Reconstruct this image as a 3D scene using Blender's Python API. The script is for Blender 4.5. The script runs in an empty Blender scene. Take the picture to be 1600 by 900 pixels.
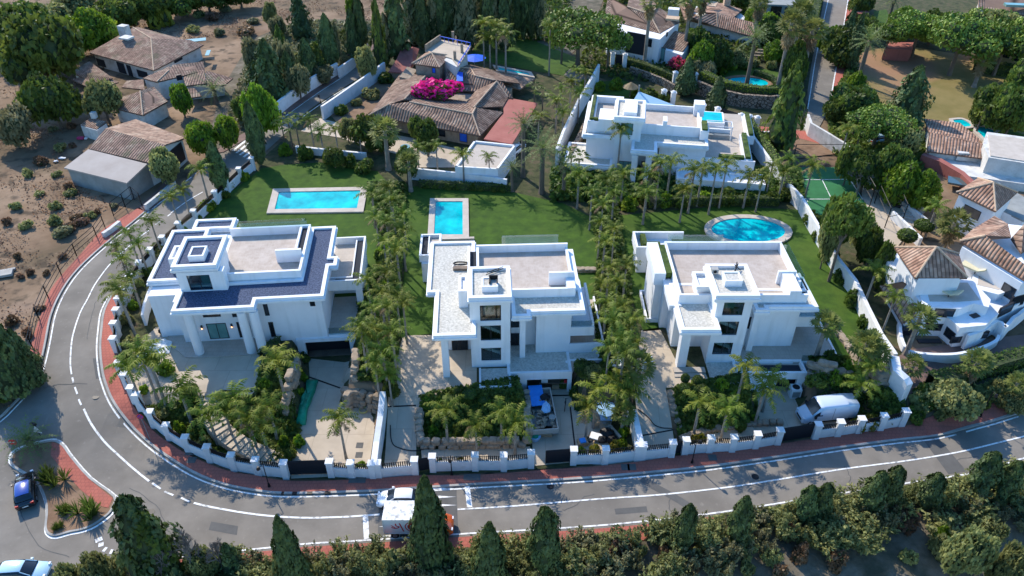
import bpy, bmesh, math, random
import numpy as np
from mathutils import Vector, Matrix
from mathutils.geometry import delaunay_2d_cdt
random.seed(7)
S = bpy.context.scene
# ------------------------------------------------------------------ camera, light, exposure
TH = math.radians(37.0); FOC = 1200.0; HC = 60.0
cam = bpy.data.cameras.new('camera'); cam.sensor_width = 36; cam.lens = 27.0
cam.clip_start = 1; cam.clip_end = 5000
co = bpy.data.objects.new('camera', cam); S.collection.objects.link(co)
co.location = (0, 0, HC); co.rotation_euler = (math.radians(90) - TH, 0, 0)
S.camera = co
SUN_EL, SUN_AZ = math.radians(40), math.radians(-34)
w = bpy.data.worlds.new('World'); S.world = w; w.use_nodes = True
nt = w.node_tree; bg = nt.nodes['Background']
sky = nt.nodes.new('ShaderNodeTexSky'); sky.sky_type = 'NISHITA'; sky.sun_disc = False
sky.sun_elevation = SUN_EL; sky.sun_rotation = SUN_AZ
sky.air_density = 1.0; sky.dust_density = 0.6; sky.ozone_density = 1.6
hsv = nt.nodes.new('ShaderNodeHueSaturation'); hsv.inputs['Saturation'].default_value = 1.35
nt.links.new(sky.outputs[0], hsv.inputs['Color']); nt.links.new(hsv.outputs[0], bg.inputs[0]); bg.inputs[1].default_value = 0.15
sl = bpy.data.lights.new('sun', 'SUN'); sl.energy = 2.7; sl.angle = math.radians(0.5); sl.color = (1, 0.91, 0.77)
so = bpy.data.objects.new('sun', sl); S.collection.objects.link(so)
sd = Vector((math.sin(SUN_AZ) * math.cos(SUN_EL), math.cos(SUN_AZ) * math.cos(SUN_EL), math.sin(SUN_EL)))
so.rotation_euler = sd.to_track_quat('Z', 'Y').to_euler(); so.location = (0, 60, 120)
S.view_settings.view_transform = 'Standard'; S.view_settings.look = 'None'
S.view_settings.exposure = 1.1; S.view_settings.gamma = 1; S.view_settings.use_curve_mapping = False
S.cycles.max_bounces = 6; S.cycles.diffuse_bounces = 3; S.cycles.transparent_max_bounces = 6
S.cycles.caustics_reflective = False; S.cycles.caustics_refractive = False
# ------------------------------------------------------------------ pixel <-> world
CT, ST = math.cos(TH), math.sin(TH)
def P(px, py, z=0.0):
 s = (py - 450) / FOC; r = (px - 800) / FOC
 t = (z - HC) / (-ST - s * CT)
 return Vector((r * t, t * (CT - s * ST), z))
def zfor(py, Y):
 s = (py - 450) / FOC; t = Y / (CT - s * ST)
 return HC - t * (ST + s * CT), t
def spt(p, q, k):
 return (p[0] + (q[0] - p[0]) * k, p[1] + (q[1] - p[1]) * k)
# ------------------------------------------------------------------ terrain height
def sstep(a, b, x):
 t = np.clip((x - a) / (b - a), 0, 1); return t * t * (3 - 2 * t)
def inpoly(poly, x, y):
 n = len(poly); c = np.zeros(np.shape(x), bool)
 for i in range(n):
  x0, y0 = poly[i]; x1, y1 = poly[i - 1]
  if y0 == y1: continue
  c ^= ((y0 > y) != (y1 > y)) & (x < (x1 - x0) * (y - y0) / (y1 - y0) + x0)
 return c
def pdist(poly, x, y):
 d = np.full(np.shape(x), 1e9)
 for i in range(len(poly)):
  ax, ay = poly[i - 1]; bx, by = poly[i]
  dx, dy = bx - ax, by - ay; L = dx * dx + dy * dy + 1e-9
  t = np.clip(((x - ax) * dx + (y - ay) * dy) / L, 0, 1)
  d = np.minimum(d, np.hypot(x - ax - t * dx, y - ay - t * dy))
 return d
def wp(pts, z): return [tuple(P(px, py, z)[:2]) for px, py in pts]
ZF = 2.6
def base_h(x, y):
 a = sstep(54.5, 58.5, y); b = sstep(45, 68, y)
 k = sstep(-36, -43, x) if False else sstep(36, 43, -x)
 h = ZF * (a * (1 - k) + b * k)
 kr = sstep(44, 50, x); h = h * (1 - kr) + ZF * sstep(56, 66, y) * kr
 ys = 41.6 + 0.165 * np.maximum(x, 0)
 drop = 0.14 * np.maximum(ys - 0.8 - y, 0) * sstep(-22, -14, x)
 return h - np.minimum(drop, 7)
Z_G1 = wp([(474, 540), (556, 540), (550, 560), (546, 600), (538, 632), (592, 632), (578, 728), (500, 745), (442, 748), (455, 712), (468, 655)], 0)
Z_G2 = wp([(800, 560), (888, 560), (893, 600), (905, 635), (960, 640), (990, 650), (996, 700), (940, 715), (835, 715), (828, 660)], 0)
Z_G3 = wp([(1165, 580), (1248, 578), (1250, 598), (1256, 640), (1340, 622), (1356, 655), (1310, 675), (1220, 690), (1175, 672)], 0)
Z_D2 = wp([(598, 735), (655, 735), (655, 690), (652, 620), (600, 620), (597, 690)], 1)
Z_D3 = wp([(1000, 712), (1058, 700), (1052, 640), (1042, 600), (990, 600), (994, 660)], 1)
CUTS = [(Z_G1, 0), (Z_G2, 0), (Z_G3, 0), (Z_D2, 'r'), (Z_D3, 'r')]
def hh(x, y):
 x = np.asarray(x, float); y = np.asarray(y, float)
 h = base_h(x, y)
 for poly, v in CUTS:
  ins = inpoly(poly, x, y); d = pdist(poly, x, y)
  k = np.where(ins, 1.0, np.clip(1 - d / 0.5, 0, 1))
  tgt = 0.0 if v == 0 else ZF * sstep(50.5, 61.0, y)
  h = h * (1 - k) + tgt * k
 return h
def h1(x, y): return float(hh(np.array([x]), np.array([y]))[0])
def G(px, py, dz=0.0):
 z = 2.6 if py < 600 else 0.5
 for _ in range(6):
  p = P(px, py, z + dz); z = h1(p.x, p.y)
 p = P(px, py, z + dz); return p
# ------------------------------------------------------------------ objects
COL = S.collection
def link(o): COL.objects.link(o); return o
def tag(o, label=None, cat=None, group=None, kind=None):
 if label: o['label'] = label
 if cat: o['category'] = cat
 if group: o['group'] = group
 if kind: o['kind'] = kind
 return o
def empty(name, loc, rz=0, label=None, cat=None, group=None):
 o = bpy.data.objects.new(name, None); link(o); o.location = loc; o.rotation_euler = (0, 0, rz)
 o.empty_display_size = 0.3
 return tag(o, label, cat, group)
def child(o, parent): o.parent = parent; return o
def copy_tree(o, parent=None):
 c = o.copy(); link(c); c.parent = parent
 for ch in list(o.children): copy_tree(ch, c)
 return c
class MB:
 """collects faces; build() links them as ONE mesh object"""
 def __init__(s, jit=0.0): s.v = []; s.f = []; s.uv = []; s.mi = []; s.jit = jit; s.m = 0
 def face(s, pts, uv=None):
  b = len(s.v); s.v += [tuple(p) for p in pts]; s.f.append(tuple(range(b, b + len(pts)))); s.uv.append(uv); s.mi.append(s.m)
 def box(s, x0, y0, z0, x1, y1, z1, T=None, taper=0):
  j = s.jit * random.random()
  x0, x1 = min(x0, x1) - j, max(x0, x1) + j; y0, y1 = min(y0, y1) - j, max(y0, y1) + j; z0, z1 = min(z0, z1) - j, max(z0, z1) + j
  t = taper
  c = [(x0, y0, z0), (x1, y0, z0), (x1, y1, z0), (x0, y1, z0), (x0 + t, y0 + t, z1), (x1 - t, y0 + t, z1), (x1 - t, y1 - t, z1), (x0 + t, y1 - t, z1)]
  if T: c = [tuple(T @ Vector(q)) for q in c]
  b = len(s.v); s.v += c
  for q in ((0, 3, 2, 1), (4, 5, 6, 7), (0, 1, 5, 4), (1, 2, 6, 5), (2, 3, 7, 6), (3, 0, 4, 7)):
   s.f.append(tuple(b + i for i in q)); s.uv.append(None); s.mi.append(s.m)
  return s
 def prism(s, poly, z0, z1):
  n = len(poly)
  a = sum(poly[i - 1][0] * poly[i][1] - poly[i][0] * poly[i - 1][1] for i in range(n))
  if a < 0: poly = poly[::-1]; z0 = z0[::-1] if isinstance(z0, list) else z0; z1 = z1[::-1] if isinstance(z1, list) else z1
  zz0 = z0 if isinstance(z0, list) else [z0] * n; zz1 = z1 if isinstance(z1, list) else [z1] * n
  b = len(s.v); s.v += [(p[0], p[1], zz0[i]) for i, p in enumerate(poly)] + [(p[0], p[1], zz1[i]) for i, p in enumerate(poly)]
  def add(q): s.f.append(tuple(q)); s.uv.append(None); s.mi.append(s.m)
  add([b + n - 1 - i for i in range(n)]); add([b + n + i for i in range(n)])
  for i in range(n):
   k = (i + 1) % n; add([b + i, b + k, b + n + k, b + n + i])
  return s
 def tube(s, pts, rad, n=6, cap=True):
  rings = []
  for i, p in enumerate(pts):
   p = Vector(p); a = Vector(pts[max(i - 1, 0)]); c = Vector(pts[min(i + 1, len(pts) - 1)])
   d = (c - a).normalized() if (c - a).length > 1e-6 else Vector((0, 0, 1))
   u = d.cross(Vector((0, 1, 0.01))); u = u.normalized() if u.length > 1e-3 else Vector((1, 0, 0)); v = d.cross(u)
   r = rad[i] if isinstance(rad, (list, tuple)) else rad
   b = len(s.v); rings.append(b)
   for k in range(n):
    t = 2 * math.pi * k / n; s.v.append(tuple(p + u * (r * math.cos(t)) + v * (r * math.sin(t))))
  def add(q): s.f.append(tuple(q)); s.uv.append(None); s.mi.append(s.m)
  for a, b in zip(rings, rings[1:]):
   for k in range(n): add([a + k, b + k, b + (k + 1) % n, a + (k + 1) % n])
  if cap: add([rings[0] + k for k in range(n)]); add([rings[-1] + n - 1 - k for k in range(n)])
  return s
 def ell(s, c, r, seg=10, rings=6, noise=0.0, T=None):
  b = len(s.v)
  for i in range(rings + 1):
   ph = math.pi * i / rings
   for k in range(seg):
    t = 2 * math.pi * k / seg; f = 1 + (random.uniform(-noise, noise) if 0 < i < rings else 0)
    q = Vector((c[0] + r[0] * f * math.sin(ph) * math.cos(t), c[1] + r[1] * f * math.sin(ph) * math.sin(t), c[2] + r[2] * f * math.cos(ph)))
    s.v.append(tuple(T @ q) if T else tuple(q))
  for i in range(rings):
   for k in range(seg):
    s.f.append((b + i * seg + k, b + (i + 1) * seg + k, b + (i + 1) * seg + (k + 1) % seg, b + i * seg + (k + 1) % seg)); s.uv.append(None); s.mi.append(s.m)
  return s
 def loft(s, rings, closed=True):
  n = len(rings[0]); b = len(s.v)
  for r in rings: s.v += [tuple(p) for p in r]
  for i in range(len(rings) - 1):
   for k in range(n if closed else n - 1):
    s.f.append((b + i * n + k, b + i * n + (k + 1) % n, b + (i + 1) * n + (k + 1) % n, b + (i + 1) * n + k)); s.uv.append(None); s.mi.append(s.m)
  return s
 def mesh(s, name, mats, smooth=False):
  me = bpy.data.meshes.new(name); me.from_pydata(s.v, [], s.f)
  for m in (mats if isinstance(mats, (list, tuple)) else [mats]): me.materials.append(m)
  if any(u for u in s.uv):
   ul = me.uv_layers.new(name='UVMap')
   for p, u in zip(me.polygons, s.uv):
    if u:
     for li, q in zip(p.loop_indices, u): ul.data[li].uv = q
  if any(s.mi): me.polygons.foreach_set('material_index', s.mi)
  if smooth: me.polygons.foreach_set('use_smooth', [True] * len(me.polygons))
  me.update(); return me
 def build(s, name, mats, parent=None, smooth=False, label=None, cat=None, group=None, kind=None, loc=None):
  o = link(bpy.data.objects.new(name, s.mesh(name, mats, smooth)))
  if parent: o.parent = parent
  if loc is not None: o.location = loc
  return tag(o, label, cat, group, kind)
def recalc(me):
 bm = bmesh.new(); bm.from_mesh(me); bmesh.ops.recalc_face_normals(bm, faces=bm.faces); bm.to_mesh(me); bm.free()
def localize(root):
 """parts were modelled in world space: bring them under the Empty at the thing's base"""
 for c in root.children: c.matrix_parent_inverse = Matrix.Translation(-Vector(root.location)) if root.rotation_euler.z == 0 else (Matrix.Translation(root.location) @ Matrix.Rotation(root.rotation_euler.z, 4, 'Z')).inverted()
# ------------------------------------------------------------------ materials
def mat(name, cols, scale=1.0, rough=0.85, bump=0.0, bscale=None, metal=0.0, spec=0.3, kind='noise', rnd=0.0, detail=5, coord='Object', hue=0.0, stretch=None):
 m = bpy.data.materials.new(name); m.use_nodes = True; n = m.node_tree; L = n.links
 b = n.nodes['Principled BSDF']; b.inputs['Roughness'].default_value = rough; b.inputs['Metallic'].default_value = metal
 b.inputs['Specular IOR Level'].default_value = spec
 tc = n.nodes.new('ShaderNodeTexCoord'); src = tc.outputs[coord]
 if stretch:
  mp = n.nodes.new('ShaderNodeMapping'); mp.inputs['Scale'].default_value = stretch; L.new(src, mp.inputs[0]); src = mp.outputs[0]
 if len(cols) == 1:
  b.inputs['Base Color'].default_value = (*cols[0], 1); last = None
 else:
  t = n.nodes.new('ShaderNodeTexNoise' if kind == 'noise' else 'ShaderNodeTexVoronoi')
  t.inputs['Scale'].default_value = scale
  if kind == 'noise': t.inputs['Detail'].default_value = detail; t.inputs['Roughness'].default_value = 0.62
  L.new(src, t.inputs['Vector'])
  cr = n.nodes.new('ShaderNodeValToRGB'); e = cr.color_ramp.elements
  lo, hi = (0.32, 0.68) if kind == 'noise' else (0.0, 0.6)
  e[0].position = lo; e[1].position = hi; e[0].color = (*cols[0], 1); e[1].color = (*cols[-1], 1)
  for i, c in enumerate(cols[1:-1]):
   q = e.new(lo + (hi - lo) * (i + 1) / (len(cols) - 1)); q.color = (*c, 1)
  L.new(t.outputs['Fac' if kind == 'noise' else 'Distance'], cr.inputs[0]); last = cr.outputs[0]
  L.new(last, b.inputs['Base Color'])
 if rnd or hue:
  oi = n.nodes.new('ShaderNodeObjectInfo'); hs = n.nodes.new('ShaderNodeHueSaturation')
  if last is None: hs.inputs['Color'].default_value = (*cols[0], 1)
  else: L.new(last, hs.inputs['Color'])
  mr = n.nodes.new('ShaderNodeMapRange'); L.new(oi.outputs['Random'], mr.inputs[0]); mr.inputs[3].default_value = 1 - rnd; mr.inputs[4].default_value = 1 + rnd
  L.new(mr.outputs[0], hs.inputs['Value'])
  if hue:
   m2 = n.nodes.new('ShaderNodeMath'); m2.operation = 'MULTIPLY'; m2.inputs[1].default_value = 7.31; L.new(oi.outputs['Random'], m2.inputs[0])
   m3 = n.nodes.new('ShaderNodeMath'); m3.operation = 'FRACT'; L.new(m2.outputs[0], m3.inputs[0])
   mh = n.nodes.new('ShaderNodeMapRange'); L.new(m3.outputs[0], mh.inputs[0]); mh.inputs[3].default_value = 0.5 - hue; mh.inputs[4].default_value = 0.5 + hue
   L.new(mh.outputs[0], hs.inputs['Hue'])
  L.new(hs.outputs[0], b.inputs['Base Color'])
 if bump:
  t2 = n.nodes.new('ShaderNodeTexNoise'); t2.inputs['Scale'].default_value = bscale or scale * 4; t2.inputs['Detail'].default_value = 4
  L.new(src, t2.inputs['Vector'])
  bu = n.nodes.new('ShaderNodeBump'); bu.inputs['Strength'].default_value = bump; bu.inputs['Distance'].default_value = 0.1
  L.new(t2.outputs['Fac'], bu.inputs['Height']); L.new(bu.outputs[0], b.inputs['Normal'])
 return m
def mix_layer(m, col, scale, lo, hi, fac=1.0, stretch=None, coord='Object', detail=3):
 """adds a second, larger pattern of another colour over a material (stains, patches, wear)"""
 n = m.node_tree; L = n.links; b = n.nodes['Principled BSDF']; inp = b.inputs['Base Color']
 tc = n.nodes.new('ShaderNodeTexCoord'); src = tc.outputs[coord]
 if stretch:
  mp = n.nodes.new('ShaderNodeMapping'); mp.inputs['Scale'].default_value = stretch; L.new(src, mp.inputs[0]); src = mp.outputs[0]
 t = n.nodes.new('ShaderNodeTexNoise'); t.inputs['Scale'].default_value = scale; t.inputs['Detail'].default_value = detail; L.new(src, t.inputs['Vector'])
 mr = n.nodes.new('ShaderNodeMapRange'); L.new(t.outputs['Fac'], mr.inputs[0]); mr.inputs[1].default_value = lo; mr.inputs[2].default_value = hi; mr.inputs[4].default_value = fac
 mx = n.nodes.new('ShaderNodeMixRGB'); L.new(mr.outputs[0], mx.inputs[0])
 if inp.is_linked: L.new(inp.links[0].from_socket, mx.inputs[1])
 else: mx.inputs[1].default_value = inp.default_value
 mx.inputs[2].default_value = (*col, 1); L.new(mx.outputs[0], inp); return m
def mortar(m, col, sx, sy, width=0.03, fac=0.6, coord='Object', rot=0):
 """brick/tile joints"""
 n = m.node_tree; L = n.links; b = n.nodes['Principled BSDF']; inp = b.inputs['Base Color']
 tc = n.nodes.new('ShaderNodeTexCoord'); mp = n.nodes.new('ShaderNodeMapping'); mp.inputs['Rotation'].default_value = (0, 0, rot); L.new(tc.outputs[coord], mp.inputs[0])
 t = n.nodes.new('ShaderNodeTexBrick'); t.inputs['Scale'].default_value = 1; t.inputs['Brick Width'].default_value = sx; t.inputs['Row Height'].default_value = sy
 t.inputs['Mortar Size'].default_value = width; t.inputs['Color1'].default_value = (0, 0, 0, 1); t.inputs['Color2'].default_value = (0.25, 0.25, 0.25, 1); t.inputs['Mortar'].default_value = (1, 1, 1, 1)
 L.new(mp.outputs[0], t.inputs[0]); mm = n.nodes.new('ShaderNodeMath'); mm.operation = 'MULTIPLY'; mm.inputs[1].default_value = fac; L.new(t.outputs[0], mm.inputs[0])
 mx = n.nodes.new('ShaderNodeMixRGB'); L.new(mm.outputs[0], mx.inputs[0])
 if inp.is_linked: L.new(inp.links[0].from_socket, mx.inputs[1])
 else: mx.inputs[1].default_value = inp.default_value
 mx.inputs[2].default_value = (*col, 1); L.new(mx.outputs[0], inp); return m
M = {}
M['white'] = mix_layer(mat('white_render', [(0.718, 0.735, 0.760), (0.776, 0.784, 0.800)], 0.6, 0.8, 0.02, 6), (0.504, 0.510, 0.490), 0.9, 0.52, 0.8, 0.45, stretch=(1.4, 1.4, 0.16))
M['oldwhite'] = mix_layer(mat('weathered_render', [(0.50, 0.49, 0.46), (0.66, 0.65, 0.62)], 0.7, 0.9, 0.05, 6), (0.30, 0.27, 0.22), 0.9, 0.52, 0.75, 0.7)
M['fencewhite'] = mix_layer(mat('garden_wall_render', [(0.66, 0.66, 0.66), (0.76, 0.76, 0.76)], 0.5, 0.85, 0.03, 6), (0.5, 0.49, 0.45), 1.1, 0.5, 0.75, 0.45)
M['greywall'] = mat('grey_render', [(0.20, 0.21, 0.20), (0.30, 0.31, 0.30)], 0.5, 0.9, 0.04, 5)
M['asphalt'] = mix_layer(mix_layer(mat('asphalt', [(0.167, 0.149, 0.126), (0.229, 0.205, 0.174)], 0.35, 0.9, 0.08, 30, detail=8), (0.123, 0.111, 0.096), 0.12, 0.5, 0.68, 0.6), (0.279, 0.252, 0.216), 2.2, 0.62, 0.75, 0.45)
M['asphalt_dark'] = mat('asphalt_patch', [(0.09, 0.088, 0.085), (0.12, 0.118, 0.112)], 0.6, 0.9, 0.08, 30)
M['paint'] = mix_layer(mat('road_paint', [(0.72, 0.72, 0.70), (0.80, 0.80, 0.78)], 2, 0.7), (0.26, 0.25, 0.24), 2.2, 0.5, 0.68, 0.85)
M['redpave'] = mix_layer(mortar(mat('red_paving', [(0.356, 0.100, 0.073), (0.475, 0.152, 0.107)], 0.5, 0.9, 0.05, 15, detail=8), (0.198, 0.067, 0.051), 0.4, 0.4, 0.04, 0.45), (0.224, 0.085, 0.068), 0.5, 0.5, 0.72, 0.6)
M['oldpave'] = mat('brown_paving', [(0.13, 0.085, 0.075), (0.20, 0.13, 0.11)], 0.6, 0.9, 0.05, 12)
M['kerb'] = mat('concrete_kerb', [(0.28, 0.27, 0.25), (0.42, 0.41, 0.38)], 0.8, 0.9, 0.05, 8)
M['drive'] = mix_layer(mortar(mat('pale_drive', [(0.412, 0.343, 0.263), (0.514, 0.427, 0.327)], 0.35, 0.8, 0.03, 8, detail=7), (0.288, 0.240, 0.184), 3.4, 3.4, 0.04, 0.5), (0.339, 0.278, 0.207), 0.5, 0.55, 0.75, 0.55)
M['terrace'] = mortar(mat('terrace_tile', [(0.399, 0.349, 0.296), (0.476, 0.415, 0.352)], 0.8, 0.75, 0.02, 8), (0.306, 0.257, 0.216), 0.6, 0.6, 0.02, 0.5)
M['rooftile'] = mix_layer(mortar(mat('roof_terrace_tile', [(0.366, 0.303, 0.252), (0.477, 0.410, 0.358)], 1.3, 0.8, 0.02, 8, detail=8), (0.509, 0.459, 0.407), 0.66, 0.66, 0.03, 0.35), (0.334, 0.271, 0.228), 0.35, 0.5, 0.7, 0.4)
M['gravelw'] = mat('white_gravel', [(0.370, 0.351, 0.301), (0.653, 0.624, 0.554)], 4.5, 0.95, 0.5, 14, detail=8)
M['gravelb'] = mat('dark_gravel', [(0.018, 0.027, 0.054), (0.099, 0.131, 0.213)], 5.5, 0.9, 0.5, 16, detail=9)
M['lawn'] = mix_layer(mix_layer(mat('lawn', [(0.026, 0.064, 0.005), (0.053, 0.109, 0.008)], 0.8, 0.95, 0.25, 25, detail=9), (0.076, 0.120, 0.014), 0.16, 0.5, 0.72, 0.6), (0.023, 0.053, 0.006), 0.5, 0.55, 0.72, 0.5)
M['drylawn'] = mix_layer(mat('dry_lawn', [(0.149, 0.125, 0.036), (0.230, 0.175, 0.066)], 0.25, 0.95, 0.2, 20, detail=9), (0.297, 0.163, 0.096), 0.05, 0.47, 0.6, 0.9)
M['bed'] = mat('planting_bed', [(0.023, 0.029, 0.013), (0.058, 0.065, 0.026), (0.098, 0.072, 0.046)], 0.9, 1.0, 0.6, 6, detail=9)
M['earth'] = mix_layer(mat('bare_earth', [(0.176, 0.105, 0.063), (0.264, 0.170, 0.108)], 0.4, 1.0, 0.4, 5, detail=9), (0.099, 0.060, 0.036), 0.6, 0.55, 0.7, 0.6)
gm = M['ground'] = mat('dry_ground', [(0.125, 0.077, 0.045), (0.205, 0.136, 0.084), (0.293, 0.203, 0.133)], 0.11, 1.0, 0.6, 1.7, detail=12)
mix_layer(gm, (0.077, 0.059, 0.030), 0.06, 0.5, 0.66, 0.8, detail=8); mix_layer(gm, (0.042, 0.032, 0.021), 0.55, 0.53, 0.66, 0.75, detail=8); mix_layer(gm, (0.263, 0.185, 0.141), 0.09, 0.62, 0.75, 0.6, detail=9)
M['darkground'] = mat('shrubby_ground', [(0.06, 0.058, 0.036), (0.12, 0.10, 0.068), (0.19, 0.16, 0.12)], 0.5, 1.0, 0.6, 3, detail=10)
M['stone'] = mat('stone_block', [(0.22, 0.17, 0.12), (0.36, 0.29, 0.22)], 1.2, 0.95, 0.6, 5, rnd=0.1, detail=7)
def stone_wall_mat():
 m = mat('dry_stone', [(0.20, 0.155, 0.115), (0.36, 0.29, 0.225)], 1.4, 0.95, 0.4, 6, detail=7); n = m.node_tree; L = n.links
 tc = n.nodes.new('ShaderNodeTexCoord'); v = n.nodes.new('ShaderNodeTexVoronoi'); v.feature = 'DISTANCE_TO_EDGE'; v.inputs['Scale'].default_value = 1.7; L.new(tc.outputs['Object'], v.inputs[0])
 mr = n.nodes.new('ShaderNodeMapRange'); mr.inputs[1].default_value = 0.02; mr.inputs[2].default_value = 0.09; L.new(v.outputs['Distance'], mr.inputs[0])
 b = n.nodes['Principled BSDF']; mx = n.nodes.new('ShaderNodeMixRGB'); mx.inputs[1].default_value = (0.045, 0.035, 0.025, 1)
 L.new(mr.outputs[0], mx.inputs[0]); L.new(b.inputs['Base Color'].links[0].from_socket, mx.inputs[2]); L.new(mx.outputs[0], b.inputs['Base Color'])
 bu = n.nodes.new('ShaderNodeBump'); bu.inputs['Distance'].default_value = 0.15; L.new(mr.outputs[0], bu.inputs['Height']); L.new(bu.outputs[0], b.inputs['Normal']); return m
M['stonewall'] = stone_wall_mat()
def tile_mat(name, c0, c1, c2, pitch=0.32):
 """clay tiles: courses run down the slope (UV: u along the eave, v up the slope, metres)"""
 m = mat(name, [c0, c1, c2], 0.5, 0.9, 0, detail=8, coord='UV'); n = m.node_tree; L = n.links; b = n.nodes['Principled BSDF']
 tc = n.nodes.new('ShaderNodeTexCoord'); sp = n.nodes.new('ShaderNodeSeparateXYZ'); L.new(tc.outputs['UV'], sp.inputs[0])
 def math_(op, a, v=None):
  q = n.nodes.new('ShaderNodeMath'); q.operation = op; L.new(a, q.inputs[0])
  if v is not None:
   if isinstance(v, (int, float)): q.inputs[1].default_value = v
   else: L.new(v, q.inputs[1])
  return q.outputs[0]
 wv = math_('ABSOLUTE', math_('SINE', math_('MULTIPLY', sp.outputs[0], math.pi / pitch)))
 # per-tile brightness
 fl = n.nodes.new('ShaderNodeVectorMath'); fl.operation = 'MULTIPLY'; fl.inputs[1].default_value = (1 / pitch, 1 / 0.45, 1); L.new(tc.outputs['UV'], fl.inputs[0])
 f2 = n.nodes.new('ShaderNodeVectorMath'); f2.operation = 'FLOOR'; L.new(fl.outputs[0], f2.inputs[0])
 wn = n.nodes.new('ShaderNodeTexWhiteNoise'); L.new(f2.outputs[0], wn.inputs[0])
 hs = n.nodes.new('ShaderNodeHueSaturation'); L.new(b.inputs['Base Color'].links[0].from_socket, hs.inputs['Color'])
 mr = n.nodes.new('ShaderNodeMapRange'); mr.inputs[3].default_value = 0.72; mr.inputs[4].default_value = 1.3; L.new(wn.outputs['Value'], mr.inputs[0]); L.new(mr.outputs[0], hs.inputs['Value'])
 gp = n.nodes.new('ShaderNodeMapRange'); gp.inputs[1].default_value = 0.05; gp.inputs[2].default_value = 0.45; L.new(wv, gp.inputs[0])
 mx = n.nodes.new('ShaderNodeMixRGB'); L.new(gp.outputs[0], mx.inputs[0]); mx.inputs[1].default_value = (c0[0] * .28, c0[1] * .26, c0[2] * .25, 1); L.new(hs.outputs[0], mx.inputs[2])
 L.new(mx.outputs[0], b.inputs['Base Color'])
 bu = n.nodes.new('ShaderNodeBump'); bu.inputs['Distance'].default_value = 0.12; bu.inputs['Strength'].default_value = 0.9; L.new(wv, bu.inputs['Height']); L.new(bu.outputs[0], b.inputs['Normal'])
 return m
M['clay'] = tile_mat('clay_tiles', (0.22, 0.13, 0.09), (0.36, 0.23, 0.16), (0.48, 0.35, 0.26), 0.42)
M['clay_dark'] = tile_mat('old_dark_tiles', (0.14, 0.085, 0.06), (0.23, 0.15, 0.11), (0.36, 0.27, 0.20), 0.50)
M['clay_ruin'] = mix_layer(tile_mat('ruined_tiles', (0.184, 0.113, 0.085), (0.276, 0.175, 0.130), (0.368, 0.288, 0.210), 0.45), (0.120, 0.103, 0.060), 0.35, 0.56, 0.66, 0.8)
M['clay_red'] = tile_mat('red_clay_tiles', (0.240, 0.129, 0.088), (0.336, 0.206, 0.145), (0.416, 0.292, 0.220), 0.45)
M['ridge'] = mat('ridge_tiles', [(0.42, 0.28, 0.19), (0.58, 0.44, 0.31)], 3, 0.9, 0.3, 8)
M['redroof'] = mortar(mat('flat_red_roof', [(0.30, 0.095, 0.075), (0.38, 0.14, 0.11)], 0.4, 0.85, 0.04, 6), (0.2, 0.07, 0.06), 1.2, 0.4, 0.03, 0.4)
M['sheetroof'] = mat('fibre_cement_roof', [(0.36, 0.31, 0.27), (0.43, 0.38, 0.34)], 0.3, 0.9, 0.05, 5)
M['glass'] = mat('window_glass', [(0.06, 0.10, 0.11)], rough=0.06, spec=0.9)
M['teal'] = mat('teal_glass', [(0.09, 0.22, 0.21), (0.16, 0.31, 0.29)], 0.6, rough=0.1, spec=0.8)
M['darkglass'] = mat('dark_glass', [(0.012, 0.016, 0.022)], rough=0.1, spec=0.7)
M['frame'] = mat('dark_frame', [(0.03, 0.03, 0.035)], rough=0.5)
M['inner'] = mat('interior_wood', [(0.13, 0.09, 0.065), (0.2, 0.15, 0.11)], 1.0, 0.7)
M['darkin'] = mat('dark_interior', [(0.02, 0.025, 0.035)], rough=0.9)
M['gate'] = mat('gate_panel', [(0.012, 0.016, 0.022)], rough=0.55)
M['rail'] = mat('black_iron', [(0.015, 0.015, 0.017)], rough=0.5, metal=0.3)
M['bark'] = mat('bark', [(0.10, 0.075, 0.055), (0.20, 0.16, 0.125)], 3, 1, 0.6, 9, stretch=(1, 1, 0.3))
M['palmbark'] = mat('palm_trunk', [(0.17, 0.145, 0.12), (0.33, 0.29, 0.245)], 2.5, 1, 0.5, 8, stretch=(0.5, 0.5, 3))
M['tile_blue'] = mat('pool_tile', [(0.03, 0.36, 0.46), (0.06, 0.48, 0.58)], 3, 0.5)
M['coping'] = mat('stone_coping', [(0.420, 0.363, 0.304), (0.517, 0.457, 0.395)], 0.8, 0.85, 0.03, 6)
def leafmat(name, c0, c1, c2=None, rnd=0.22, hue=0.012, sc=1.3, tr=0.4):
 m = mat(name, [c0, c1] + ([c2] if c2 else []), sc, 0.55, rnd=rnd, hue=hue, spec=0.25, detail=4)
 n = m.node_tree; L = n.links; b = n.nodes['Principled BSDF']; t = n.nodes.new('ShaderNodeBsdfTranslucent'); mx = n.nodes.new('ShaderNodeMixShader')
 L.new(b.inputs['Base Color'].links[0].from_socket, t.inputs['Color']); mx.inputs[0].default_value = tr
 L.new(b.outputs[0], mx.inputs[1]); L.new(t.outputs[0], mx.inputs[2]); L.new(mx.outputs[0], n.nodes['Material Output'].inputs[0]); return m
M['frond'] = leafmat('queen_palm_frond', (0.074, 0.115, 0.013), (0.173, 0.221, 0.023), (0.267, 0.280, 0.041), hue=0.02, sc=0.5)
M['fan'] = leafmat('fan_palm_leaf', (0.099, 0.135, 0.032), (0.247, 0.259, 0.064), hue=0.015, sc=0.8)
M['date'] = leafmat('date_palm_frond', (0.092, 0.133, 0.039), (0.200, 0.238, 0.078), sc=0.8)
M['dead'] = leafmat('dead_frond', (0.22, 0.15, 0.08), (0.36, 0.27, 0.16), sc=1)
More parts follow.
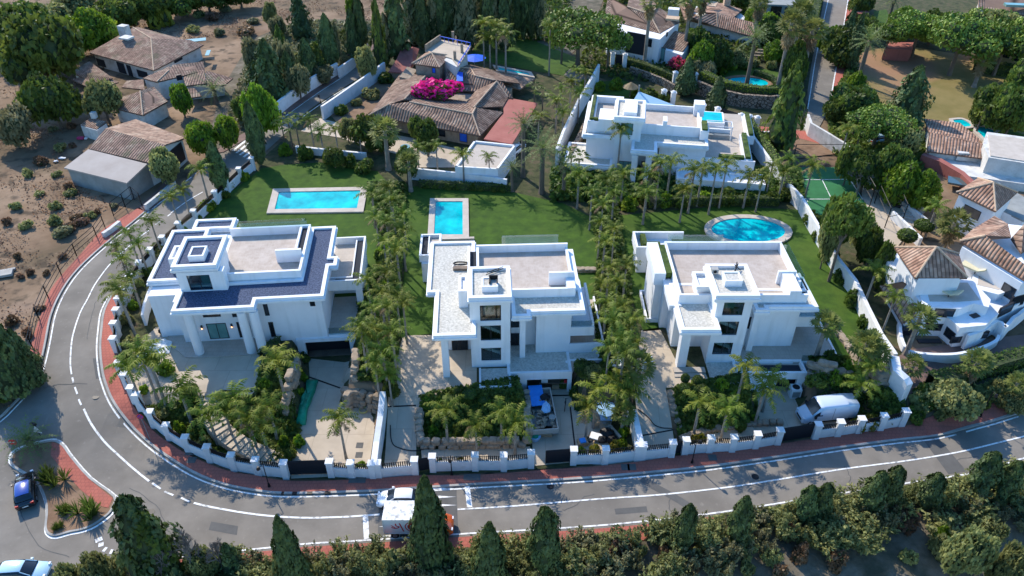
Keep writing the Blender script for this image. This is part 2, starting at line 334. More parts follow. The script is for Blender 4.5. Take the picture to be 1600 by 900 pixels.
M['cypress'] = leafmat('cypress_leaf', (0.030, 0.050, 0.017), (0.074, 0.108, 0.033), (0.135, 0.170, 0.051), rnd=0.2, tr=0.1)
M['pine'] = leafmat('pine_needles', (0.068, 0.120, 0.016), (0.165, 0.239, 0.032), (0.253, 0.319, 0.046), tr=0.12)
M['broad'] = leafmat('broad_leaf', (0.049, 0.077, 0.015), (0.106, 0.154, 0.028), (0.192, 0.239, 0.039))
M['bright'] = leafmat('bright_leaf', (0.082, 0.150, 0.013), (0.180, 0.285, 0.023), (0.306, 0.390, 0.036))
M['olive'] = leafmat('olive_leaf', (0.129, 0.148, 0.052), (0.271, 0.283, 0.101), (0.440, 0.428, 0.166), rnd=0.2)
M['grey'] = leafmat('grey_leaf', (0.152, 0.152, 0.072), (0.305, 0.291, 0.148), rnd=0.15)
M['drybush'] = leafmat('dry_bush', (0.156, 0.090, 0.048), (0.286, 0.180, 0.112), rnd=0.3)
M['magenta'] = leafmat('bougainvillea', (0.80, 0.01, 0.20), (0.95, 0.05, 0.34), rnd=0.05, tr=0.3)
M['pink'] = leafmat('pink_flower', (0.60, 0.04, 0.16), (0.75, 0.12, 0.25), rnd=0.05)
M['hedge'] = leafmat('hedge_leaf', (0.034, 0.065, 0.012), (0.085, 0.138, 0.022), (0.153, 0.202, 0.036), rnd=0.15)
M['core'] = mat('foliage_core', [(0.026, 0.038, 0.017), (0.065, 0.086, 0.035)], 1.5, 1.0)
M['yellowleaf'] = leafmat('yellow_leaf', (0.16, 0.16, 0.02), (0.30, 0.28, 0.04))
# ------------------------------------------------------------------ terrain
def grid_lines(a, b, fine, lo, hi):
 g = list(np.arange(lo, hi + 1e-6, fine)); s = fine; x = lo
 while x > a: s *= 1.35; s = min(s, 60); x -= s; g.insert(0, x)
 s = fine; x = hi
 while x < b: s *= 1.35; s = min(s, 60); x += s; g.append(x)
 return np.array(g)
gx = grid_lines(-1600, 1600, 0.7, -72, 72); gy = grid_lines(-40, 2600, 0.7, 34, 74)
XX, YY = np.meshgrid(gx, gy); ZZ = hh(XX, YY) - 0.12
me = bpy.data.meshes.new('ground'); nx, ny = len(gx), len(gy)
idx = np.arange(nx * ny).reshape(ny, nx)
fa = np.stack([idx[:-1, :-1], idx[:-1, 1:], idx[1:, 1:], idx[1:, :-1]], -1).reshape(-1, 4)
me.vertices.add(nx * ny); me.vertices.foreach_set('co', np.stack([XX, YY, ZZ], -1).ravel())
me.loops.add(fa.size); me.loops.foreach_set('vertex_index', fa.ravel())
me.polygons.add(len(fa)); me.polygons.foreach_set('loop_start', np.arange(0, fa.size, 4)); me.polygons.foreach_set('loop_total', np.full(len(fa), 4))
me.update(); me.validate(); me.materials.append(M['ground']); me.polygons.foreach_set('use_smooth', [True] * len(fa))
tag(link(bpy.data.objects.new('ground', me)), kind='structure')
def dens(poly, step):
 out = []
 for i in range(len(poly)):
  a = poly[i]; b = poly[(i + 1) % len(poly)]; n = max(1, int(math.hypot(b[0] - a[0], b[1] - a[1]) / step))
  out += [(a[0] + (b[0] - a[0]) * k / n, a[1] + (b[1] - a[1]) * k / n) for k in range(n)]
 return out
def gpts(pts): return [tuple(G(px, py)[:2]) for px, py in pts]
def smooth(pts, n=4):
 o = []
 for i in range(len(pts) - 1):
  p0 = pts[max(i - 1, 0)]; p1 = pts[i]; p2 = pts[i + 1]; p3 = pts[min(i + 2, len(pts) - 1)]
  for k in range(n):
   t = k / n
   o.append(tuple(0.5 * (2 * p1[j] + (p2[j] - p0[j]) * t + (2 * p0[j] - 5 * p1[j] + 4 * p2[j] - p3[j]) * t * t + (3 * p1[j] - p0[j] - 3 * p2[j] + p3[j]) * t ** 3) for j in range(2)))
 return o + [tuple(pts[-1])]
def sheet(name, poly, m, off=0.0, step=1.2, skirt=0.0, zfun=None, parent=None, kind='structure'):
 """a draped sheet over the terrain (world polygon)"""
 b = dens(poly, step * 0.8); xs = [p[0] for p in poly]; ys = [p[1] for p in poly]
 n = len(b); pts = list(b); P2 = np.array(b)
 gx_ = np.arange(min(xs) + step * .5, max(xs), step); gy_ = np.arange(min(ys) + step * .5, max(ys), step)
 if len(gx_) and len(gy_) and step < 50:
  A, B = np.meshgrid(gx_, gy_); A = A.ravel(); B = B.ravel(); k = inpoly(poly, A, B); A = A[k]; B = B[k]
  if len(A): k = pdist(poly, A, B) > step * 0.35; pts += list(zip(A[k], B[k]))
 vv, _, ff, *_ = delaunay_2d_cdt([Vector(p) for p in pts], [], [list(range(n))], 1, 1e-4)
 xx = np.array([v.x for v in vv]); yy = np.array([v.y for v in vv]); zz = (hh(xx, yy) if zfun is None else zfun(xx, yy)) + off
 mb = MB(); mb.v = [(float(a), float(c), float(d)) for a, c, d in zip(xx, yy, zz)]; mb.f = [tuple(f) for f in ff]
 mb.uv = [None] * len(mb.f); mb.mi = [0] * len(mb.f)
 for i, f in enumerate(mb.f):
  a, c, d = (mb.v[j] for j in f[:3])
  if (c[0] - a[0]) * (d[1] - a[1]) - (c[1] - a[1]) * (d[0] - a[0]) < 0: mb.f[i] = f[::-1]
 if skirt:
  k0 = len(mb.v); bx_ = np.array([p[0] for p in b]); by_ = np.array([p[1] for p in b]); bz = (hh(bx_, by_) if zfun is None else zfun(bx_, by_)) + off
  mb.v += [(float(a), float(c), float(d)) for a, c, d in zip(bx_, by_, bz)] + [(float(a), float(c), float(d) - skirt) for a, c, d in zip(bx_, by_, bz)]
  for i in range(n):
   k = (i + 1) % n; mb.f.append((k0 + i, k0 + k, k0 + n + k, k0 + n + i)); mb.uv.append(None); mb.mi.append(0)
 o = mb.build(name, m, parent, kind=kind); return o
def offset_line(pts, d):
 o = []
 for i, p in enumerate(pts):
  a = Vector(pts[max(i - 1, 0)]); c = Vector(pts[min(i + 1, len(pts) - 1)]); t = (c - a).normalized(); o.append((p[0] - t.y * d, p[1] + t.x * d))
 return o
def strip(name, pts, wd, m, off, skirt=0.0, closed=False, base=0.0, parent=None, kind='structure', both=True):
 """ribbon along a world polyline"""
 q = dens(pts, 0.7) if closed else None
 if not closed:
  q = []
  for a, b in zip(pts, pts[1:]):
   n = max(1, int(math.hypot(b[0] - a[0], b[1] - a[1]) / 0.7)); q += [(a[0] + (b[0] - a[0]) * k / n, a[1] + (b[1] - a[1]) * k / n) for k in range(n)]
  q.append(tuple(pts[-1]))
 if closed: q.append(q[0])
 A = offset_line(q, wd / 2 if both else wd); B = offset_line(q, -wd / 2 if both else 0)
 za = hh(np.array([p[0] for p in A]), np.array([p[1] for p in A])); zb = hh(np.array([p[0] for p in B]), np.array([p[1] for p in B]))
 mb = MB()
 for i in range(len(q)):
  z = max(za[i], zb[i]) if skirt else None
  mb.v += [(A[i][0], A[i][1], (z if skirt else za[i]) + off), (B[i][0], B[i][1], (z if skirt else zb[i]) + off)]
 N = len(q)
 def add(f): mb.f.append(f); mb.uv.append(None); mb.mi.append(0)
 for i in range(N - 1): add((2 * i, 2 * i + 1, 2 * i + 3, 2 * i + 2))
 if skirt:
  mb.v += [(v[0], v[1], v[2] - skirt) for v in mb.v[:2 * N]]
  for i in range(N - 1):
   add((2 * i, 2 * i + 2, 2 * N + 2 * i + 2, 2 * N + 2 * i)); add((2 * i + 3, 2 * i + 1, 2 * N + 2 * i + 1, 2 * N + 2 * i + 3))
  add((1, 0, 2 * N, 2 * N + 1)); add((2 * N - 2, 2 * N - 1, 4 * N - 1, 4 * N - 2))
 return mb.build(name, m, parent, kind=kind)
# ------------------------------------------------------------------ road lines traced from the ground plane
N_KERB = [(1680, 628), (1600, 643), (1540, 661), (1467, 680), (1400, 688), (1330, 697), (1250, 709), (1197, 717), (1110, 729), (1022, 738), (933, 746), (860, 751), (800, 754), (713, 759), (650, 763), (592, 767), (515, 770), (443, 771), (400, 767), (350, 757), (300, 737), (247, 703), (200, 659), (177, 627), (165, 598), (160, 577), (157, 545), (159, 515), (163, 487), (175, 462)]
W_LINE = [(187, 447), (200, 430), (217, 407), (233, 389), (253, 370), (277, 349), (302, 327), (333, 301), (383, 262), (420, 232), (450, 204)]
OUT_L = [(640, 22), (612, 50), (582, 78), (560, 100), (540, 113), (496, 142), (440, 182), (395, 210), (350, 236), (324, 254), (298, 275), (262, 307), (237, 325), (207, 350), (173, 377), (143, 403), (117, 430), (97, 460), (83, 493), (75, 533), (68, 565), (60, 588), (43, 612), (18, 639), (0, 656), (-60, 700)]
S_EDGE = [(1680, 698), (1600, 716), (1583, 721), (1527, 738), (1430, 753), (1333, 768), (1207, 788), (1107, 803), (983, 817), (883, 825), (743, 833), (577, 844), (477, 850), (400, 858), (330, 864), (273, 871)]
nk = smooth(gpts(N_KERB)); wl = smooth(gpts(W_LINE)); ol = smooth(gpts(OUT_L)); se = smooth(gpts(S_EDGE))
R_UP = smooth(gpts([(450, 204), (475, 178), (500, 160), (568, 117), (600, 92), (625, 62), (655, 30)]), 3)
road = nk + wl[:-1] + R_UP + ol + [tuple(P(-250, 760, 0)[:2]), tuple(P(-250, 960, 0)[:2]), tuple(P(260, 960, 0)[:2])] + [tuple(P(262, 880, 0)[:2])] + offset_line(se, 0.3)[::-1]
sheet('road', road, M['asphalt'], 0.0, 1.3)
# side street behind the villas and the street on the top right
back_road = smooth(gpts([(880, 110), (940, 128), (1000, 152), (1060, 172), (1120, 196), (1180, 206), (1240, 204), (1262, 186), (1275, 150), (1285, 100), (1295, 50), (1300, 0), (1304, -20)]), 4)
bl = offset_line(back_road, -2.7); br_ = offset_line(back_road, 2.7)
K = len(back_road)
sheet('road', gpts([(1262, 188), (1253, 202), (1190, 206), (1130, 196), (1060, 171), (990, 146), (930, 122), (880, 104), (880, 118), (930, 138), (1000, 160), (1060, 186), (1120, 210), (1160, 228), (1205, 226), (1265, 225), (1285, 190), (1298, 160), (1303, 125), (1315, 60), (1324, 0), (1330, -30), (1296, -30), (1287, 0), (1278, 50), (1268, 100), (1262, 140)]), M['asphalt'], 0.0, 2.5)
sheet('pavement', gpts([(1299, 160), (1304, 125), (1316, 60), (1326, 0), (1331, -30), (1362, -30), (1350, 0), (1336, 40), (1322, 100), (1314, 150), (1300, 175)]), M['redpave'], 0.1, 2.5, skirt=0.15)
strip('road_marking', smooth(gpts([(1331, -25), (1325, 0), (1315, 60), (1303, 125), (1297, 165)])), 0.22, M['paint'], 0.125)
strip('road_marking', smooth(gpts([(1294, 0), (1283, 50), (1273, 100), (1267, 140), (1262, 170)])), 0.18, M['paint'], 0.03)
# pavement of red tiles between the road and the garden walls
WALLB = [(1680, 598), (1600, 616), (1520, 640), (1440, 658), (1415, 666), (1340, 676), (1270, 687), (1200, 697), (1120, 707), (1060, 713), (1000, 722), (948, 728), (900, 732), (840, 736), (780, 741), (720, 744), (650, 744), (590, 748), (515, 752), (445, 752), (400, 744), (362, 738), (324, 725), (290, 709), (260, 690), (234, 668), (214, 643), (204, 626), (198, 600), (187, 572), (183, 550), (180, 525), (180, 502), (184, 480), (187, 462), (183, 458)]
wb = smooth(gpts(WALLB))
sheet('pavement', nk + wb[::-1], M['redpave'], 0.11, 1.3, skirt=0.2)
strip('kerb', nk, 0.24, M['kerb'], 0.135, skirt=0.2)
strip('road_marking', offset_line(nk, 0.40), 0.16, M['paint'], 0.02)
# black and white kerb stones at the first gate
kk = smooth(gpts([(440, 771.5), (480, 771.5), (530, 770.5)]), 6)
for i in range(0, len(kk) - 2, 3): strip('kerb', kk[i:i + 2], 0.3, M['rail'], 0.145, skirt=0.1)
# outer pavement
OUT_P = [(218, 325), (187, 343), (157, 363), (127, 397), (100, 427), (80, 453), (67, 487), (57, 513), (47, 553), (42, 590)]
op = smooth(gpts(OUT_P)); i0 = min(range(len(ol)), key=lambda i: abs(ol[i][0] - G(232, 330).x) + abs(ol[i][1] - G(232, 330).y)); i1 = min(range(len(ol)), key=lambda i: abs(ol[i][0] - G(60, 588).x) + abs(ol[i][1] - G(60, 588).y))
ao = offset_line(ol, -0.35)
sheet('pavement', ao[i0:i1] + op[::-1], M['redpave'], 0.10, 1.3, skirt=0.2)
strip('kerb', offset_line(ol[i0:i1 + 1], -0.25), 0.2, M['kerb'], 0.125, skirt=0.2)
strip('kerb', offset_line(ol[i1:], -0.25), 0.2, M['kerb'], 0.125, skirt=0.2)
strip('road_marking', offset_line(ol[i0:], 0.25), 0.15, M['paint'], 0.02)
# brown pavement up the lane, between the long wall and the road
sheet('pavement', gpts([(429, 176), (528, 112), (574, 78), (600, 55), (612, 50), (582, 80), (560, 102), (540, 115), (496, 144), (440, 184), (395, 212), (350, 238), (335, 240), (345, 230), (390, 203)]), M['oldpave'], 0.1, 1.6, skirt=0.15)
sheet('pavement', gpts([(271, 274), (262, 307), (237, 326), (222, 329), (214, 326), (240, 303), (262, 280)]), M['oldpave'], 0.1, 1.4, skirt=0.15)
strip('road_marking', smooth(gpts([(440, 186), (496, 146), (540, 117), (580, 84)])), 0.15, M['paint'], 0.03)
strip('road_marking', smooth(gpts([(474, 182), (520, 150), (568, 121), (598, 96)])), 0.15, M['paint'], 0.03)
strip('road_marking', gpts([(263, 308), (250, 317), (238, 327)]), 0.15, M['paint'], 0.03)
for a, b in (((290, 284), (299, 277)), ((305, 272), (314, 266)), ((319, 262), (327, 257))):
 strip('road_marking', gpts([a, b]), 0.15, M['paint'], 0.03)
# centre line, broken and solid
C1 = smooth(gpts([(317, 300), (293, 314), (267, 333)])); strip('road_marking', C1, 0.16, M['paint'], 0.025)
strip('road_marking', smooth(gpts([(233, 360), (223, 367), (205, 382), (187, 398), (172, 413), (160, 428), (147, 447), (137, 467), (127, 485), (120, 503), (115, 520), (112, 535), (110, 567), (112, 585)])), 0.16, M['paint'], 0.025)
for a, b in (((117, 605), (121, 616)), ((123, 624), (127, 633)), ((113, 590), (115, 598)), ((238, 755), (251, 764)), ((257, 768), (271, 774)), ((283, 778), (296, 784)), ((267, 334), (262, 338)), ((250, 346), (243, 351))):
 strip('road_marking', gpts([a, b]), 0.18, M['paint'], 0.025)
strip('road_marking', smooth(gpts([(131, 639), (143, 663), (163, 690), (187, 713), (207, 731), (233, 752)])), 0.2, M['paint'], 0.025)
strip('road_marking', smooth(gpts([(303, 786), (333, 793), (400, 804), (467, 809), (533, 808), (593, 804)])), 0.2, M['paint'], 0.025)
strip('road_marking', smooth(gpts([(715, 796), (800, 791), (933, 780), (1033, 773), (1133, 762), (1200, 752), (1317, 733), (1417, 720), (1500, 706), (1567, 690), (1640, 672)])), 0.17, M['paint'], 0.025)
strip('road_marking', offset_line([p for p in se], 0.0), 0.17, M['paint'], 0.025)
strip('road_marking', gpts([(571, 807), (573, 842)]), 0.5, M['paint'], 0.025)
strip('road_marking', gpts([(730, 760), (734, 793)]), 0.5, M['paint'], 0.025)
sheet('road_surface_table', gpts([(593, 768), (713, 760), (716, 833), (590, 843)]), M['asphalt_dark'], 0.008, 1.3)
def tri(a, b, c, nm='road_marking'):
 q = gpts([a, b, c]); sheet(nm, q, M['paint'], 0.03, 1.2)
tri((655, 761), (655, 768), (710, 763)); tri((655, 773), (655, 781), (713, 776.5)); tri((655, 786), (655, 794), (714, 789.5))
tri((622, 806), (622, 811), (594, 810)); tri((620, 821), (620, 826), (592, 823)); tri((625, 834), (625, 840), (594, 838))
strip('road_marking', gpts([(603, 822), (604, 833)]), 0.22, M['paint'], 0.03)
for a, b in (((149, 846), (160, 841)), ((154, 852), (162, 850)), ((162, 858), (166, 859)), ((172, 862), (176, 862))):
 strip('road_marking', gpts([a, b]), 0.45, M['paint'], 0.025)
# zebra crossing at the top of the lane
for k in range(6):
 a = spt((364, 236), (392, 252), k / 5); b = spt((385, 219), (412, 236), k / 5)
 strip('road_marking', gpts([a, b]), 0.45, M['paint'], 0.025)
sheet('road_surface_patch', gpts([(1440, 684), (1463, 681), (1510, 736), (1482, 741)]), M['asphalt_dark'], 0.010, 1.3)
strip('road_surface_patch', smooth(gpts([(1003, 748), (1022, 760), (1050, 775), (1078, 792)])), 0.8, M['asphalt_dark'], 0.010)
# pavement across the road, under the bushes
sheet('pavement', offset_line(se, 0.35) + offset_line(se, 1.9)[::-1], M['redpave'], 0.06, 1.3, skirt=0.2)
# manhole covers in the pavement
for a in ((508, 726), (552, 751), (565, 751), (731, 747), (744, 747), (977, 731), (987, 731), (1113, 716), (1430, 675), (297, 708), (300, 720)):
 q = G(*a); s_ = 0.42
 MB(0).box(-s_, -s_ * .9, 0, s_, s_ * .9, 0.02).build('manhole_cover', M['asphalt_dark'], loc=(q.x, q.y, q.z + 0.115), kind='structure')
# ------------------------------------------------------------------ traffic island
ISL = [(72, 688), (87, 687), (100, 695), (113, 713), (143, 747), (183, 777), (180, 795), (173, 806), (150, 823), (130, 831), (110, 835), (87, 841), (75, 837), (71, 827), (73, 807), (72, 787), (63, 763), (50, 747), (27, 733), (15, 722), (18, 708), (30, 700), (50, 693)]
isl = smooth(gpts(ISL + [ISL[0]]), 3)[:-1]
strip('road_marking', isl, 0.22, M['paint'], 0.025, closed=True)
cx_ = sum(p[0] for p in isl) / len(isl); cy_ = sum(p[1] for p in isl) / len(isl)
isl2 = [(cx_ + (p[0] - cx_) * 0.955, cy_ + (p[1] - cy_) * 0.955) for p in isl]
sheet('traffic_island', isl2, M['earth'], 0.13, 1.2, skirt=0.2)
strip('kerb', isl2, 0.2, M['kerb'], 0.15, skirt=0.2, closed=True)
sheet('pavement', gpts([(82, 692), (97, 697), (110, 716), (141, 751), (177, 780), (170, 795), (160, 793), (127, 767), (100, 737), (80, 713)]), M['redpave'], 0.155, 1.2)
# ------------------------------------------------------------------ gardens, lawns, courts
def gs(name, pts, m, off=0.0, step=1.5, skirt=0.0): return sheet(name, gpts(pts), m, off, step, skirt)
gs('garden_soil', [(190, 470), (232, 396), (300, 333), (385, 268), (450, 212), (600, 262), (640, 290), (905, 300), (1000, 318), (1250, 300), (1262, 312), (1300, 380), (1345, 450), (1403, 580), (1418, 655), (1340, 672), (1270, 683), (1120, 703), (1000, 718), (900, 728), (780, 737), (590, 744), (520, 748), (445, 748), (400, 740), (324, 722), (260, 687), (214, 640), (198, 590), (184, 530)], M['bed'], -0.03, 0.9)
gs('lawn', [(306, 358), (345, 312), (408, 264), (440, 258), (500, 254), (590, 268), (612, 292), (605, 380), (585, 450), (560, 470), (380, 470), (330, 420)], M['lawn'], 0.03)
gs('lawn', [(622, 292), (700, 290), (800, 300), (880, 318), (925, 340), (945, 420), (960, 500), (985, 520), (925, 556), (700, 520), (622, 526), (632, 420)], M['lawn'], 0.03)
gs('lawn', [(955, 338), (1130, 322), (1246, 328), (1268, 362), (1300, 410), (1345, 480), (1390, 560), (1330, 590), (1262, 560), (1100, 480), (1030, 516), (1005, 518), (975, 430)], M['lawn'], 0.03)
# drive and courts
gs('driveway', [(455, 740), (457, 712), (484, 590), (482, 560), (549, 560), (548, 590), (540, 632), (591, 632), (578, 722), (515, 745), (455, 748)], M['drive'], 0.02, 1.0)
gs('driveway', [(599, 738), (650, 736), (650, 640), (692, 612), (745, 612), (745, 545), (690, 545), (690, 524), (630, 524), (607, 620)], M['drive'], 0.03, 1.0)
gs('driveway', [(824, 598), (892, 598), (903, 637), (950, 640), (955, 672), (962, 700), (900, 722), (835, 728), (832, 700)], M['drive'], 0.02, 1.0)
gs('driveway', [(1003, 716), (1056, 704), (1046, 640), (1040, 606), (1112, 606), (1100, 578), (1062, 575), (1030, 512), (1002, 516), (990, 600)], M['drive'], 0.03, 1.0)
gs('driveway', [(1180, 604), (1244, 600), (1250, 640), (1334, 634), (1340, 655), (1290, 676), (1225, 687), (1186, 678)], M['drive'], 0.02, 1.0)
gs('garden_path', [(658, 702), (742, 700), (828, 698), (834, 718), (780, 726), (660, 730)], M['drive'], 0.045, 1.0)
gs('garden_path', [(1075, 690), (1120, 672), (1180, 662), (1222, 660), (1222, 676), (1120, 697), (1073, 704)], M['drive'], 0.045, 1.0)
# entrance court of the left villa: a raised slab with a drop at the planting beds
gs('entrance_court', [(196, 560), (244, 512), (300, 505), (400, 520), (428, 553), (412, 556), (404, 606), (392, 619), (330, 620), (262, 640), (235, 645), (213, 615), (202, 590)], M['drive'], 0.06, 1.0, skirt=0.4)
gs('terrace', [(256, 512), (300, 506), (440, 520), (436, 553), (318, 560), (290, 560), (268, 540)], M['terrace'], 0.16, 1.2, skirt=0.2)
# joint lines of the drives (drainage channels)
strip('drain_channel', gpts([(604, 636), (650, 634)]), 0.14, M['rail'], 0.05)
strip('drain_channel', gpts([(891, 636), (898, 696)]), 0.16, M['rail'], 0.04)
strip('drain_channel', gpts([(1003, 681), (1052, 672)]), 0.14, M['rail'], 0.05)
strip('drain_channel', gpts([(482, 589), (548, 587)]), 0.2, M['rail'], 0.04)
strip('drain_channel', gpts([(826, 619), (893, 618)]), 0.2, M['rail'], 0.04)
for a in ((562, 696), (561, 711)):
 q = G(*a); MB(0).box(-.35, -.35, 0, .35, .35, 0.02).build('manhole_cover', M['asphalt_dark'], loc=(q.x, q.y, q.z + 0.03), kind='structure')
# back land
gs('garden_soil', [(340, 225), (450, 150), (560, 85), (600, 60), (900, 100), (940, 125), (1000, 165), (1180, 240), (1256, 305), (1000, 318), (905, 300), (640, 290), (600, 262), (450, 212)], M['bed'], -0.04, 3.0)
gs('lawn', [(745, 60), (800, 50), (880, 82), (905, 92), (880, 118), (840, 112), (770, 98), (735, 90)], M['lawn'], 0.03, 3)
gs('earth_bed', [(515, 178), (560, 150), (600, 118), (632, 120), (610, 150), (560, 190), (530, 196)], M['earth'], 0.03, 3)
gs('paved_court', [(470, 205), (530, 215), (590, 235), (650, 246), (712, 252), (712, 232), (640, 215), (560, 200), (500, 185)], M['drive'], 0.03, 2.5)
gs('paved_court', [(635, 225), (720, 232), (720, 262), (640, 262)], M['drive'], 0.05, 2.5)
gs('paved_court', [(1012, 170), (1060, 188), (1085, 200), (1210, 290), (1215, 305), (1180, 310), (1140, 240)], M['drive'], 0.03, 2.5)
gs('paved_court', [(1168, 196), (1262, 204), (1340, 215), (1330, 238), (1225, 250), (1200, 232)], M['earth'], 0.04, 2.5)
gs('paved_court', [(1172, 196), (1262, 206), (1335, 222), (1320, 236), (1240, 214), (1190, 214)], M['redpave'], 0.06, 2.5)
gs('paved_court', [(1345, 285), (1395, 275), (1455, 320), (1430, 350), (1395, 395), (1350, 345)], M['drive'], 0.03, 2.5)
gs('lawn', [(1100, 128), (1150, 100), (1215, 112), (1232, 128), (1220, 142), (1180, 142), (1120, 140)], M['lawn'], 0.03, 2.5)
gs('lawn', [(905, 130), (975, 125), (1000, 140), (985, 165), (930, 160)], M['lawn'], 0.03, 2.5)
gs('dry_lawn', [(1335, 85), (1400, 70), (1500, 85), (1620, 110), (1700, 140), (1700, 240), (1560, 210), (1480, 195), (1440, 200), (1360, 160), (1330, 130)], M['drylawn'], 0.03, 3)
gs('lawn', [(1500, 188), (1560, 196), (1640, 225), (1640, 240), (1560, 215), (1490, 198)], M['lawn'], 0.05, 3)
gs('lawn', [(1365, 18), (1385, 15), (1395, 45), (1370, 50)], M['lawn'], 0.05, 3)
gs('garden_soil', [(1290, 170), (1330, 90), (1370, -10), (1700, -10), (1700, 100), (1500, 85), (1400, 72), (1338, 90), (1360, 165), (1445, 205), (1480, 260), (1400, 300), (1300, 240)], M['bed'], -0.04, 4)
gs('garden_soil', [(880, 100), (920, 60), (950, -10), (1290, -10), (1276, 50), (1262, 140), (1250, 200), (1180, 200), (1120, 190), (1060, 168), (990, 142), (930, 118)], M['bed'], -0.04, 4)
gs('garden_soil', [(620, 60), (660, 20), (680, -20), (950, -20), (920, 60), (880, 95), (740, 55), (640, 75)], M['darkground'], -0.04, 4)
gs('shrub_ground', [(330, 200), (345, 140), (395, 60), (470, 30), (610, 30), (575, 72), (528, 108), (430, 172), (340, 232)], M['darkground'], -0.02, 3)
gs('shrub_ground', [(-140, 560), (40, 590), (40, 610), (0, 650), (-80, 700)], M['darkground'], 0.0, 2)
gs('paved_court', [(1395, 560), (1430, 545), (1620, 520), (1680, 540), (1660, 570), (1520, 590), (1448, 612), (1440, 622), (1420, 618), (1402, 590)], M['oldpave'], 0.03, 2.0)
gs('garden_soil', [(1418, 618), (1445, 612), (1530, 590), (1660, 572), (1680, 596), (1600, 614), (1520, 638), (1422, 660)], M['darkground'], 0.0, 2.0)
gs('garden_soil', [(1262, 312), (1345, 300), (1400, 400), (1385, 420), (1420, 540), (1402, 580), (1345, 450), (1300, 380)], M['bed'], -0.02, 2.0)
# foreground bank
fg = offset_line(se, 1.95); fg = fg + [tuple(P(150, 960, 0)[:2]), tuple(P(-50, 1300, 0)[:2]), (110, 5), (110, 60)]
sheet('planted_bank', fg, M['darkground'], 0.0, 2.2)
# cracks and repairs in the asphalt
rc = random.Random(4)
for pts in ([(120, 598), (90, 600), (70, 606)], [(84, 600), (105, 598), (132, 601)], [(440, 800), (446, 822), (441, 845)], [(880, 800), (900, 790), (915, 775), (930, 770)], [(1050, 800), (1042, 785), (1056, 770)], [(1320, 760), (1326, 745), (1318, 728)], [(200, 760), (240, 790), (260, 830)], [(150, 470), (140, 500), (138, 530)], [(30, 800), (60, 850), (110, 870)], [(1480, 730), (1500, 715), (1530, 712)]):
 q = gpts(pts); q = smooth([(p[0] + rc.uniform(-.2, .2), p[1] + rc.uniform(-.2, .2)) for p in q], 5); strip('road_crack', [(p[0] + rc.uniform(-.08, .08), p[1] + rc.uniform(-.08, .08)) for p in q], .07, M['asphalt_dark'], .012)
for pts in ([(330, 815), (372, 822), (370, 836), (326, 828)], [(145, 560), (160, 560), (165, 590), (150, 592)], [(960, 795), (1010, 791), (1012, 800), (962, 804)], [(250, 850), (300, 845), (303, 858), (255, 864)]): sheet('road_surface_patch', gpts(pts), M['asphalt_dark'], .009, 1.3)
for a in ((150, 620), (236, 800), (700, 812), (1180, 745), (860, 760)):
 q = G(*a); MB().tube([(0, 0, 0), (0, 0, .012)], .36, 14).build('manhole_cover', M['rail'], loc=(q.x, q.y, q.z + .005), kind='structure')
# ------------------------------------------------------------------ buildings
def clusters(m, tol=0.03):
 """splits a collection into its separate pieces (pieces that touch stay one mesh)"""
 nv = len(m.v); par = list(range(nv))
 def fd(a):
  while par[a] != a: par[a] = par[par[a]]; a = par[a]
  return a
 for f in m.f:
  for k in f[1:]: par[fd(k)] = fd(f[0])
 comp = {}
 for i in range(nv): comp.setdefault(fd(i), []).append(i)
 cs = []
 for k, ids in comp.items():
  a = np.array([m.v[i] for i in ids]); cs.append([a.min(0) - tol, a.max(0) + tol, [k]])
 ch = True
 while ch:
  ch = False; out = []
  for c in cs:
   for o in out:
    if np.all(c[0] <= o[1]) and np.all(o[0] <= c[1]):
     o[2] += c[2]
     o[0] = np.minimum(o[0], c[0]); o[1] = np.maximum(o[1], c[1]); ch = True; break
   else: out.append([c[0].copy(), c[1].copy(), list(c[2])])
  cs = out
 res = []
 for c in cs:
  S_ = set(c[2]); r = MB(); mp = {}
  for fi, f in enumerate(m.f):
   if fd(f[0]) in S_:
    for i in f:
     if i not in mp: mp[i] = len(r.v); r.v.append(m.v[i])
    r.f.append(tuple(mp[i] for i in f)); r.uv.append(m.uv[fi]); r.mi.append(m.mi[fi])
  res.append(r)
 return res
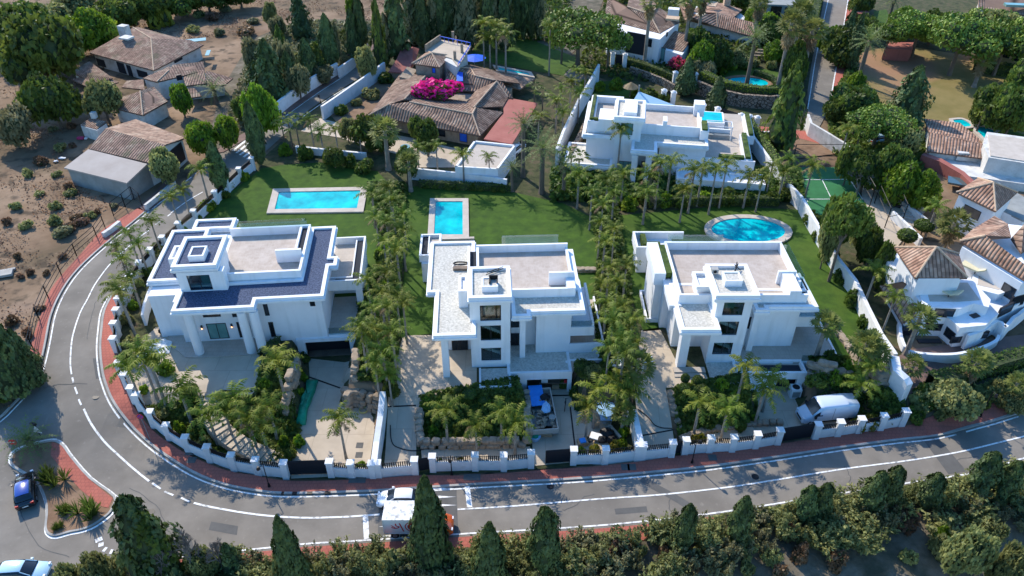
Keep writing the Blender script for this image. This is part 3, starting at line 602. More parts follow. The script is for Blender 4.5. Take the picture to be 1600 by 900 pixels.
class House:
 def __init__(s, name, px, py, z, deg, label, cat='villa', group=None):
  s.o = P(px, py, z); s.a = math.radians(deg); s.c, s.s_ = math.cos(s.a), math.sin(s.a); s.z0 = z
  s.root = empty(name, s.o, s.a, label, cat, group); s.mbs = {}; s.bx = {}
 def L(s, px, py, z):
  p = P(px, py, z) - s.o; return (p.x * s.c + p.y * s.s_, -p.x * s.s_ + p.y * s.c)
 def mb(s, n):
  if n not in s.mbs: s.mbs[n] = MB(0.006)
  return s.mbs[n]
 def rect(s, fl, br, zr):
  u0, v0 = s.L(*fl, zr); u1, v1 = s.L(*br, zr); return u0, v0, u1, v1
 def box(s, part, fl, br, zr, z0, z1):
  u0, v0, u1, v1 = s.rect(fl, br, zr); s.mb(part).box(u0, v0, z0 - s.z0, u1, v1, z1 - s.z0); return u0, v0, u1, v1
 def lbox(s, part, u0, v0, u1, v1, z0, z1): s.mb(part).box(u0, v0, z0 - s.z0, u1, v1, z1 - s.z0)
 def poly(s, pts, zr, snap=True):
  q = [list(s.L(x, y, zr)) for x, y in pts]
  if snap:
   n = len(q); al = [abs(q[(i + 1) % n][0] - q[i][0]) > abs(q[(i + 1) % n][1] - q[i][1]) for i in range(n)]
   for i in range(n):
    k = (i + 1) % n; j = 1 if al[i] else 0; m_ = (q[i][j] + q[k][j]) / 2; q[i][j] = q[k][j] = m_
  return [tuple(p) for p in q]
 def inset(s, q, d):
  n = len(q); a = sum(q[i - 1][0] * q[i][1] - q[i][0] * q[i - 1][1] for i in range(n)); sg = 1 if a > 0 else -1; o = []
  for i in range(n):
   p0, p1, p2 = Vector(q[i - 1]), Vector(q[i]), Vector(q[(i + 1) % n]); e0 = (p1 - p0).normalized(); e1 = (p2 - p1).normalized()
   n0 = Vector((-e0.y, e0.x)) * sg; n1 = Vector((-e1.y, e1.x)) * sg; b = n0 + n1; L_ = max(b.length_squared, .3); o.append(tuple(p1 + b * (2 * d / L_)))
  return o
 def pslab(s, pts, z0, z1, top='roof_gravel', rimh=0.28, wd=0.4, zr=None):
  q = s.poly(pts, zr or z1 + .05); zz = s.z0
  s.mb('roof_slab').prism(s.inset(q, .2), z0 - zz, z1 - .12 - zz); s.mb('cornice').prism(q, z0 + .22 - zz, z1 - .05 - zz)
  a = s.inset(q, .12); b = s.inset(q, .12 + wd); m_ = s.mb('cornice'); n = len(q)
  for i in range(n):
   k = (i + 1) % n; m_.prism([a[i], a[k], b[k], b[i]], z1 - .052 - zz, z1 + rimh - zz)
  s.mb(top).prism(s.inset(q, wd + .11), z1 - .06 - zz, z1 + .03 - zz)
  return q
 def rim(s, part, r, z0, z1, wd=0.35, sides='fblr'):
  u0, v0, u1, v1 = r; u0, u1 = min(u0, u1), max(u0, u1); v0, v1 = min(v0, v1), max(v0, v1)
  if 'f' in sides: s.lbox(part, u0, v0, u1, v0 + wd, z0, z1)
  if 'b' in sides: s.lbox(part, u0, v1 - wd, u1, v1, z0, z1)
  if 'l' in sides: s.lbox(part, u0, v0 + wd, u0 + wd, v1 - wd, z0, z1)
  if 'r' in sides: s.lbox(part, u1 - wd, v0 + wd, u1, v1 - wd, z0, z1)
 def slab(s, r, z0, z1, top='roof_gravel', rimh=0.28, wd=0.4, cornice=0.18):
  """flat roof: slab with a stepped cornice, an upstand all round and gravel inside"""
  u0, v0, u1, v1 = r; u0, u1 = min(u0, u1), max(u0, u1); v0, v1 = min(v0, v1), max(v0, v1)
  s.lbox('roof_slab', u0 + cornice, v0 + cornice, u1 - cornice, v1 - cornice, z0, z1 - 0.12)
  s.lbox('cornice', u0, v0, u1, v1, z0 + 0.22, z1 - 0.05)
  s.rim('cornice', (u0 + .12, v0 + .12, u1 - .12, v1 - .12), z1 - 0.05, z1 + rimh, wd)
  s.lbox(top, u0 + wd + .1, v0 + wd + .1, u1 - wd - .1, v1 - wd - .1, z1 - 0.06, z1 + 0.03)
 def wall_open(s, part, u0, u1, v, th, z0, z1, ops):
  """a wall facing the front (constant v) with real openings (u0,u1,z0,z1)"""
  us = sorted({u0, u1, *[o[0] for o in ops], *[o[1] for o in ops]}); zs = sorted({z0, z1, *[o[2] for o in ops], *[o[3] for o in ops]})
  us = [u for u in us if u0 <= u <= u1]; zs = [z for z in zs if z0 <= z <= z1]
  for a, b in zip(us, us[1:]):
   run = None
   for c, d in zip(zs, zs[1:]):
    hole = any(o[0] <= (a + b) / 2 <= o[1] and o[2] <= (c + d) / 2 <= o[3] for o in ops)
    if hole:
     if run: s.lbox(part, a, v, b, v + th, *run); run = None
    else: run = (run[0], d) if run else (c, d)
   if run: s.lbox(part, a, v, b, v + th, *run)
 def window(s, u0, u1, v, z0, z1, glass='glass', mull=1, fr=0.07, name='window', axis='v', transp=False, fm='frame'):
  f = MB(0.002); zz = s.z0; g = MB(0.002)
  def bx_(m, a, b, c, d, off, th):
   if axis == 'v': m.box(a, v + off, c - zz, b, v + off + th, d - zz)
   else: m.box(v + off, a, c - zz, v + off + th, b, d - zz)
  bx_(f, u0, u1, z0, z0 + fr, 0.0, .1); bx_(f, u0, u1, z1 - fr, z1, 0.0, .1)
  bx_(f, u0, u0 + fr, z0 + fr, z1 - fr, 0.0, .1); bx_(f, u1 - fr, u1, z0 + fr, z1 - fr, 0.0, .1)
  for k in range(1, mull + 1):
   c = u0 + (u1 - u0) * k / (mull + 1); bx_(f, c - fr / 2, c + fr / 2, z0 + fr, z1 - fr, 0.0, .08)
  fo = f.build(name, M[fm], s.root)
  bx_(g, u0 + fr, u1 - fr, z0 + fr, z1 - fr, 0.03, .02); g.build('pane', M[glass], fo)
 def wpx(s, x0, x1, ytop, ybot, zb, ybase, ins=-0.05, **k):
  """window on a front wall whose foot shows at row ybase (height zb)"""
  Y = P(800, ybase, zb).y; zt, t = zfor(ytop, Y); z_, _ = zfor(ybot, Y)
  u0, v = s.L(x0, *_row(Y, (zt + z_) / 2)); u1, v2 = s.L(x1, *_row(Y, (zt + z_) / 2))
  s.window(u0, u1, (v + v2) / 2 + ins, z_, zt, **k); return u0, u1, (v + v2) / 2, z_, zt
 def tube(s, part, pts, r, n=8): s.mb(part).tube([(p[0], p[1], p[2] - s.z0) for p in pts], r, n)
 def cyl(s, part, u, v, z0, z1, r, n=16): s.mb(part).tube([(u, v, z0 - s.z0), (u, v, z1 - s.z0)], r, n)
 def done(s, mats):
  out = {}
  for n, m in s.mbs.items():
   for c in clusters(m): out[n] = c.build(n, M[mats[n]], s.root)
  return out
def _row(Y, z):
 dz = z - HC; d = Y * CT - dz * ST; u = Y * ST + dz * CT; return (450 - FOC * u / d, z)
# glass you can see through, for the stair towers
m = bpy.data.materials.new('clear_glass'); m.use_nodes = True; n = m.node_tree
g_ = n.nodes.new('ShaderNodeBsdfGlossy'); g_.inputs['Roughness'].default_value = 0.05; t_ = n.nodes.new('ShaderNodeBsdfTransparent'); t_.inputs[0].default_value = (0.72, 0.82, 0.82, 1)
mx_ = n.nodes.new('ShaderNodeMixShader'); mx_.inputs[0].default_value = 0.12
n.links.new(t_.outputs[0], mx_.inputs[1]); n.links.new(g_.outputs[0], mx_.inputs[2]); n.links.new(mx_.outputs[0], n.nodes['Material Output'].inputs[0]); M['clear'] = m
def water_mat(name, c0, c1):
 m = mat(name, [c0, c1], 0.3, rough=0.05, spec=0.12, bump=0.12, bscale=1.2, detail=4); return m
M['water'] = water_mat('pool_water', (0.0, 0.26, 0.33), (0.0, 0.58, 0.60))
M['plant_dark'] = M['hedge']
VM = dict(wall='white', roof_slab='white', cornice='white', roof_gravel='gravelw', roof_gravel_dark='gravelb', roof_terrace='rooftile', parapet='white', tower='white', column='white',
  terrace='terrace', balcony='white', planter='white', planter_soil='darkin', garage_door='gate', door='gate', opening='darkin', chimney='white', stairs='white', interior='inner',
  glass_rail='clear', skylight='white', garage='white', planter_hedge='hedge', step='terrace', shelf='inner', pergola='white', interior_floor='inner', lamp='white')
def tower(V, wx0, wx1, base, zb, corn_fl, corn_br, ztop, wins, back_depth=None, dark=False):
 """stair tower: hollow, big windows in front, a white stair inside"""
 u0, v0 = V.L(wx0, base, zb); u1, _ = V.L(wx1, base, zb)
 cu0, cv0, cu1, cv1 = V.rect(corn_fl, corn_br, ztop)
 v1 = max(cv0, cv1) - 0.45; th = 0.3; zc = ztop - 0.55
 ops = []
 Y = P(800, base, zb).y
 for (a, b, ty, by) in wins:
  zt, _ = zfor(ty, Y); z_, _ = zfor(by, Y); r1 = _row(Y, (zt + z_) / 2); ua, _ = V.L(a, *r1); ub, _ = V.L(b, *r1); ops.append((ua, ub, z_, zt))
 V.wall_open('tower', u0, u1, v0, th, zb - 0.2, zc, ops)
 V.lbox('tower', u0, v0 + th, u0 + th, v1, zb - .2, zc); V.lbox('tower', u1 - th, v0 + th, u1, v1, zb - .2, zc); V.lbox('tower', u0 + th, v1 - th, u1 - th, v1, zb - .2, zc)
 V.lbox('interior', u0 + th + .01, v0 + 2.6, u1 - th - .01, v0 + 2.75, zb - .1, zc - .1)
 V.lbox('interior', u0 + th, v0 + th, u1 - th, v0 + 2.6, zb - .1, zb)
 for i, (ua, ub, z_, zt) in enumerate(ops):
  V.window(ua, ub, v0 + 0.1, z_, zt, glass='clear', mull=1 if i else 0)
  if i > 0 or len(ops) == 1 and False:
   a = (ua - .1, z_ + (zt - z_) * .80); b = (ub + .1, z_ + (zt - z_) * .18); vv = v0 + 0.75; n_ = 9
   for k in range(n_):
    ka, kb = k / n_, (k + 1) / n_; ux0 = a[0] + (b[0] - a[0]) * ka; ux1 = a[0] + (b[0] - a[0]) * kb; zz = a[1] + (b[1] - a[1]) * kb
    V.lbox('stairs', ux0, vv, ux1, vv + 1.1, zz - .12, zz + .28)

   V.mb('stair_glass').prism([(ua + .3, vv + 1.3), (ub - .1, vv + 1.3), (ub - .1, vv + 1.34), (ua + .3, vv + 1.34)], z_ - V.z0, zt - (zt - z_) * .35 - V.z0)
  else:
   V.lbox('stair_glass', ua + .35, v0 + 1.2, ub - .7, v0 + 1.25, z_ - .1, zt + .1)
 r = (cu0, cv0, cu1, cv1)
 V.slab(r, zc, ztop - .05, 'roof_gravel_dark' if dark else 'roof_gravel', 0.35, 0.42)
 return u0, v0, u1, v1, r
VM['stair_glass'] = 'teal'; VM['frame'] = 'frame'
# ================================================================== middle villa
V = House('modern_villa', 770, 574, 2.6, 2.5, 'white flat roofed villa with pale gravel roof, between the two long palm rows')
lo, lf = 0.0, 2.5
# left wing
uA0, vA0, uA1, vA1 = V.rect((677, 527), (745, 378), 9.05)
V.pslab([(677, 527), (745, 527), (744, 378), (668.5, 378), (669, 460), (677, 459)], 8.45, 8.95, zr=9.05)
ub, vb = V.L(690, 547, 2.6)
V.lbox('wall', uA0 + .6, vb, uA1 + 2, vA1 - .5, 2.5, 8.5)
V.box('column', (693, 590), (703.5, 579), 2.6, 2.5, 8.5)
V.wpx(706, 731, 529, 546.5, 2.6, 547, ins=-.06, glass='darkglass', name='door', mull=2)
# roof terrace block
uB0, vB0, uB1, vB1 = V.rect((745, 454), (886.5, 378.5), 10.1)
uW0, vW0 = V.L(837, 551, 2.7); uW1, _ = V.L(890, 551, 2.7)
V.lbox('wall', uB0 - .2, vB0 + .25, uB1 - .1, vB1, 2.5, 9.0)
V.lbox('roof_terrace', uB0 + .3, vB0 + .3, uB1 - .3, vB1 - .3, 8.98, 9.06)
V.rim('parapet', (uB0, vB0, uB1, vB1), 8.5, 10.05, 0.28, 'fb')
V.lbox('parapet', uB0, vB0 + .28, uB0 + .28, vB1 - .28, 8.5, 9.95); V.lbox('parapet', uB0 - 1.0, vB0 + 3, uB0 - .75, vB1 + .02, 8.5, 9.93)
V.lbox('planter_soil', uB0 - .75, vB0 + 3, uB0, vB1 - .3, 8.9, 9.3)
V.lbox('parapet', uB1 - .28, vB0 + .28, uB1, vB1 - .28, 8.5, 9.6)
V.lbox('cornice', uB1, vB0 + 1.5, uB1 + .7, vB1 + .1, 8.5, 9.05)
V.lbox('glass_rail', uB0 + 3.0, vB1 + .8, uB1 - 1.0, vB1 + .83, 8.9, 10.7); V.lbox('cornice', uB0 - .5, vB1 - .02, uB1 - .2, vB1 + 1.0, 8.5, 9.0)
ux, vx = V.L(858, 427, 10.7); V.lbox('parapet', ux, vx, uB1 - .02, vx + .28, 8.9, 10.75); V.lbox('parapet', uB1 - .9, vB0 - .01, uB1 + .01, vx + .5, 8.55, 10.1)
# front right gravel roof
rC = V.rect((799, 497), (908, 452), 9.05); rC2 = V.rect((831, 489), (914, 436), 9.05)
V.pslab([(797, 497), (831, 497), (831, 489), (914.5, 488.5), (908, 437), (893, 437), (893, 452), (797, 452)], 8.4, 8.9, zr=9.0)
V.lbox('wall', uW0, vW0, uW1, vB0 + 1, 2.6, 8.5)
uq, _ = V.L(799, 545, 2.7); V.lbox('wall', uq, vW0 + 1.4, uW0 + .1, vB0 + 1, 2.6, 8.5)
V.box('column', (812, 559), (820, 553), 2.7, 2.6, 8.45)
V.wpx(799, 812, 501, 520, 2.7, 548, ins=.9, glass='darkglass'); V.wpx(799, 812, 530, 548, 2.7, 549, ins=.9, glass='darkglass')
# balcony and terrace on the right
ur0, vr0 = V.L(890, 551, 2.7);
V.lbox('balcony', ur0 - .1, vr0 + .6, ur0 + 2.6, vr0 + 8, 5.3, 5.75); V.lbox('balcony', ur0 - .1, vr0 + .3, ur0 + 2.6, vr0 + .6, 4.9, 6.1)
V.lbox('balcony', ur0 + 2.35, vr0 + .6, ur0 + 2.6, vr0 + 8, 4.9, 6.4); V.lbox('glass_rail', ur0, vr0 + .42, ur0 + 2.3, vr0 + .45, 6.1, 6.9)
V.lbox('terrace', ur0 - .1, vr0 + .5, ur0 + 3.7, vr0 + 9, 2.6, 3.1)
V.lbox('balcony', ur0 - .1, vr0 - .05, ur0 + 3.9, vr0 + .15, 2.6, 4.0); V.lbox('planter_soil', ur0, vr0 + .15, ur0 + 3.7, vr0 + .5, 2.6, 3.5)
V.lbox('balcony', ur0 + 3.7, vr0 + .15, ur0 + 3.9, vr0 + 9, 2.0, 3.6)
# garage with its roof terrace
g0 = V.rect((793, 583.5), (889, 548), 3.0); g1 = V.rect((884, 564), (938, 548), 3.0)
gw = V.L(823, 613, 0)[0]; gw1 = V.L(886, 613, 0)[0]
V.wall_open('garage', g0[0], g0[2], g0[1], .35, -0.1, 2.75, [(gw, gw1, -0.1, 1.95)])
V.lbox('garage', g0[0], g0[1] + .35, g0[0] + .3, g0[3] + 1, -.1, 2.75); V.lbox('garage', g0[2] - .3, g0[1] + .35, g0[2], g0[3] + 1, -.1, 2.75)
V.lbox('garage', g1[0], g1[1], g1[2], g1[1] + .35, 1.0, 2.75); V.lbox('garage', g1[2] - .3, g1[1] + .35, g1[2], g1[3] + .4, 1.5, 2.75)
V.lbox('roof_gravel', g0[0] + .3, g0[1] + .3, g0[2] - .2, g0[3] + 2, 2.5, 2.7); V.lbox('roof_gravel', g0[2] - .5, g1[1] + .3, g1[2] - .25, g1[3] + 1, 2.51, 2.69)
V.rim('parapet', (g0[0], g0[1], g0[2], g0[3] + .5), 2.7, 3.0, .25, 'fl'); V.rim('parapet', (g0[2] - .25, g1[1], g1[2], g1[3] + .4), 2.7, 3.0, .25, 'fr'); V.lbox('parapet', g0[2] - .25, g0[1] + .25, g0[2], g1[1], 2.7, 3.0)
V.lbox('interior_floor', g0[0] + .3, g0[1] + .35, g0[2] - .3, g0[1] + 6, -.05, 0.03); V.lbox('opening', g0[0] + .3, g0[1] + 5.6, g0[2] - .3, g0[1] + 5.8, 0, 2.6)
V.lbox('shelf', gw + 2.3, g0[1] + 4.4, gw1 + .2, g0[1] + 5.3, 0, .5)
# low terrace in front of the tower
V.box('terrace_parapet', (750, 607), (796, 575), 2.7, 2.2, 2.72)
V.rim('parapet', V.rect((749, 608), (797, 574), 2.7), 2.0, 2.95, .2, 'flr')
VM['terrace_parapet'] = 'gravelw'
T = tower(V, 737.5, 797.5, 574, 2.6, (730, 470.5), (798, 417.5), 12.3, [(750, 783, 478, 502.5), (751, 783, 509.5, 533), (752, 783, 544.5, 564.5)])
V.box('skylight', (753, 449), (777.5, 433), 12.95, 12.0, 12.85); V.box('roof_gravel', (756, 447), (775, 434.5), 12.95, 12.85, 12.9)
V.rim('skylight', V.rect((753, 449), (777.5, 433), 12.95), 12.85, 13.0, .18)
r = V.rect((716, 455), (731, 430), 11.2); V.lbox('chimney', r[0], r[1], r[2], r[3], 8.9, 10.9); V.rim('chimney', r, 10.9, 11.2, .3)
# left extension with planter
r = V.rect((661, 441), (680, 395), 2.6); V.lbox('wall', r[0], r[1], r[2] + 1.2, r[1] + 4.6, 2.2, 5.4)
r = V.rect((655, 402.5), (690, 368), 6.0); V.lbox('balcony', r[0], r[1], r[2], r[3], 5.3, 5.75); V.rim('balcony', r, 5.75, 6.3, .25)
V.lbox('planter_soil', r[0] + .25, r[1] + .25, r[0] + 1.0, r[3] - .25, 5.7, 6.0); V.lbox('balcony', r[0] + 1.0, r[1] + .7, r[0] + 1.15, r[3], 5.7, 6.2); V.lbox('terrace', r[0] + 1.15, r[1] + .8, r[2], r[3] - .25, 5.7, 5.85)
V.box('pool_terrace', (672, 378), (741, 373.5), 2.6, 2.3, 3.0); VM['pool_terrace'] = 'coping'
V.done(VM)
# tools left on its roofs
def clutter(name, label, cat, px, py, z, items, group=None):
 p = P(px, py, z); e = empty(name, p, 0, label, cat, group)
 for nm, m, fn in items:
  mb = MB(); fn(mb); mb.build(nm, M[m], e)
 return e
clutter('cable_pile', 'black cables coiled on the pale gravel roof left of the middle stair tower', 'cables', 721, 416, 9.0, [
 ('coil', 'rail', lambda m: m.tube([(.9 * math.cos(t / 3), .35 * math.sin(t / 3) + .3, .1 + t * .01) for t in range(20)], .09)),
 ('box', 'inner', lambda m: m.box(-.9, -.9, 0, .8, -.3, .3)), ('sheet', 'paint', lambda m: m.box(-1.0, -.3, 0, 1.0, .3, .06))])
clutter('cable_pile', 'black ladder frame lying on top of the middle stair tower roof', 'ladder', 773, 426, 12.4, [
 ('rail', 'rail', lambda m: (m.tube([(-.9, -.5, .1), (.9, .5, .2)], .05), m.tube([(-.8, -.1, .1), (.9, .8, .2)], .05), m.tube([(-.3, -.2, .12), (-.3, .2, .12)], .05), m.tube([(.4, .2, .15), (.4, .6, .15)], .05)))])
clutter('antenna_frame', 'small black square frame standing on the skylight of the middle tower', 'frame', 771, 440, 12.95, [
 ('frame', 'rail', lambda m: (m.box(-.45, -.4, 0, -.3, .5, .25), m.box(.3, -.4, 0, .45, .5, .25), m.box(-.45, .35, 0, .45, .5, .5)))])
# ================================================================== left villa
V = House('modern_villa', 300, 560, 2.6, 5.0, 'white flat roofed villa with dark blue gravel roof beside the bend of the road')
# two-storey left body
r = V.rect((228, 443), (330, 358), 9.0); V.slab(r, 8.4, 8.92, 'roof_gravel_dark')
bu0, bv0 = V.L(242, 508, 2.6); V.lbox('wall', r[0] + .7, bv0, r[2] + 4, r[3] - .5, 2.5, 8.5)
r0 = r
# back left small roof
r = V.rect((298, 361), (372, 341), 9.0); V.slab(r, 8.42, 8.9, 'roof_gravel_dark'); V.lbox('wall', r[0] + .5, r[1], r[2] - .5, r[3] - .5, 2.4, 8.5)
# front roofs
rF = V.rect((266, 488), (392, 440), 9.0);
rG = V.rect((390, 471), (509, 437), 9.0);
rH = V.rect((490, 430), (527, 355), 9.0); V.pslab([(266.5, 488), (397, 484.5), (402.5, 471), (506, 465), (517, 418), (528.5, 417), (529, 402), (519, 401), (527, 355), (484, 355), (469, 436), (350, 441), (283, 446)], 8.4, 8.92, 'roof_gravel_dark', zr=9.0)
rI = V.rect((512, 412), (524, 402), 9.0); pass
# roof terrace
t0 = V.rect((355, 430), (486, 352), 10.0); t0 = (t0[0] - 1.6, *t0[1:])
V.lbox('wall', t0[0], t0[1] + .3, t0[2], t0[3] - .2, 2.5, 8.95); V.lbox('wall', t0[2] - 1, t0[1] + .35, rH[2] - .8, t0[3] - .25, 2.5, 8.5)
V.lbox('roof_terrace', t0[0] + .2, t0[1] + .2, t0[2] - .2, t0[3] - .2, 8.97, 9.07)
V.rim('parapet', t0, 8.9, 10.15, .28, 'fb')
V.lbox('parapet', t0[2] - 1.25, t0[1] + 3.6, t0[2] - .98, t0[3] - .2, 8.9, 10.1); V.lbox('parapet', t0[2] - .26, t0[1] + .2, t0[2] + .02, t0[3] - .2, 8.9, 10.12); V.lbox('planter_soil', t0[2] - 1.0, t0[1] + 3.6, t0[2] - .2, t0[3] - .3, 9, 9.8)
V.lbox('parapet', t0[2] - 3.2, t0[1] + 3.3, t0[2] - .3, t0[1] + 3.6, 9.0, 10.75)
V.lbox('glass_rail', t0[0] + 1, t0[3] + .3, t0[2] - .5, t0[3] + .33, 9, 10.8)
# front walls
fw = V.L(330, 534, 2.6); fw2 = V.L(418, 531, 2.6)
V.lbox('wall', V.L(292, 534, 2.6)[0], fw[1], fw2[0], fw[1] + 2, 2.5, 8.5)
V.lbox('wall', V.L(262, 508, 2.6)[0], fw[1] + 1.3, V.L(292, 534, 2.6)[0] + .2, fw[1] + 4, 2.5, 8.5)
mw = V.L(416, 578, 0.0); mw2 = V.L(515, 572, 0.0)
V.lbox('wall', fw2[0] - .4, V.L(440, 532, 2.6)[1], mw2[0], t0[1] + 1, 2.3, 8.5); V.lbox('wall', fw2[0] - .4, V.L(440, 532, 2.6)[1] + .05, V.L(474, 560, 0)[0], t0[1] + 1, -.1, 2.4)
V.lbox('wall', mw2[0] - 3, V.L(515, 525, 2.6)[1] + 1.5, rH[2] - .7, rH[3] - 1, 2.5, 8.5)
_v = V.L(440, 532, 2.6)[1]
def fwin(x0, x1, y0, y1, vplane, **k):
 """window by pixel on the plane v = vplane"""
 def solve(px, py):
  lo_, hi_ = -2.0, 14.0
  for _ in range(40):
   z = (lo_ + hi_) / 2
   if V.L(px, py, z)[1] > vplane: lo_ = z
   else: hi_ = z
  return V.L(px, py, z)[0], z
 ua, zt = solve((x0 + x1) / 2, y0); ub_, zb_ = solve((x0 + x1) / 2, y1); um = (solve(x0, (y0 + y1) / 2)[0], solve(x1, (y0 + y1) / 2)[0])
 V.window(um[0], um[1], vplane - .05, zb_, zt, **k)
fwin(325, 356, 505, 529, fw[1], glass='teal', mull=1)
fwin(317, 345, 491, 495, fw[1], glass='darkglass', mull=0); fwin(363, 370, 490, 495, fw[1], glass='darkglass', mull=0); fwin(381, 385, 490, 495, fw[1], glass='darkglass', mull=0)
fwin(372, 376, 503, 527, fw[1], glass='darkglass', mull=0, name='door'); fwin(389, 392, 502, 526, fw[1], glass='darkglass', mull=0)
fwin(412, 419, 470, 493, _v, glass='darkglass', mull=0); fwin(421.5, 429, 503, 526, _v, glass='darkglass', mull=0); fwin(484, 492, 468, 478, _v, glass='darkglass', mull=0)
fwin(425, 435, 533, 538, _v, glass='darkglass', mull=0)
for x, y in ((314, 515), (361, 514)):
 q = None
for (cx, cy) in ((312, 555.5), (393, 553), (411, 552)):
 u, v = V.L(cx, cy, 2.6); V.cyl('column', u, v + .3, 2.6, 8.5, .5)
# garage opening right
ga = V.L(481, 559, 0); gb = V.L(549, 557, 0); gv = ga[1]
V.wall_open('garage', ga[0] - .9, gb[0] + .9, gv, .35, -.1, 2.75, [(ga[0], gb[0], -.1, 2.3)])
V.lbox('garage', gb[0] + .6, gv + .35, gb[0] + .9, gv + 7, -.1, 2.7); V.lbox('garage', ga[0] - .9, gv + .35, ga[0] - .6, gv + 4, -.1, 2.7)
V.lbox('interior_floor', ga[0], gv + .1, gb[0], gv + 1.2, -.05, .04); V.lbox('garage_door', ga[0] - .2, gv + 1.2, gb[0] + .2, gv + 1.35, -.1, 2.7)
V.lbox('terrace', mw2[0] - .2, gv + .3, gb[0] + .9, rH[3] - 6, 2.45, 2.75)
V.lbox('balcony', mw2[0] + .1, gv + .25, gb[0] + .6, gv + .55, 2.6, 3.0); V.lbox('glass_rail', mw2[0] + .2, gv + .3, gb[0] + .5, gv + .33, 3, 4.0)
# first floor terrace right, with planter
k0 = V.rect((524, 449), (573, 378), 5.8)
V.lbox('balcony', k0[0] - 1, k0[1], k0[2], k0[3], 5.3, 5.7); V.lbox('terrace', k0[0] - .8, k0[1] + .3, k0[2] - .3, k0[3] - .3, 5.69, 5.76); V.rim('balcony', (k0[0] - 1, k0[1], k0[2], k0[3]), 5.7, 6.7, .22, 'fb')
V.lbox('balcony', k0[2] - .22, k0[1] + .2, k0[2], k0[3] - .2, 5.7, 6.7); V.lbox('balcony', k0[2] - 1.2, k0[1] + .9, k0[2] - 1.05, k0[3] - .5, 5.7, 6.5); V.lbox('planter_soil', k0[0], k0[1] + .25, k0[2] - .3, k0[1] + .8, 5.7, 6.4); V.lbox('planter_soil', k0[2] - 1.05, k0[1] + .9, k0[2] - .25, k0[3] - .5, 5.7, 6.3)
V.lbox('balcony', k0[0] - .6, k0[1] + .8, k0[2] - 1.05, k0[1] + .95, 5.7, 6.6)
V.lbox('wall', k0[0] - 1, k0[1] + 3.0, k0[2] - .2, k0[3] - .2, 2.5, 5.35); V.lbox('column', k0[2] - .8, k0[1] + .1, k0[2] - .1, k0[1] + .8, 2.6, 5.35)
# tower on the roof
u0, v0 = V.L(284, 457, 8.9); u1, _ = V.L(348, 457, 8.9); c = V.rect((265, 422), (358, 369), 12.0)
o = [(V.L(296, 440, 10)[0] , V.L(331, 440, 10)[0], 9.05, 11.1)]
V.wall_open('tower', u0, u1, v0, .3, 8.8, 11.5, o); V.window(o[0][0], o[0][1], v0 + .1, 9.05, 11.1, glass='clear', mull=1)
V.lbox('stair_glass', o[0][0] + 1.1, v0 + 1.0, o[0][1], v0 + 1.05, 9, 11.3); V.lbox('interior', o[0][0] - .2, v0 + 1.6, o[0][1] + .2, v0 + 1.7, 9, 11.3)
V.lbox('tower', u0, v0 + .3, u0 + .3, c[3] - .5, 8.8, 11.5); V.lbox('tower', u1 - .3, v0 + .3, u1, c[3] - 2.4, 8.8, 11.5); V.lbox('tower', u0 + .3, c[3] - .8, u1 - 1, c[3] - .5, 8.8, 11.5)
V.lbox('column', c[2] - 1.2, c[3] - 1.3, c[2] - .5, c[3] - .6, 8.8, 11.5); V.lbox('column', u1 - .2, v0 - .03, u1 + .5, v0 + .9, 8.8, 11.5)
V.slab(c, 11.4, 11.95, 'roof_gravel_dark', .35, .42)
r = V.rect((293, 401), (324, 384), 12.7); V.lbox('skylight', r[0], r[1], r[2], r[3], 11.9, 12.55); V.rim('skylight', r, 12.55, 12.72, .2); V.lbox('roof_gravel_dark', r[0] + .2, r[1] + .2, r[2] - .2, r[3] - .2, 12.5, 12.62)
r = V.rect((262, 404), (285, 382), 11.0); V.lbox('chimney', r[0], r[1], r[2], r[3], 8.9, 10.6); V.rim('chimney', r, 10.6, 10.9, .3)
# curved garden stair wall at the left corner
pts = [V.L(*a, 2.6) for a in ((226, 509), (229, 492), (235, 474), (243, 456))]
for a, b in zip(pts, pts[1:]):
 d = Vector((b[0] - a[0], b[1] - a[1], 0)); n_ = Vector((-d.y, d.x, 0)).normalized() * -.15
 V.mb('stair_wall').prism([(a[0], a[1]), (a[0] + n_.x * 2, a[1] + n_.y * 2), (b[0] + n_.x * 2, b[1] + n_.y * 2), (b[0], b[1])], -.4, 1.6)
VM['stair_wall'] = 'white'
V.done(VM)
# wall lamps lit beside the doors
lm = bpy.data.materials.new('lamp_glow'); lm.use_nodes = True; lb_ = lm.node_tree.nodes['Principled BSDF']; lb_.inputs['Emission Color'].default_value = (1, .45, .18, 1); lb_.inputs['Emission Strength'].default_value = 2.0; lb_.inputs['Base Color'].default_value = (.9, .6, .4, 1); M['glow'] = lm
for i, (x, lb2) in enumerate(((315, 'lit orange wall lamp left of the stair window on the left villa'), (361, 'lit orange wall lamp right of the stair window on the left villa'), (406, 'lit orange wall lamp beside the right hand round column of the left villa'))):
 u = V.L(x, *_row((V.o + Vector((-fw[1] * V.s_, fw[1] * V.c, 0))).y, 4.9))[0]; vv = fw[1] - .12
 wpos = V.o + Vector((u * V.c - vv * V.s_, u * V.s_ + vv * V.c, 4.9 - 2.6))
 e = empty('wall_lamp', wpos, 0, lb2, 'wall lamp', 'wall lamps of the left villa')
 MB().box(-.09, -.05, -.2, .09, .08, .2).build('lamp_body', M['frame'], e); MB().box(-.06, -.08, -.28, .06, -.051, -.12).build('bulb', M['glow'], e)
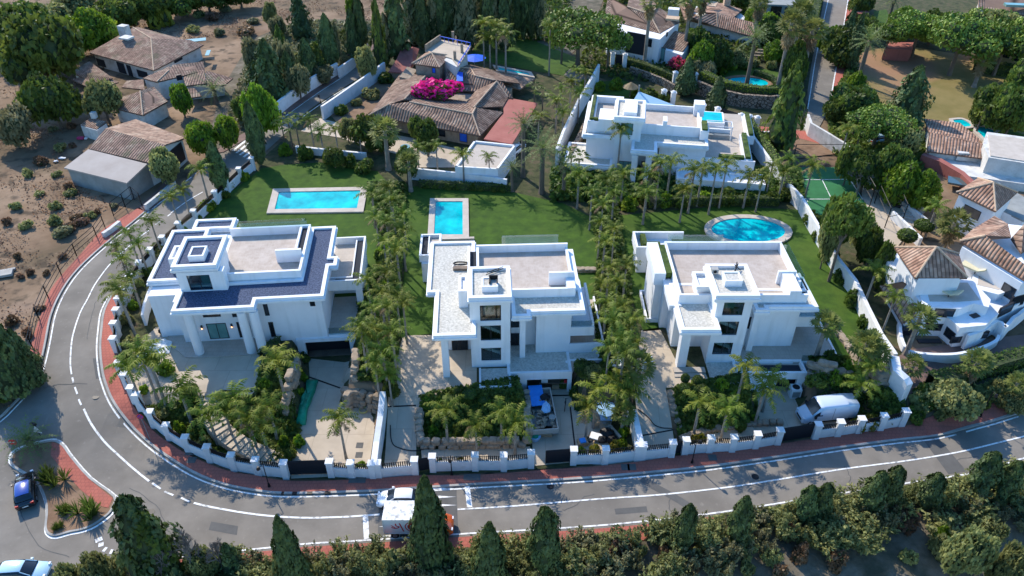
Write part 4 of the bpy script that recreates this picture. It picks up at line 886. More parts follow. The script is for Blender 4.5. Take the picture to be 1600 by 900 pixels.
# ================================================================== right villa
V = House('modern_villa', 1110, 567, 2.6, 0.0, 'white flat roofed villa with large beige roof terrace, beside the oval pool')
r = V.rect((1063, 519), (1103, 444), 8.9); V.slab(r, 8.3, 8.85)
pl_ = r
V.lbox('wall', r[0] + 2.2, V.L(1080, 538, 2.6)[1], r[2] + 1, r[3] + 6, 2.5, 8.4)
V.lbox('wall', V.L(1010, 470, 5.6)[0] + 1.6, V.L(1040, 512, 2.6)[1], r[0] + 3, V.L(1000, 400, 8.9)[1], 2.5, 8.4)
V.box('column', (1057, 576), (1068, 566), 2.6, 2.5, 8.4)
Vf = V.L(1080, 538, 2.6)[1]
def fwin(x0, x1, y0, y1, vplane, V=V, **k):
 def solve(px, py):
  lo_, hi_ = -2.0, 14.0
  for _ in range(40):
   z = (lo_ + hi_) / 2
   if V.L(px, py, z)[1] > vplane: lo_ = z
   else: hi_ = z
  return V.L(px, py, z)[0], z
 zt = solve(x0, y0)[1]; zb_ = solve(x0, y1)[1]
 V.window(solve(x0, (y0 + y1) / 2)[0], solve(x1, (y0 + y1) / 2)[0], vplane - .05, zb_, zt, **k)
fwin(1060, 1066, 518, 537, Vf, glass='darkglass', mull=0, name='door'); fwin(1075, 1086, 519, 536.5, Vf, glass='darkglass', mull=0, name='door')
# left parapet with long planter, roof terrace
t0 = V.rect((1061, 461), (1214, 377), 10.1)
tl = V.L(1040, 384, 10.1)[0]
V.lbox('wall', tl, t0[1] + .3, t0[2], t0[3] - .2, 2.5, 8.95); V.lbox('roof_terrace', tl + .2, t0[1] + .1, t0[2] + .6, t0[3] - .2, 8.97, 9.07)
V.rim('parapet', (tl, t0[1], t0[2] + .5, t0[3]), 8.5, 10.1, .28, 'fb'); V.lbox('parapet', tl, t0[1] + .28, tl + .25, t0[3] - .28, 8.5, 10.05)
V.lbox('parapet', t0[2] + .25, t0[1] + 2.5, t0[2] + .5, t0[3] - .28, 8.5, 10.05)
V.lbox('planter', tl - 2.0, t0[1] + 4.2, tl - .75, t0[3] + .1, 8.3, 9.9); V.lbox('planter_hedge', tl - .76, t0[1] + 4.4, tl, t0[3] - .3, 9.2, 9.85); V.lbox('wall', tl - 1.7, t0[1] + 4.6, tl + .3, t0[3] - .2, 2.5, 8.4)
V.lbox('cornice', tl - 1.0, t0[1] - .4, tl + .3, t0[1] + 4.4, 8.3, 9.0); V.lbox('cornice', tl + 8.0, t0[3] - .05, t0[2] + .6, t0[3] + .9, 8.4, 9.0); V.lbox('glass_rail', tl + .5, t0[3] + .5, tl + 7, t0[3] + .53, 8.9, 10.7); V.lbox('cornice', tl - 1, t0[3] - .06, tl + 8, t0[3] + .7, 8.4, 9.02)
V.lbox('glass_rail', t0[2] + .9, t0[1] + 3, t0[2] + .93, t0[3], 8.9, 10.5); V.lbox('cornice', t0[2] + .5, t0[1] + 3, t0[2] + 1.1, t0[3], 8.5, 9.0)
ux, vx = V.L(1217, 425, 10.7); ux1 = V.L(1245, 425, 10.7)[0]; V.lbox('parapet', ux, vx, ux1, vx + .28, 8.9, 10.75); V.lbox('parapet', ux1 - 1.6, t0[1] + .02, ux1 - .4, vx, 8.5, 10.6); V.lbox('parapet', ux, vx + .0, ux + .15, vx + .3, 8.9, 10.7)
V.lbox('wall', t0[2] - .2, t0[1] + .35, ux1 - .3, t0[1] + 3.5, 2.5, 8.5); V.lbox('parapet', t0[2] - .3, t0[1], ux1 - .4, t0[1] + .28, 8.5, 10.08)
# front right roof
rC = V.rect((1183, 488), (1262, 452), 9.0); V.pslab([(1178, 488), (1203, 488), (1203, 483), (1279, 483), (1257, 434), (1247, 434), (1250, 452), (1166, 452)], 8.3, 8.85, zr=8.9)
wl0 = V.L(1160, 541, 2.7); wl1 = V.L(1235, 541, 2.7)
V.lbox('wall', wl0[0], wl0[1], wl1[0], t0[1] + 1, 2.5, 8.4)
V.box('column', (1165, 549), (1172, 544), 2.7, 2.6, 8.35); fwin(1168, 1175, 495, 513, wl0[1], glass='darkglass', mull=0)
# balconies right
V.lbox('balcony', wl1[0] - .1, wl0[1] + 1.0, wl1[0] + 2.9, wl0[1] + 9, 5.2, 5.7); V.lbox('balcony', wl1[0] + 2.7, wl0[1] + 1.0, wl1[0] + 2.92, wl0[1] + 9, 4.9, 6.4); V.lbox('balcony', wl1[0] - .1, wl0[1] + .8, wl1[0] + 2.9, wl0[1] + 1.05, 4.9, 6.3); V.lbox('glass_rail', wl1[0], wl0[1] + .9, wl1[0] + 2.6, wl0[1] + .93, 6.3, 7.2)
V.lbox('terrace', V.L(1155, 562, 2.7)[0], V.L(1155, 562, 2.7)[1], wl1[0] + 1, wl0[1] + 1, 2.3, 2.75)
V.lbox('terrace', wl1[0] - .5, V.L(1245, 567, 2.7)[1], wl1[0] + 4.6, wl0[1] + 9, 2.3, 2.78); V.lbox('balcony', wl1[0] + .2, V.L(1245, 567, 2.7)[1] - .12, wl1[0] + 4.7, V.L(1245, 567, 2.7)[1] + .1, 1.6, 2.9)
V.lbox('balcony', wl1[0] + 4.5, V.L(1245, 567, 2.7)[1], wl1[0] + 4.7, wl0[1] + 9, 1.6, 2.9); V.lbox('glass_rail', wl1[0] + .3, V.L(1245, 567, 2.7)[1], wl1[0] + 4.6, V.L(1245, 567, 2.7)[1] + .03, 2.9, 3.8)
# garage below
g0 = V.rect((1150, 583), (1252, 562), 2.9); gw = V.L(1205, 604, 0)[0]; gw1 = V.L(1236, 604, 0)[0]
V.wall_open('garage', g0[0], g0[2], g0[1], .35, -.1, 2.7, [(gw, gw1, -.1, 2.0)]); V.lbox('garage', g0[2] - .3, g0[1] + .35, g0[2], g0[3], -.1, 2.7); V.lbox('garage', g0[0], g0[1] + .35, g0[0] + .3, g0[3], 0, 2.7)
V.lbox('opening', gw - .4, g0[1] + .9, gw1 + .4, g0[1] + 1.0, -.1, 2.6); V.lbox('terrace', g0[0] + .2, g0[1] + .3, g0[2] - .2, g0[3], 2.2, 2.55); V.rim('parapet', (g0[0], g0[1], g0[2], g0[3]), 2.55, 2.95, .25, 'flrb')
V.lbox('planter_soil', g0[0] + 3, g0[1] + .6, g0[2] - .4, g0[1] + 1.6, 2.5, 2.6)
V.box('terrace_parapet', (1112, 600), (1160, 567), 2.6, 2.1, 2.66); V.rim('parapet', V.rect((1112, 602), (1163, 567), 2.6), 1.8, 2.85, .2, 'fr')
T = tower(V, 1102, 1155, 567, 2.6, (1121, 465.5), (1168, 414), 12.0, [(1127, 1158, 472, 493), (1122, 1152, 503, 523), (1114, 1142, 536, 553)]) if False else None
# tower (drawn in three dimensions from its own front plane)
v0 = V.L(1110, 567, 2.6)[1]; u0 = V.L(1102, 567, 2.6)[0]; u1 = V.L(1154, 567, 2.6)[0]; c = V.rect((1121, 466), (1168, 414), 12.0); c = (u0 - .55, c[1], u1 + .55, c[3])
def plane(px, py, v):
 lo_, hi_ = -2., 14.
 for _ in range(40):
  z = (lo_ + hi_) / 2
  if V.L(px, py, z)[1] > v: lo_ = z
  else: hi_ = z
 return V.L(px, py, z)[0], z
ops = []
for (a, b, t, bo) in ((1130, 1162, 471, 493), (1122, 1153, 502.5, 524), (1114, 1144, 535.5, 554)):
 um = (t + bo) / 2; ops.append((plane(a, um, v0)[0], plane(b, um, v0)[0], plane(a, bo, v0)[1], plane(a, t, v0)[1]))
V.wall_open('tower', u0, u1, v0, .3, 2.4, 11.4, ops); V.lbox('tower', u0, v0 + .3, u0 + .3, c[3] - .5, 2.4, 11.4); V.lbox('tower', u1 - .3, v0 + .3, u1, c[3] - .5, 2.4, 11.4); V.lbox('tower', u0 + .3, c[3] - .8, u1 - .3, c[3] - .5, 2.4, 11.4)
V.lbox('interior', u0 + .31, v0 + 2.6, u1 - .31, v0 + 2.75, 2.5, 11.3)
for i, (ua, ub2, z_, zt) in enumerate(ops):
 V.window(ua, ub2, v0 + .1, z_, zt, glass='clear', mull=0 if i == 0 else 1)
 if i:
  for k in range(9):
   ux0 = ua - .1 + (ub2 - ua + .2) * k / 9; ux1_ = ua - .1 + (ub2 - ua + .2) * (k + 1) / 9; zz = z_ + (zt - z_) * (.8 - .62 * (k + 1) / 9); V.lbox('stairs', ux0, v0 + .75, ux1_, v0 + 1.8, zz - .12, zz + .28)
  V.lbox('stair_glass', ua + .3, v0 + 2.0, ub2 - .2, v0 + 2.05, z_, zt - (zt - z_) * .4)
 else: V.lbox('stair_glass', ua, v0 + 1.2, ub2 - .6, v0 + 1.25, z_, zt + .1)
V.slab(c, 11.3, 11.9, 'roof_gravel', .35, .42)
cm = ((c[0] + c[2]) / 2, (c[1] + c[3]) / 2)
V.lbox('skylight', cm[0] - .95, cm[1] - .9, cm[0] + .85, cm[1] + .8, 11.8, 12.5); V.rim('skylight', (cm[0] - .95, cm[1] - .9, cm[0] + .85, cm[1] + .8), 12.5, 12.68, .18); V.lbox('roof_gravel', cm[0] - .8, cm[1] - .75, cm[0] + .7, cm[1] + .65, 12.45, 12.58)
r = V.rect((1087, 445), (1104, 424), 11.0); V.lbox('chimney', r[0] + .3, r[1], u0 + .1, r[3], 8.9, 10.5); V.rim('chimney', (r[0] + .1, r[1] - .2, u0 + .1, r[3] + .1), 10.5, 10.9, .3)
V.lbox('tower', u0 - .9, v0 + 3.2, u0 + .2, c[3] - 1.5, 8.8, 10.8)
# left extension
r = V.rect((993, 388), (1020, 372), 6.2); V.lbox('balcony', r[0], r[1] - .5, r[2] + 2.5, r[3] + .8, 5.3, 5.7); V.rim('balcony', (r[0], r[1] - .5, r[2] + 4, r[3] + .8), 5.7, 6.7, .25, 'fbl')
V.lbox('planter_hedge', r[0] + .9, r[1] + .3, r[0] + 1.5, r[3] + .3, 5.7, 6.7); V.lbox('planter_hedge', r[0] + 1.5, r[1] + .3, r[2] + .6, r[1] + .8, 5.7, 6.7)
V.lbox('wall', r[0] + .35, r[1] - .2, r[0] + 1.6, r[3] + .6, 2.4, 5.4); V.lbox('terrace', r[0] + 1.6, r[1] - 7, r[2] + 1.5, r[1] + 1, 2.3, 2.72)
q = V.rect((1009, 500), (1017, 455), 3.0); V.rim('planter', (q[0], q[1], q[0] + 1.5, q[3]), 2.4, 3.2, .2);
V.box('step', (1053, 584), (1100, 576), 2.6, 2.5, 2.85); V.box('step', (1054, 590), (1096, 583), 2.6, 2.4, 2.72)
V.done(VM)
clutter('air_conditioner', 'small grey air conditioner on the tower roof of the right hand villa', 'air conditioner', 1116, 425, 12.2, [('body', 'kerb', lambda m: m.box(-.35, -.3, 0, .35, .3, .5)), ('fan', 'rail', lambda m: m.tube([(0, -.33, .25), (0, -.3, .25)], .18, 12))])
clutter('folded_parasol', 'dark folded parasol frame on the tower roof of the right hand villa', 'parasol', 1150, 421, 12.2, [('frame', 'rail', lambda m: (m.tube([(-.3, -.6, .1), (.3, .6, .3)], .07), m.tube([(.4, -.3, .1), (-.1, .5, .3)], .05), m.tube([(0, .3, .0), (.2, .7, .5)], .06)))])
# ------------------------------------------------------------------ villa beyond the palms
V = House('modern_villa', 985, 270, 2.6, -9.0, 'white flat roofed villa with turquoise plunge pool on its terrace, beyond the palm belt')
def vfront(px, py, z): return V.L(px, py, z)
# heights: roof terrace 8.9, parapets 10, tower 12
c = V.rect((958, 185.5), (1010, 159), 12.0); tz = 11.4
v0 = V.L(985, 270, 2.6)[1]
def pl4(px, py, v):
 lo_, hi_ = -2., 16.
 for _ in range(40):
  z = (lo_ + hi_) / 2
  if V.L(px, py, z)[1] > v: lo_ = z
  else: hi_ = z
 return V.L(px, py, z)[0], z
v0 = c[1] + .5
u0 = c[0] + .45; u1 = c[2] - .45
wa = pl4(970, 202, v0); wb_ = pl4(989, 200, v0); wt = pl4(980, 190, v0)[1]; wbz = pl4(980, 211, v0)[1]
V.wall_open('tower', u0, u1, v0, .3, 2.4, tz, [(wa[0], wb_[0], wbz, wt)]); V.window(wa[0], wb_[0], v0 + .1, wbz, wt, glass='teal', mull=0)
V.lbox('tower', u0, v0 + .3, u0 + .3, c[3] - .5, 2.4, tz); V.lbox('tower', u1 - .3, v0 + .3, u1, c[3] - .5, 2.4, tz); V.lbox('tower', u0 + .3, c[3] - .8, u1 - .3, c[3] - .5, 2.4, tz)
V.slab(c, tz - .05, 11.95, 'roof_gravel', .35, .42)
V.lbox('skylight', c[0] + 1.5, c[1] + 1.3, c[0] + 3.4, c[3] - 1.0, 11.9, 12.6)
V.window(pl4(967, 245, v0)[0], pl4(990, 245, v0)[0], v0 - .05, 3.0, 5.0, glass='teal', mull=2)
# left block
r = V.rect((909, 208), (965, 158), 8.6); V.slab((r[0], r[1], r[2] + .5, r[3]), 7.6, 8.1)
q = V.rect((918, 189), (965, 152), 10.0)
V.lbox('wall', q[0], q[1], q[2] + 1, q[3] + 3, 2.4, 8.9); V.lbox('roof_terrace', q[0] + .3, q[1] + .3, q[2] + 1, q[3], 8.88, 8.98)
V.rim('parapet', (q[0], q[1], q[2] + .5, q[3]), 8.9, 10.0, .25, 'flb'); V.rim('planter', (q[0], q[1], q[0] + 1.0, q[3]), 8.9, 10.1, .2); V.lbox('planter_hedge', q[0] + .25, q[1] + .3, q[0] + .75, q[3] - .3, 9.2, 10.45); V.lbox('planter_hedge', q[0] + .8, q[1] + .3, q[2] - .8, q[1] + .75, 9, 10.4)
V.lbox('wall', pl4(917, 215, r[1] + .6)[0], r[1] + .6, u0 + .1, q[1] + 2, 2.4, 7.7)
r = V.rect((880, 257), (952, 228), 4.2); V.slab((r[0], r[1], u0 + .1, r[3]), 3.7, 4.2); V.lbox('wall', r[0] + .3, r[1] + .3, u0, r[3], 1.8, 3.8)
V.lbox('chimney', c[0] - 2.2, c[1] + 2.2, c[0] - .1, c[3] - .8, 8.9, 10.8)
# roof terrace right
t = V.rect((1004, 193), (1092, 166), 10.0); t = (u1 - .3, t[1], t[2], t[3])
V.lbox('wall', t[0], t[1], t[2] - .1, t[3], 2.4, 8.9); V.lbox('roof_terrace', t[0], t[1] + .2, t[2] - .2, t[3] - .2, 8.9, 8.99); V.rim('parapet', t, 8.9, 9.9, .25, 'fb'); V.lbox('parapet', t[2] - .25, t[1] + .25, t[2], t[3] - .25, 8.9, 9.9)
V.lbox('parapet', t[2] - 5.6, t[1], t[2] - 5.0, t[1] + 1.8, 8.9, 10.6)
V.lbox('chimney', t[2] - .8, t[3] - 1.5, t[2] + .8, t[3] + .3, 8.9, 10.9)
V.rim('planter', (t[2] - .02, t[1] - 1, t[2] + 1.2, t[1] + 2.4), 8.4, 9.9, .2); V.lbox('planter_hedge', t[2] + .2, t[1] - .8, t[2] + 1.0, t[1] + 2.2, 8.8, 10.2)
V.pslab([(983, 236), (1026, 240), (1029, 224), (1107, 232), (1106, 205), (1000, 200), (990, 200)], 7.7, 8.3, zr=8.4)
pw = pl4(1031, 260, 0) if False else None
fv = V.L(1030, 227, 8.3)[1] + .7
V.lbox('wall', pl4(1029, 245, fv)[0], fv, V.L(1104, 235, 8)[0], t[1] + 1, 2.2, 7.8)
V.lbox('column', V.L(1020, 240, 8.3)[0] - .9, V.L(1020, 240, 8.3)[1] + .2, V.L(1020, 240, 8.3)[0], V.L(1020, 240, 8.3)[1] + 1.0, 2.4, 7.8); V.lbox('column', V.L(984, 240, 8.3)[0] + .4, V.L(990, 240, 8.3)[1] + .4, V.L(984, 240, 8.3)[0] + 1.2, V.L(990, 240, 8.3)[1] + 1.2, 2.4, 7.8)
V.window(u1 + .5, u1 + 2.3, V.L(990, 240, 8.3)[1] + 3, 2.7, 5.6, glass='inner', mull=0, name='door')
# first floor terrace to the right with pool
k = V.rect((1090, 254), (1146, 176), 5.6)
V.lbox('wall', k[0] - 4, k[1] + .2, k[2] + 1.5, k[3], 2.0, 5.3); V.lbox('terrace', k[0] - 3, k[1] + .4, k[2] + 1.2, k[3] - .1, 5.28, 5.4)
V.lbox('balcony', k[0] - 6, k[1], k[2] + 1.7, k[1] + .3, 5.0, 6.4); V.lbox('balcony', k[0] - 3, k[1] - 3.5, k[2] + 3.2, k[1], 3.5, 4.3); V.rim('balcony', (k[0] - 3, k[1] - 3.5, k[2] + 3.2, k[1] - .4), 4.3, 4.6, .3)
V.rim('planter', (k[2] + .1, k[1] + .4, k[2] + 1.3, k[1] + 9), 5.3, 6.5, .2); V.lbox('planter_hedge', k[2] + .35, k[1] + .5, k[2] + 1.05, k[1] + 8.8, 5.8, 6.9)
V.rim('planter', (k[2] + 1.2, k[1] + 8, k[2] + 2.3, k[3] - 3), 5.3, 6.7, .2); V.lbox('planter_hedge', k[2] + 1.45, k[1] + 8.2, k[2] + 2.05, k[3] - 3.2, 5.8, 7.1)
V.lbox('planter_hedge', k[0] + 3, k[1] + .4, k[2] + .1, k[1] + 1.1, 5.8, 6.8)
pr = V.rect((1094, 191), (1124, 176), 6.3); V.lbox('pool_wall', pr[0], pr[1], pr[2] + .6, pr[3], 5.3, 6.4); V.lbox('water', pr[0] + .3, pr[1] + .3, pr[2] + .3, pr[3] - .3, 6.36, 6.44)
VM['pool_wall'] = 'white'; VM['water'] = 'water'; VM['sofa'] = 'kerb'; VM['gate_part'] = 'gate'
V.done(VM)
def lounge(px, py, z):
 e = empty('garden_sofa', P(px, py, z), math.radians(-9), 'pale canopy sofa with dark cushions on the side terrace of the villa beyond the palms', 'sofa')
 MB().box(-1.9, -.6, 0, 1.9, .6, .5).build('seat', M['kerb'], e); MB().box(-1.9, .5, 0, 1.9, .8, 1.1).build('backrest', M['white'], e); MB().box(-1.7, -.65, .5, 1.7, -.1, .6).build('cushion', M['greywall'], e)
 for sx in (-1.9, 1.9):
  for sy in (-1.0, 1.0): MB().box(sx - .08, sy - .08, 0, sx + .08, sy + .08, 2.2).build('post', M['white'], e)
 MB().box(-2, -1.1, 2.2, 2, -1.0, 2.3).box(-2, 1.0, 2.2, 2, 1.1, 2.3).box(-2, -1, 2.2, -1.9, 1, 2.3).box(1.9, -1, 2.2, 2, 1, 2.3).build('canopy_frame', M['white'], e)
lounge(1121, 214, 5.4)
# ------------------------------------------------------------------ tiled houses: roofs given as faces, walls dropped from outlines
def wpt(p): return P(p[0], p[1], p[2])
class Tiled:
 def __init__(s, name, px, py, z, label, cat='house'):
  s.o = P(px, py, z); s.root = empty(name, s.o, 0, label, cat); s.gz = z; s.wv = []; s.wf = []
 def pts(s, L_): return [wpt(p) - s.o for p in L_]
 def roof(s, faces, m='clay', th=.22, ridge=True, name='roof'):
  mb = MB(); edges = {}
  for f in faces:
   q = s.pts(f)
   nrm = Vector((0, 0, 0))
   for i in range(len(q)): nrm += (q[i - 1] - q[0]).cross(q[i] - q[0])
   if nrm.z < 0: nrm = -nrm
   nrm.normalize(); dn = Vector((0, 0, -1)) - nrm * Vector((0, 0, -1)).dot(nrm)
   dn = dn.normalized() if dn.length > .02 else Vector((0, -1, 0)); ac = dn.cross(nrm).normalized()
   a = sum(q[i - 1].x * q[i].y - q[i].x * q[i - 1].y for i in range(len(q)))
   if a < 0: q = q[::-1]; f = f[::-1]
   mb.face(q, [(p.dot(ac), -p.dot(dn)) for p in q])
   lo_ = [p - Vector((0, 0, th)) for p in q]; mb.face(lo_[::-1])
   for i in range(len(q)):
    k = (i + 1) % len(q); key = frozenset((tuple(f[i]), tuple(f[k]))); edges.setdefault(key, []).append((q[i], q[k]))
  for key, e in edges.items():
   if len(e) == 1: a, b = e[0]; mb.face([a, a - Vector((0, 0, th)), b - Vector((0, 0, th)), b][::-1])
  cs = clusters(mb, .02); o = cs[0].build(name, M[m], s.root)
  for c_ in cs[1:]: c_.build(name, M[m], s.root)
  if ridge:
   r = MB()
   for key, e in edges.items():
    if len(e) == 2:
     a, b = e[0]
     if max(a.z, b.z) > min(p.z for x in edges.values() for y in x for p in y) + .5: r.tube([a + Vector((0, 0, .02)), b + Vector((0, 0, .02))], .13, 6)
   if r.v:
    for c_ in clusters(r): c_.build('ridge', M['ridge'], o)
  return o
 def walls(s, outline, z0=None, m='oldwhite', th=.3, drop=.1, name='wall', inset=.35, cap=True):
  """closed solid under an outline of (px,py,z)"""
  q = s.pts(outline); z0 = (z0 if z0 is not None else s.gz) - s.gz - .3; n = len(q)
  cx = sum(p.x for p in q) / n; cy = sum(p.y for p in q) / n
  poly = []
  for p in q:
   d = Vector((cx - p.x, cy - p.y)); d = d.normalized() * inset if d.length > 0 else d; poly.append((p.x + d.x, p.y + d.y))
  mb = MB(); mb.prism(poly, z0, [p.z - drop for p in q]); k0 = len(s.wv); s.wv += [Vector(v) for v in mb.v]; s.wf += [[k0 + i for i in f] for f in mb.f]; return mb.build(name, M[m], s.root)
 def box(s, name, px, py, z, w_, d_, h, m, rz=0, off=(0, 0, 0)):
  p = P(px, py, z) - s.o; T = Matrix.Translation(p + Vector(off)) @ Matrix.Rotation(math.radians(rz), 4, 'Z')
  return MB().box(-w_ / 2, -d_ / 2, 0, w_ / 2, d_ / 2, h, T).build(name, M[m], s.root)
 def win(s, px, py, z, w_, h, rz, m='darkglass', name='window', fr='frame', proud=.06):
  """window on a wall: frame and pane standing slightly proud; (px,py,z) is its centre"""
  p = P(px, py, z) - s.o; ro = Vector((0, 0, HC)) - s.o; hit = BVHTree.FromPolygons(s.wv, s.wf).ray_cast(ro, (p - ro).normalized()) if s.wv else [None]
  if hit[0] is not None and abs(hit[1].z) < .5:
   nv = hit[1] if hit[1].dot(p - ro) < 0 else -hit[1]; p = hit[0]; rz = math.degrees(math.atan2(nv.y, nv.x)) + 90; proud = .06
  T = Matrix.Translation(p) @ Matrix.Rotation(math.radians(rz), 4, 'Z'); f = MB(); t = .08
  f.box(-w_ / 2, -proud, -h / 2, w_ / 2, .15, -h / 2 + t, T).box(-w_ / 2, -proud, h / 2 - t, w_ / 2, .15, h / 2, T).box(-w_ / 2, -proud, -h / 2 + t, -w_ / 2 + t, .15, h / 2 - t, T).box(w_ / 2 - t, -proud, -h / 2 + t, w_ / 2, .15, h / 2 - t, T)
  fo = f.build(name, M[fr], s.root); MB().box(-w_ / 2 + t, -proud + .03, -h / 2 + t, w_ / 2 - t, .1, h / 2 - t, T).build('pane', M[m], fo)
def hip(a, b, c_, d, r0, r1):
 """hip roof faces from eave corners a b c d (front-left, front-right, back-right, back-left) and ridge r0 r1 (left, right)"""
 return [[a, b, r1, r0], [b, c_, r1], [c_, d, r0, r1], [d, a, r0]]
from mathutils.bvhtree import BVHTree
# --- big brown tiled house with the courtyard (centre, behind the left lawns)
E_, R_ = 5.2, 7.0
B = Tiled('tiled_courtyard_house', 700, 215, 2.6, 'low brown tiled house around a courtyard with magenta bougainvillea')
B.roof([[(576, 180, E_), (750, 212, E_), (738, 178, R_), (640, 159, R_), (608, 163, R_)], [(750, 212, E_), (786, 175, E_), (743, 168, R_), (738, 178, R_)],
  [(576, 180, E_), (608, 163, R_), (632, 155, R_), (664, 119, R_), (628, 112, E_)], [(664, 119, R_), (632, 155, R_), (660, 160, E_), (672, 132, E_), (700, 126, E_)],
  [(640, 159, R_), (738, 178, R_), (743, 168, R_), (728, 158, E_), (655, 148, E_)]], 'clay_dark')
B.roof([[(743, 168, R_ - .3), (786, 166, E_), (794, 152, E_), (776, 127, R_), (740, 168, R_)], [(740, 168, R_), (776, 127, R_), (756, 126, E_), (728, 160, E_)], [(776, 127, R_), (794, 152, E_), (802, 154, E_), (785, 128, R_)]], 'clay_dark')
B.roof([[(693, 140, E_), (748, 143, E_), (772, 125, R_), (742, 118, R_), (736, 107, R_), (700, 104, R_ + .3)], [(742, 118, R_), (772, 125, R_), (812, 130, E_), (806, 122, E_), (780, 113, E_), (738, 106, R_)], [(700, 104, R_ + .3), (736, 107, R_), (742, 118, R_), (780, 112, E_), (735, 101, E_)]], 'clay_dark')
B.roof([[(776, 113, 4.9), (834, 123, 4.6), (836, 125, 4.2), (812, 140, 4.2), (778, 128, 4.9)]], 'clay', ridge=False)
B.roof(hip((643, 99, 8.2), (687, 105, 8.2), (705, 87, 8.2), (668, 80, 8.2), (674, 82.5, 9.6), (674.4, 82.6, 9.6)), 'clay')
B.walls([(646, 100, 8.2), (687, 105, 8.2), (703, 88, 8.2), (670, 82, 8.2)], 2.6, 'stone', inset=.4)
B.walls([(580, 180, E_), (748, 211, E_), (783, 175, E_), (795, 152, E_), (810, 131, E_), (735, 103, E_), (700, 106, E_), (632, 113, E_)], 2.6, 'stone', inset=1.2, drop=.6)
B.walls([(624, 120, 6.2), (640, 124, 6.2), (652, 109, 6.2), (636, 104, 6.2)], 2.6, 'stone', inset=0, drop=0);
B.roof([[(756, 217, 5.0), (800, 225, 5.0), (840, 161, 5.0), (801, 154, 5.0), (786, 158, 5.0), (787, 176, 5.0)]], 'redroof', ridge=False, name='flat_roof')
B.walls([(760, 217, 5.0), (800, 224, 5.0), (836, 163, 5.0), (801, 157, 5.0)], 2.6, 'stone', inset=.6, drop=.22)
B.roof([[(664, 79, 8.6), (706, 91, 8.6), (716, 104, 8.6), (736, 72, 8.6), (690, 62, 8.6)]], 'drive', ridge=False, name='roof_terrace')
B.walls([(668, 80, 8.6), (714, 104, 8.6), (733, 74, 8.6), (690, 64, 8.6)], 2.6, 'oldwhite', inset=.4, drop=.22)
blue = M['blue'] = mat('blue_paint', [(0.01, 0.10, 0.62), (0.02, 0.14, 0.75)], 1, 0.6)
for a, b, h in (((688, 64), (735, 74), .9), ((735, 74), (716, 104), .5)):
 p, q = P(*a, 8.6) - B.o, P(*b, 8.6) - B.o; mb = MB(); mb.tube([p + Vector((0, 0, h)), q + Vector((0, 0, h))], .08); n_ = 7
 for i in range(n_ + 1): w_ = p.lerp(q, i / n_); mb.tube([w_, w_ + Vector((0, 0, h))], .05, 5)
 mb.build('railing', M['blue'], B.root)
p, q = P(664, 79, 8.6) - B.o, P(687, 63, 8.6) - B.o; B_m = MB(); B_m.prism([(p.x, p.y), (p.x + .3, p.y), (q.x + .3, q.y), (q.x, q.y)], p.z, p.z + 1.1); B_m.build('parapet', M['stone'], B.root)
for a in ((708, 62, 9), (722, 82, 9), (711, 93, 9)): B.box('chimney', a[0], a[1], 8.6, .5, .5, 1.6, 'stone')
B.box('blue_awning', 718.5, 118, 6.9, 1.1, 5.6, .12, 'blue', 3)
B.box('courtyard_wall', 712, 144, 2.6, 5, .3, 2.2, 'blue', -14); B.box('courtyard_wall', 726, 150, 2.6, .3, 4, 2.2, 'blue', 0)
B.win(678, 110, 7.2, .7, 1.0, 8, m='blue'); B.win(670, 203, 4, 1.6, 2.2, -8, m='darkglass', name='door'); B.win(724, 213, 4, 1.4, 2.0, -8, m='blue'); B.win(690, 208, 4.0, 1.4, 1.2, -8, m='darkglass')
B.roof([[(607, 112, 4.6), (637, 114, 4.6), (645, 97, 5.6), (628, 73, 5.6), (620, 92, 5.6)], [(637, 114, 4.6), (648, 98, 4.8), (655, 76, 4.8), (645, 73, 5.7), (628, 73, 5.6), (645, 97, 5.6)]], 'redroof', ridge=False)
B.walls([(610, 112, 4.6), (635, 113, 4.6), (650, 78, 4.6), (632, 75, 4.6)], 2.6, 'stone', inset=.4)
# --- small white flat garage in front of it
B = Tiled('flat_garage', 757, 278, 2.6, 'small white flat roofed outbuilding with pale roof behind the row of slim palms', 'outbuilding')
o_ = [(711, 264, 5.2), (778, 268, 5.2), (806, 230, 5.2), (741, 223, 5.2)]
B.walls(o_, 2.6, 'white', inset=0, drop=0); q = B.pts(o_)
B.walls([(p[0], p[1], 5.55) for p in [(712, 263), (776, 266.5), (803, 228.5), (742, 221.5)]], 5.2 + .3, 'white', inset=0, drop=.22) if False else None
for i in range(4):
 a, b = q[i], q[(i + 1) % 4]; d = (b - a).normalized(); nn = Vector((-d.y, d.x, 0)) * .3
 MB().prism([(a.x, a.y), (b.x, b.y), (b.x + nn.x, b.y + nn.y), (a.x + nn.x, a.y + nn.y)], a.z - .02, a.z + .4).build('parapet', M['white'], B.root)
cen = sum((p for p in q), Vector()) / 4
MB().prism([((p.x - cen.x) * .96 + cen.x, (p.y - cen.y) * .96 + cen.y) for p in q], q[0].z, q[0].z + .06).build('roof', M['terrace'], B.root)
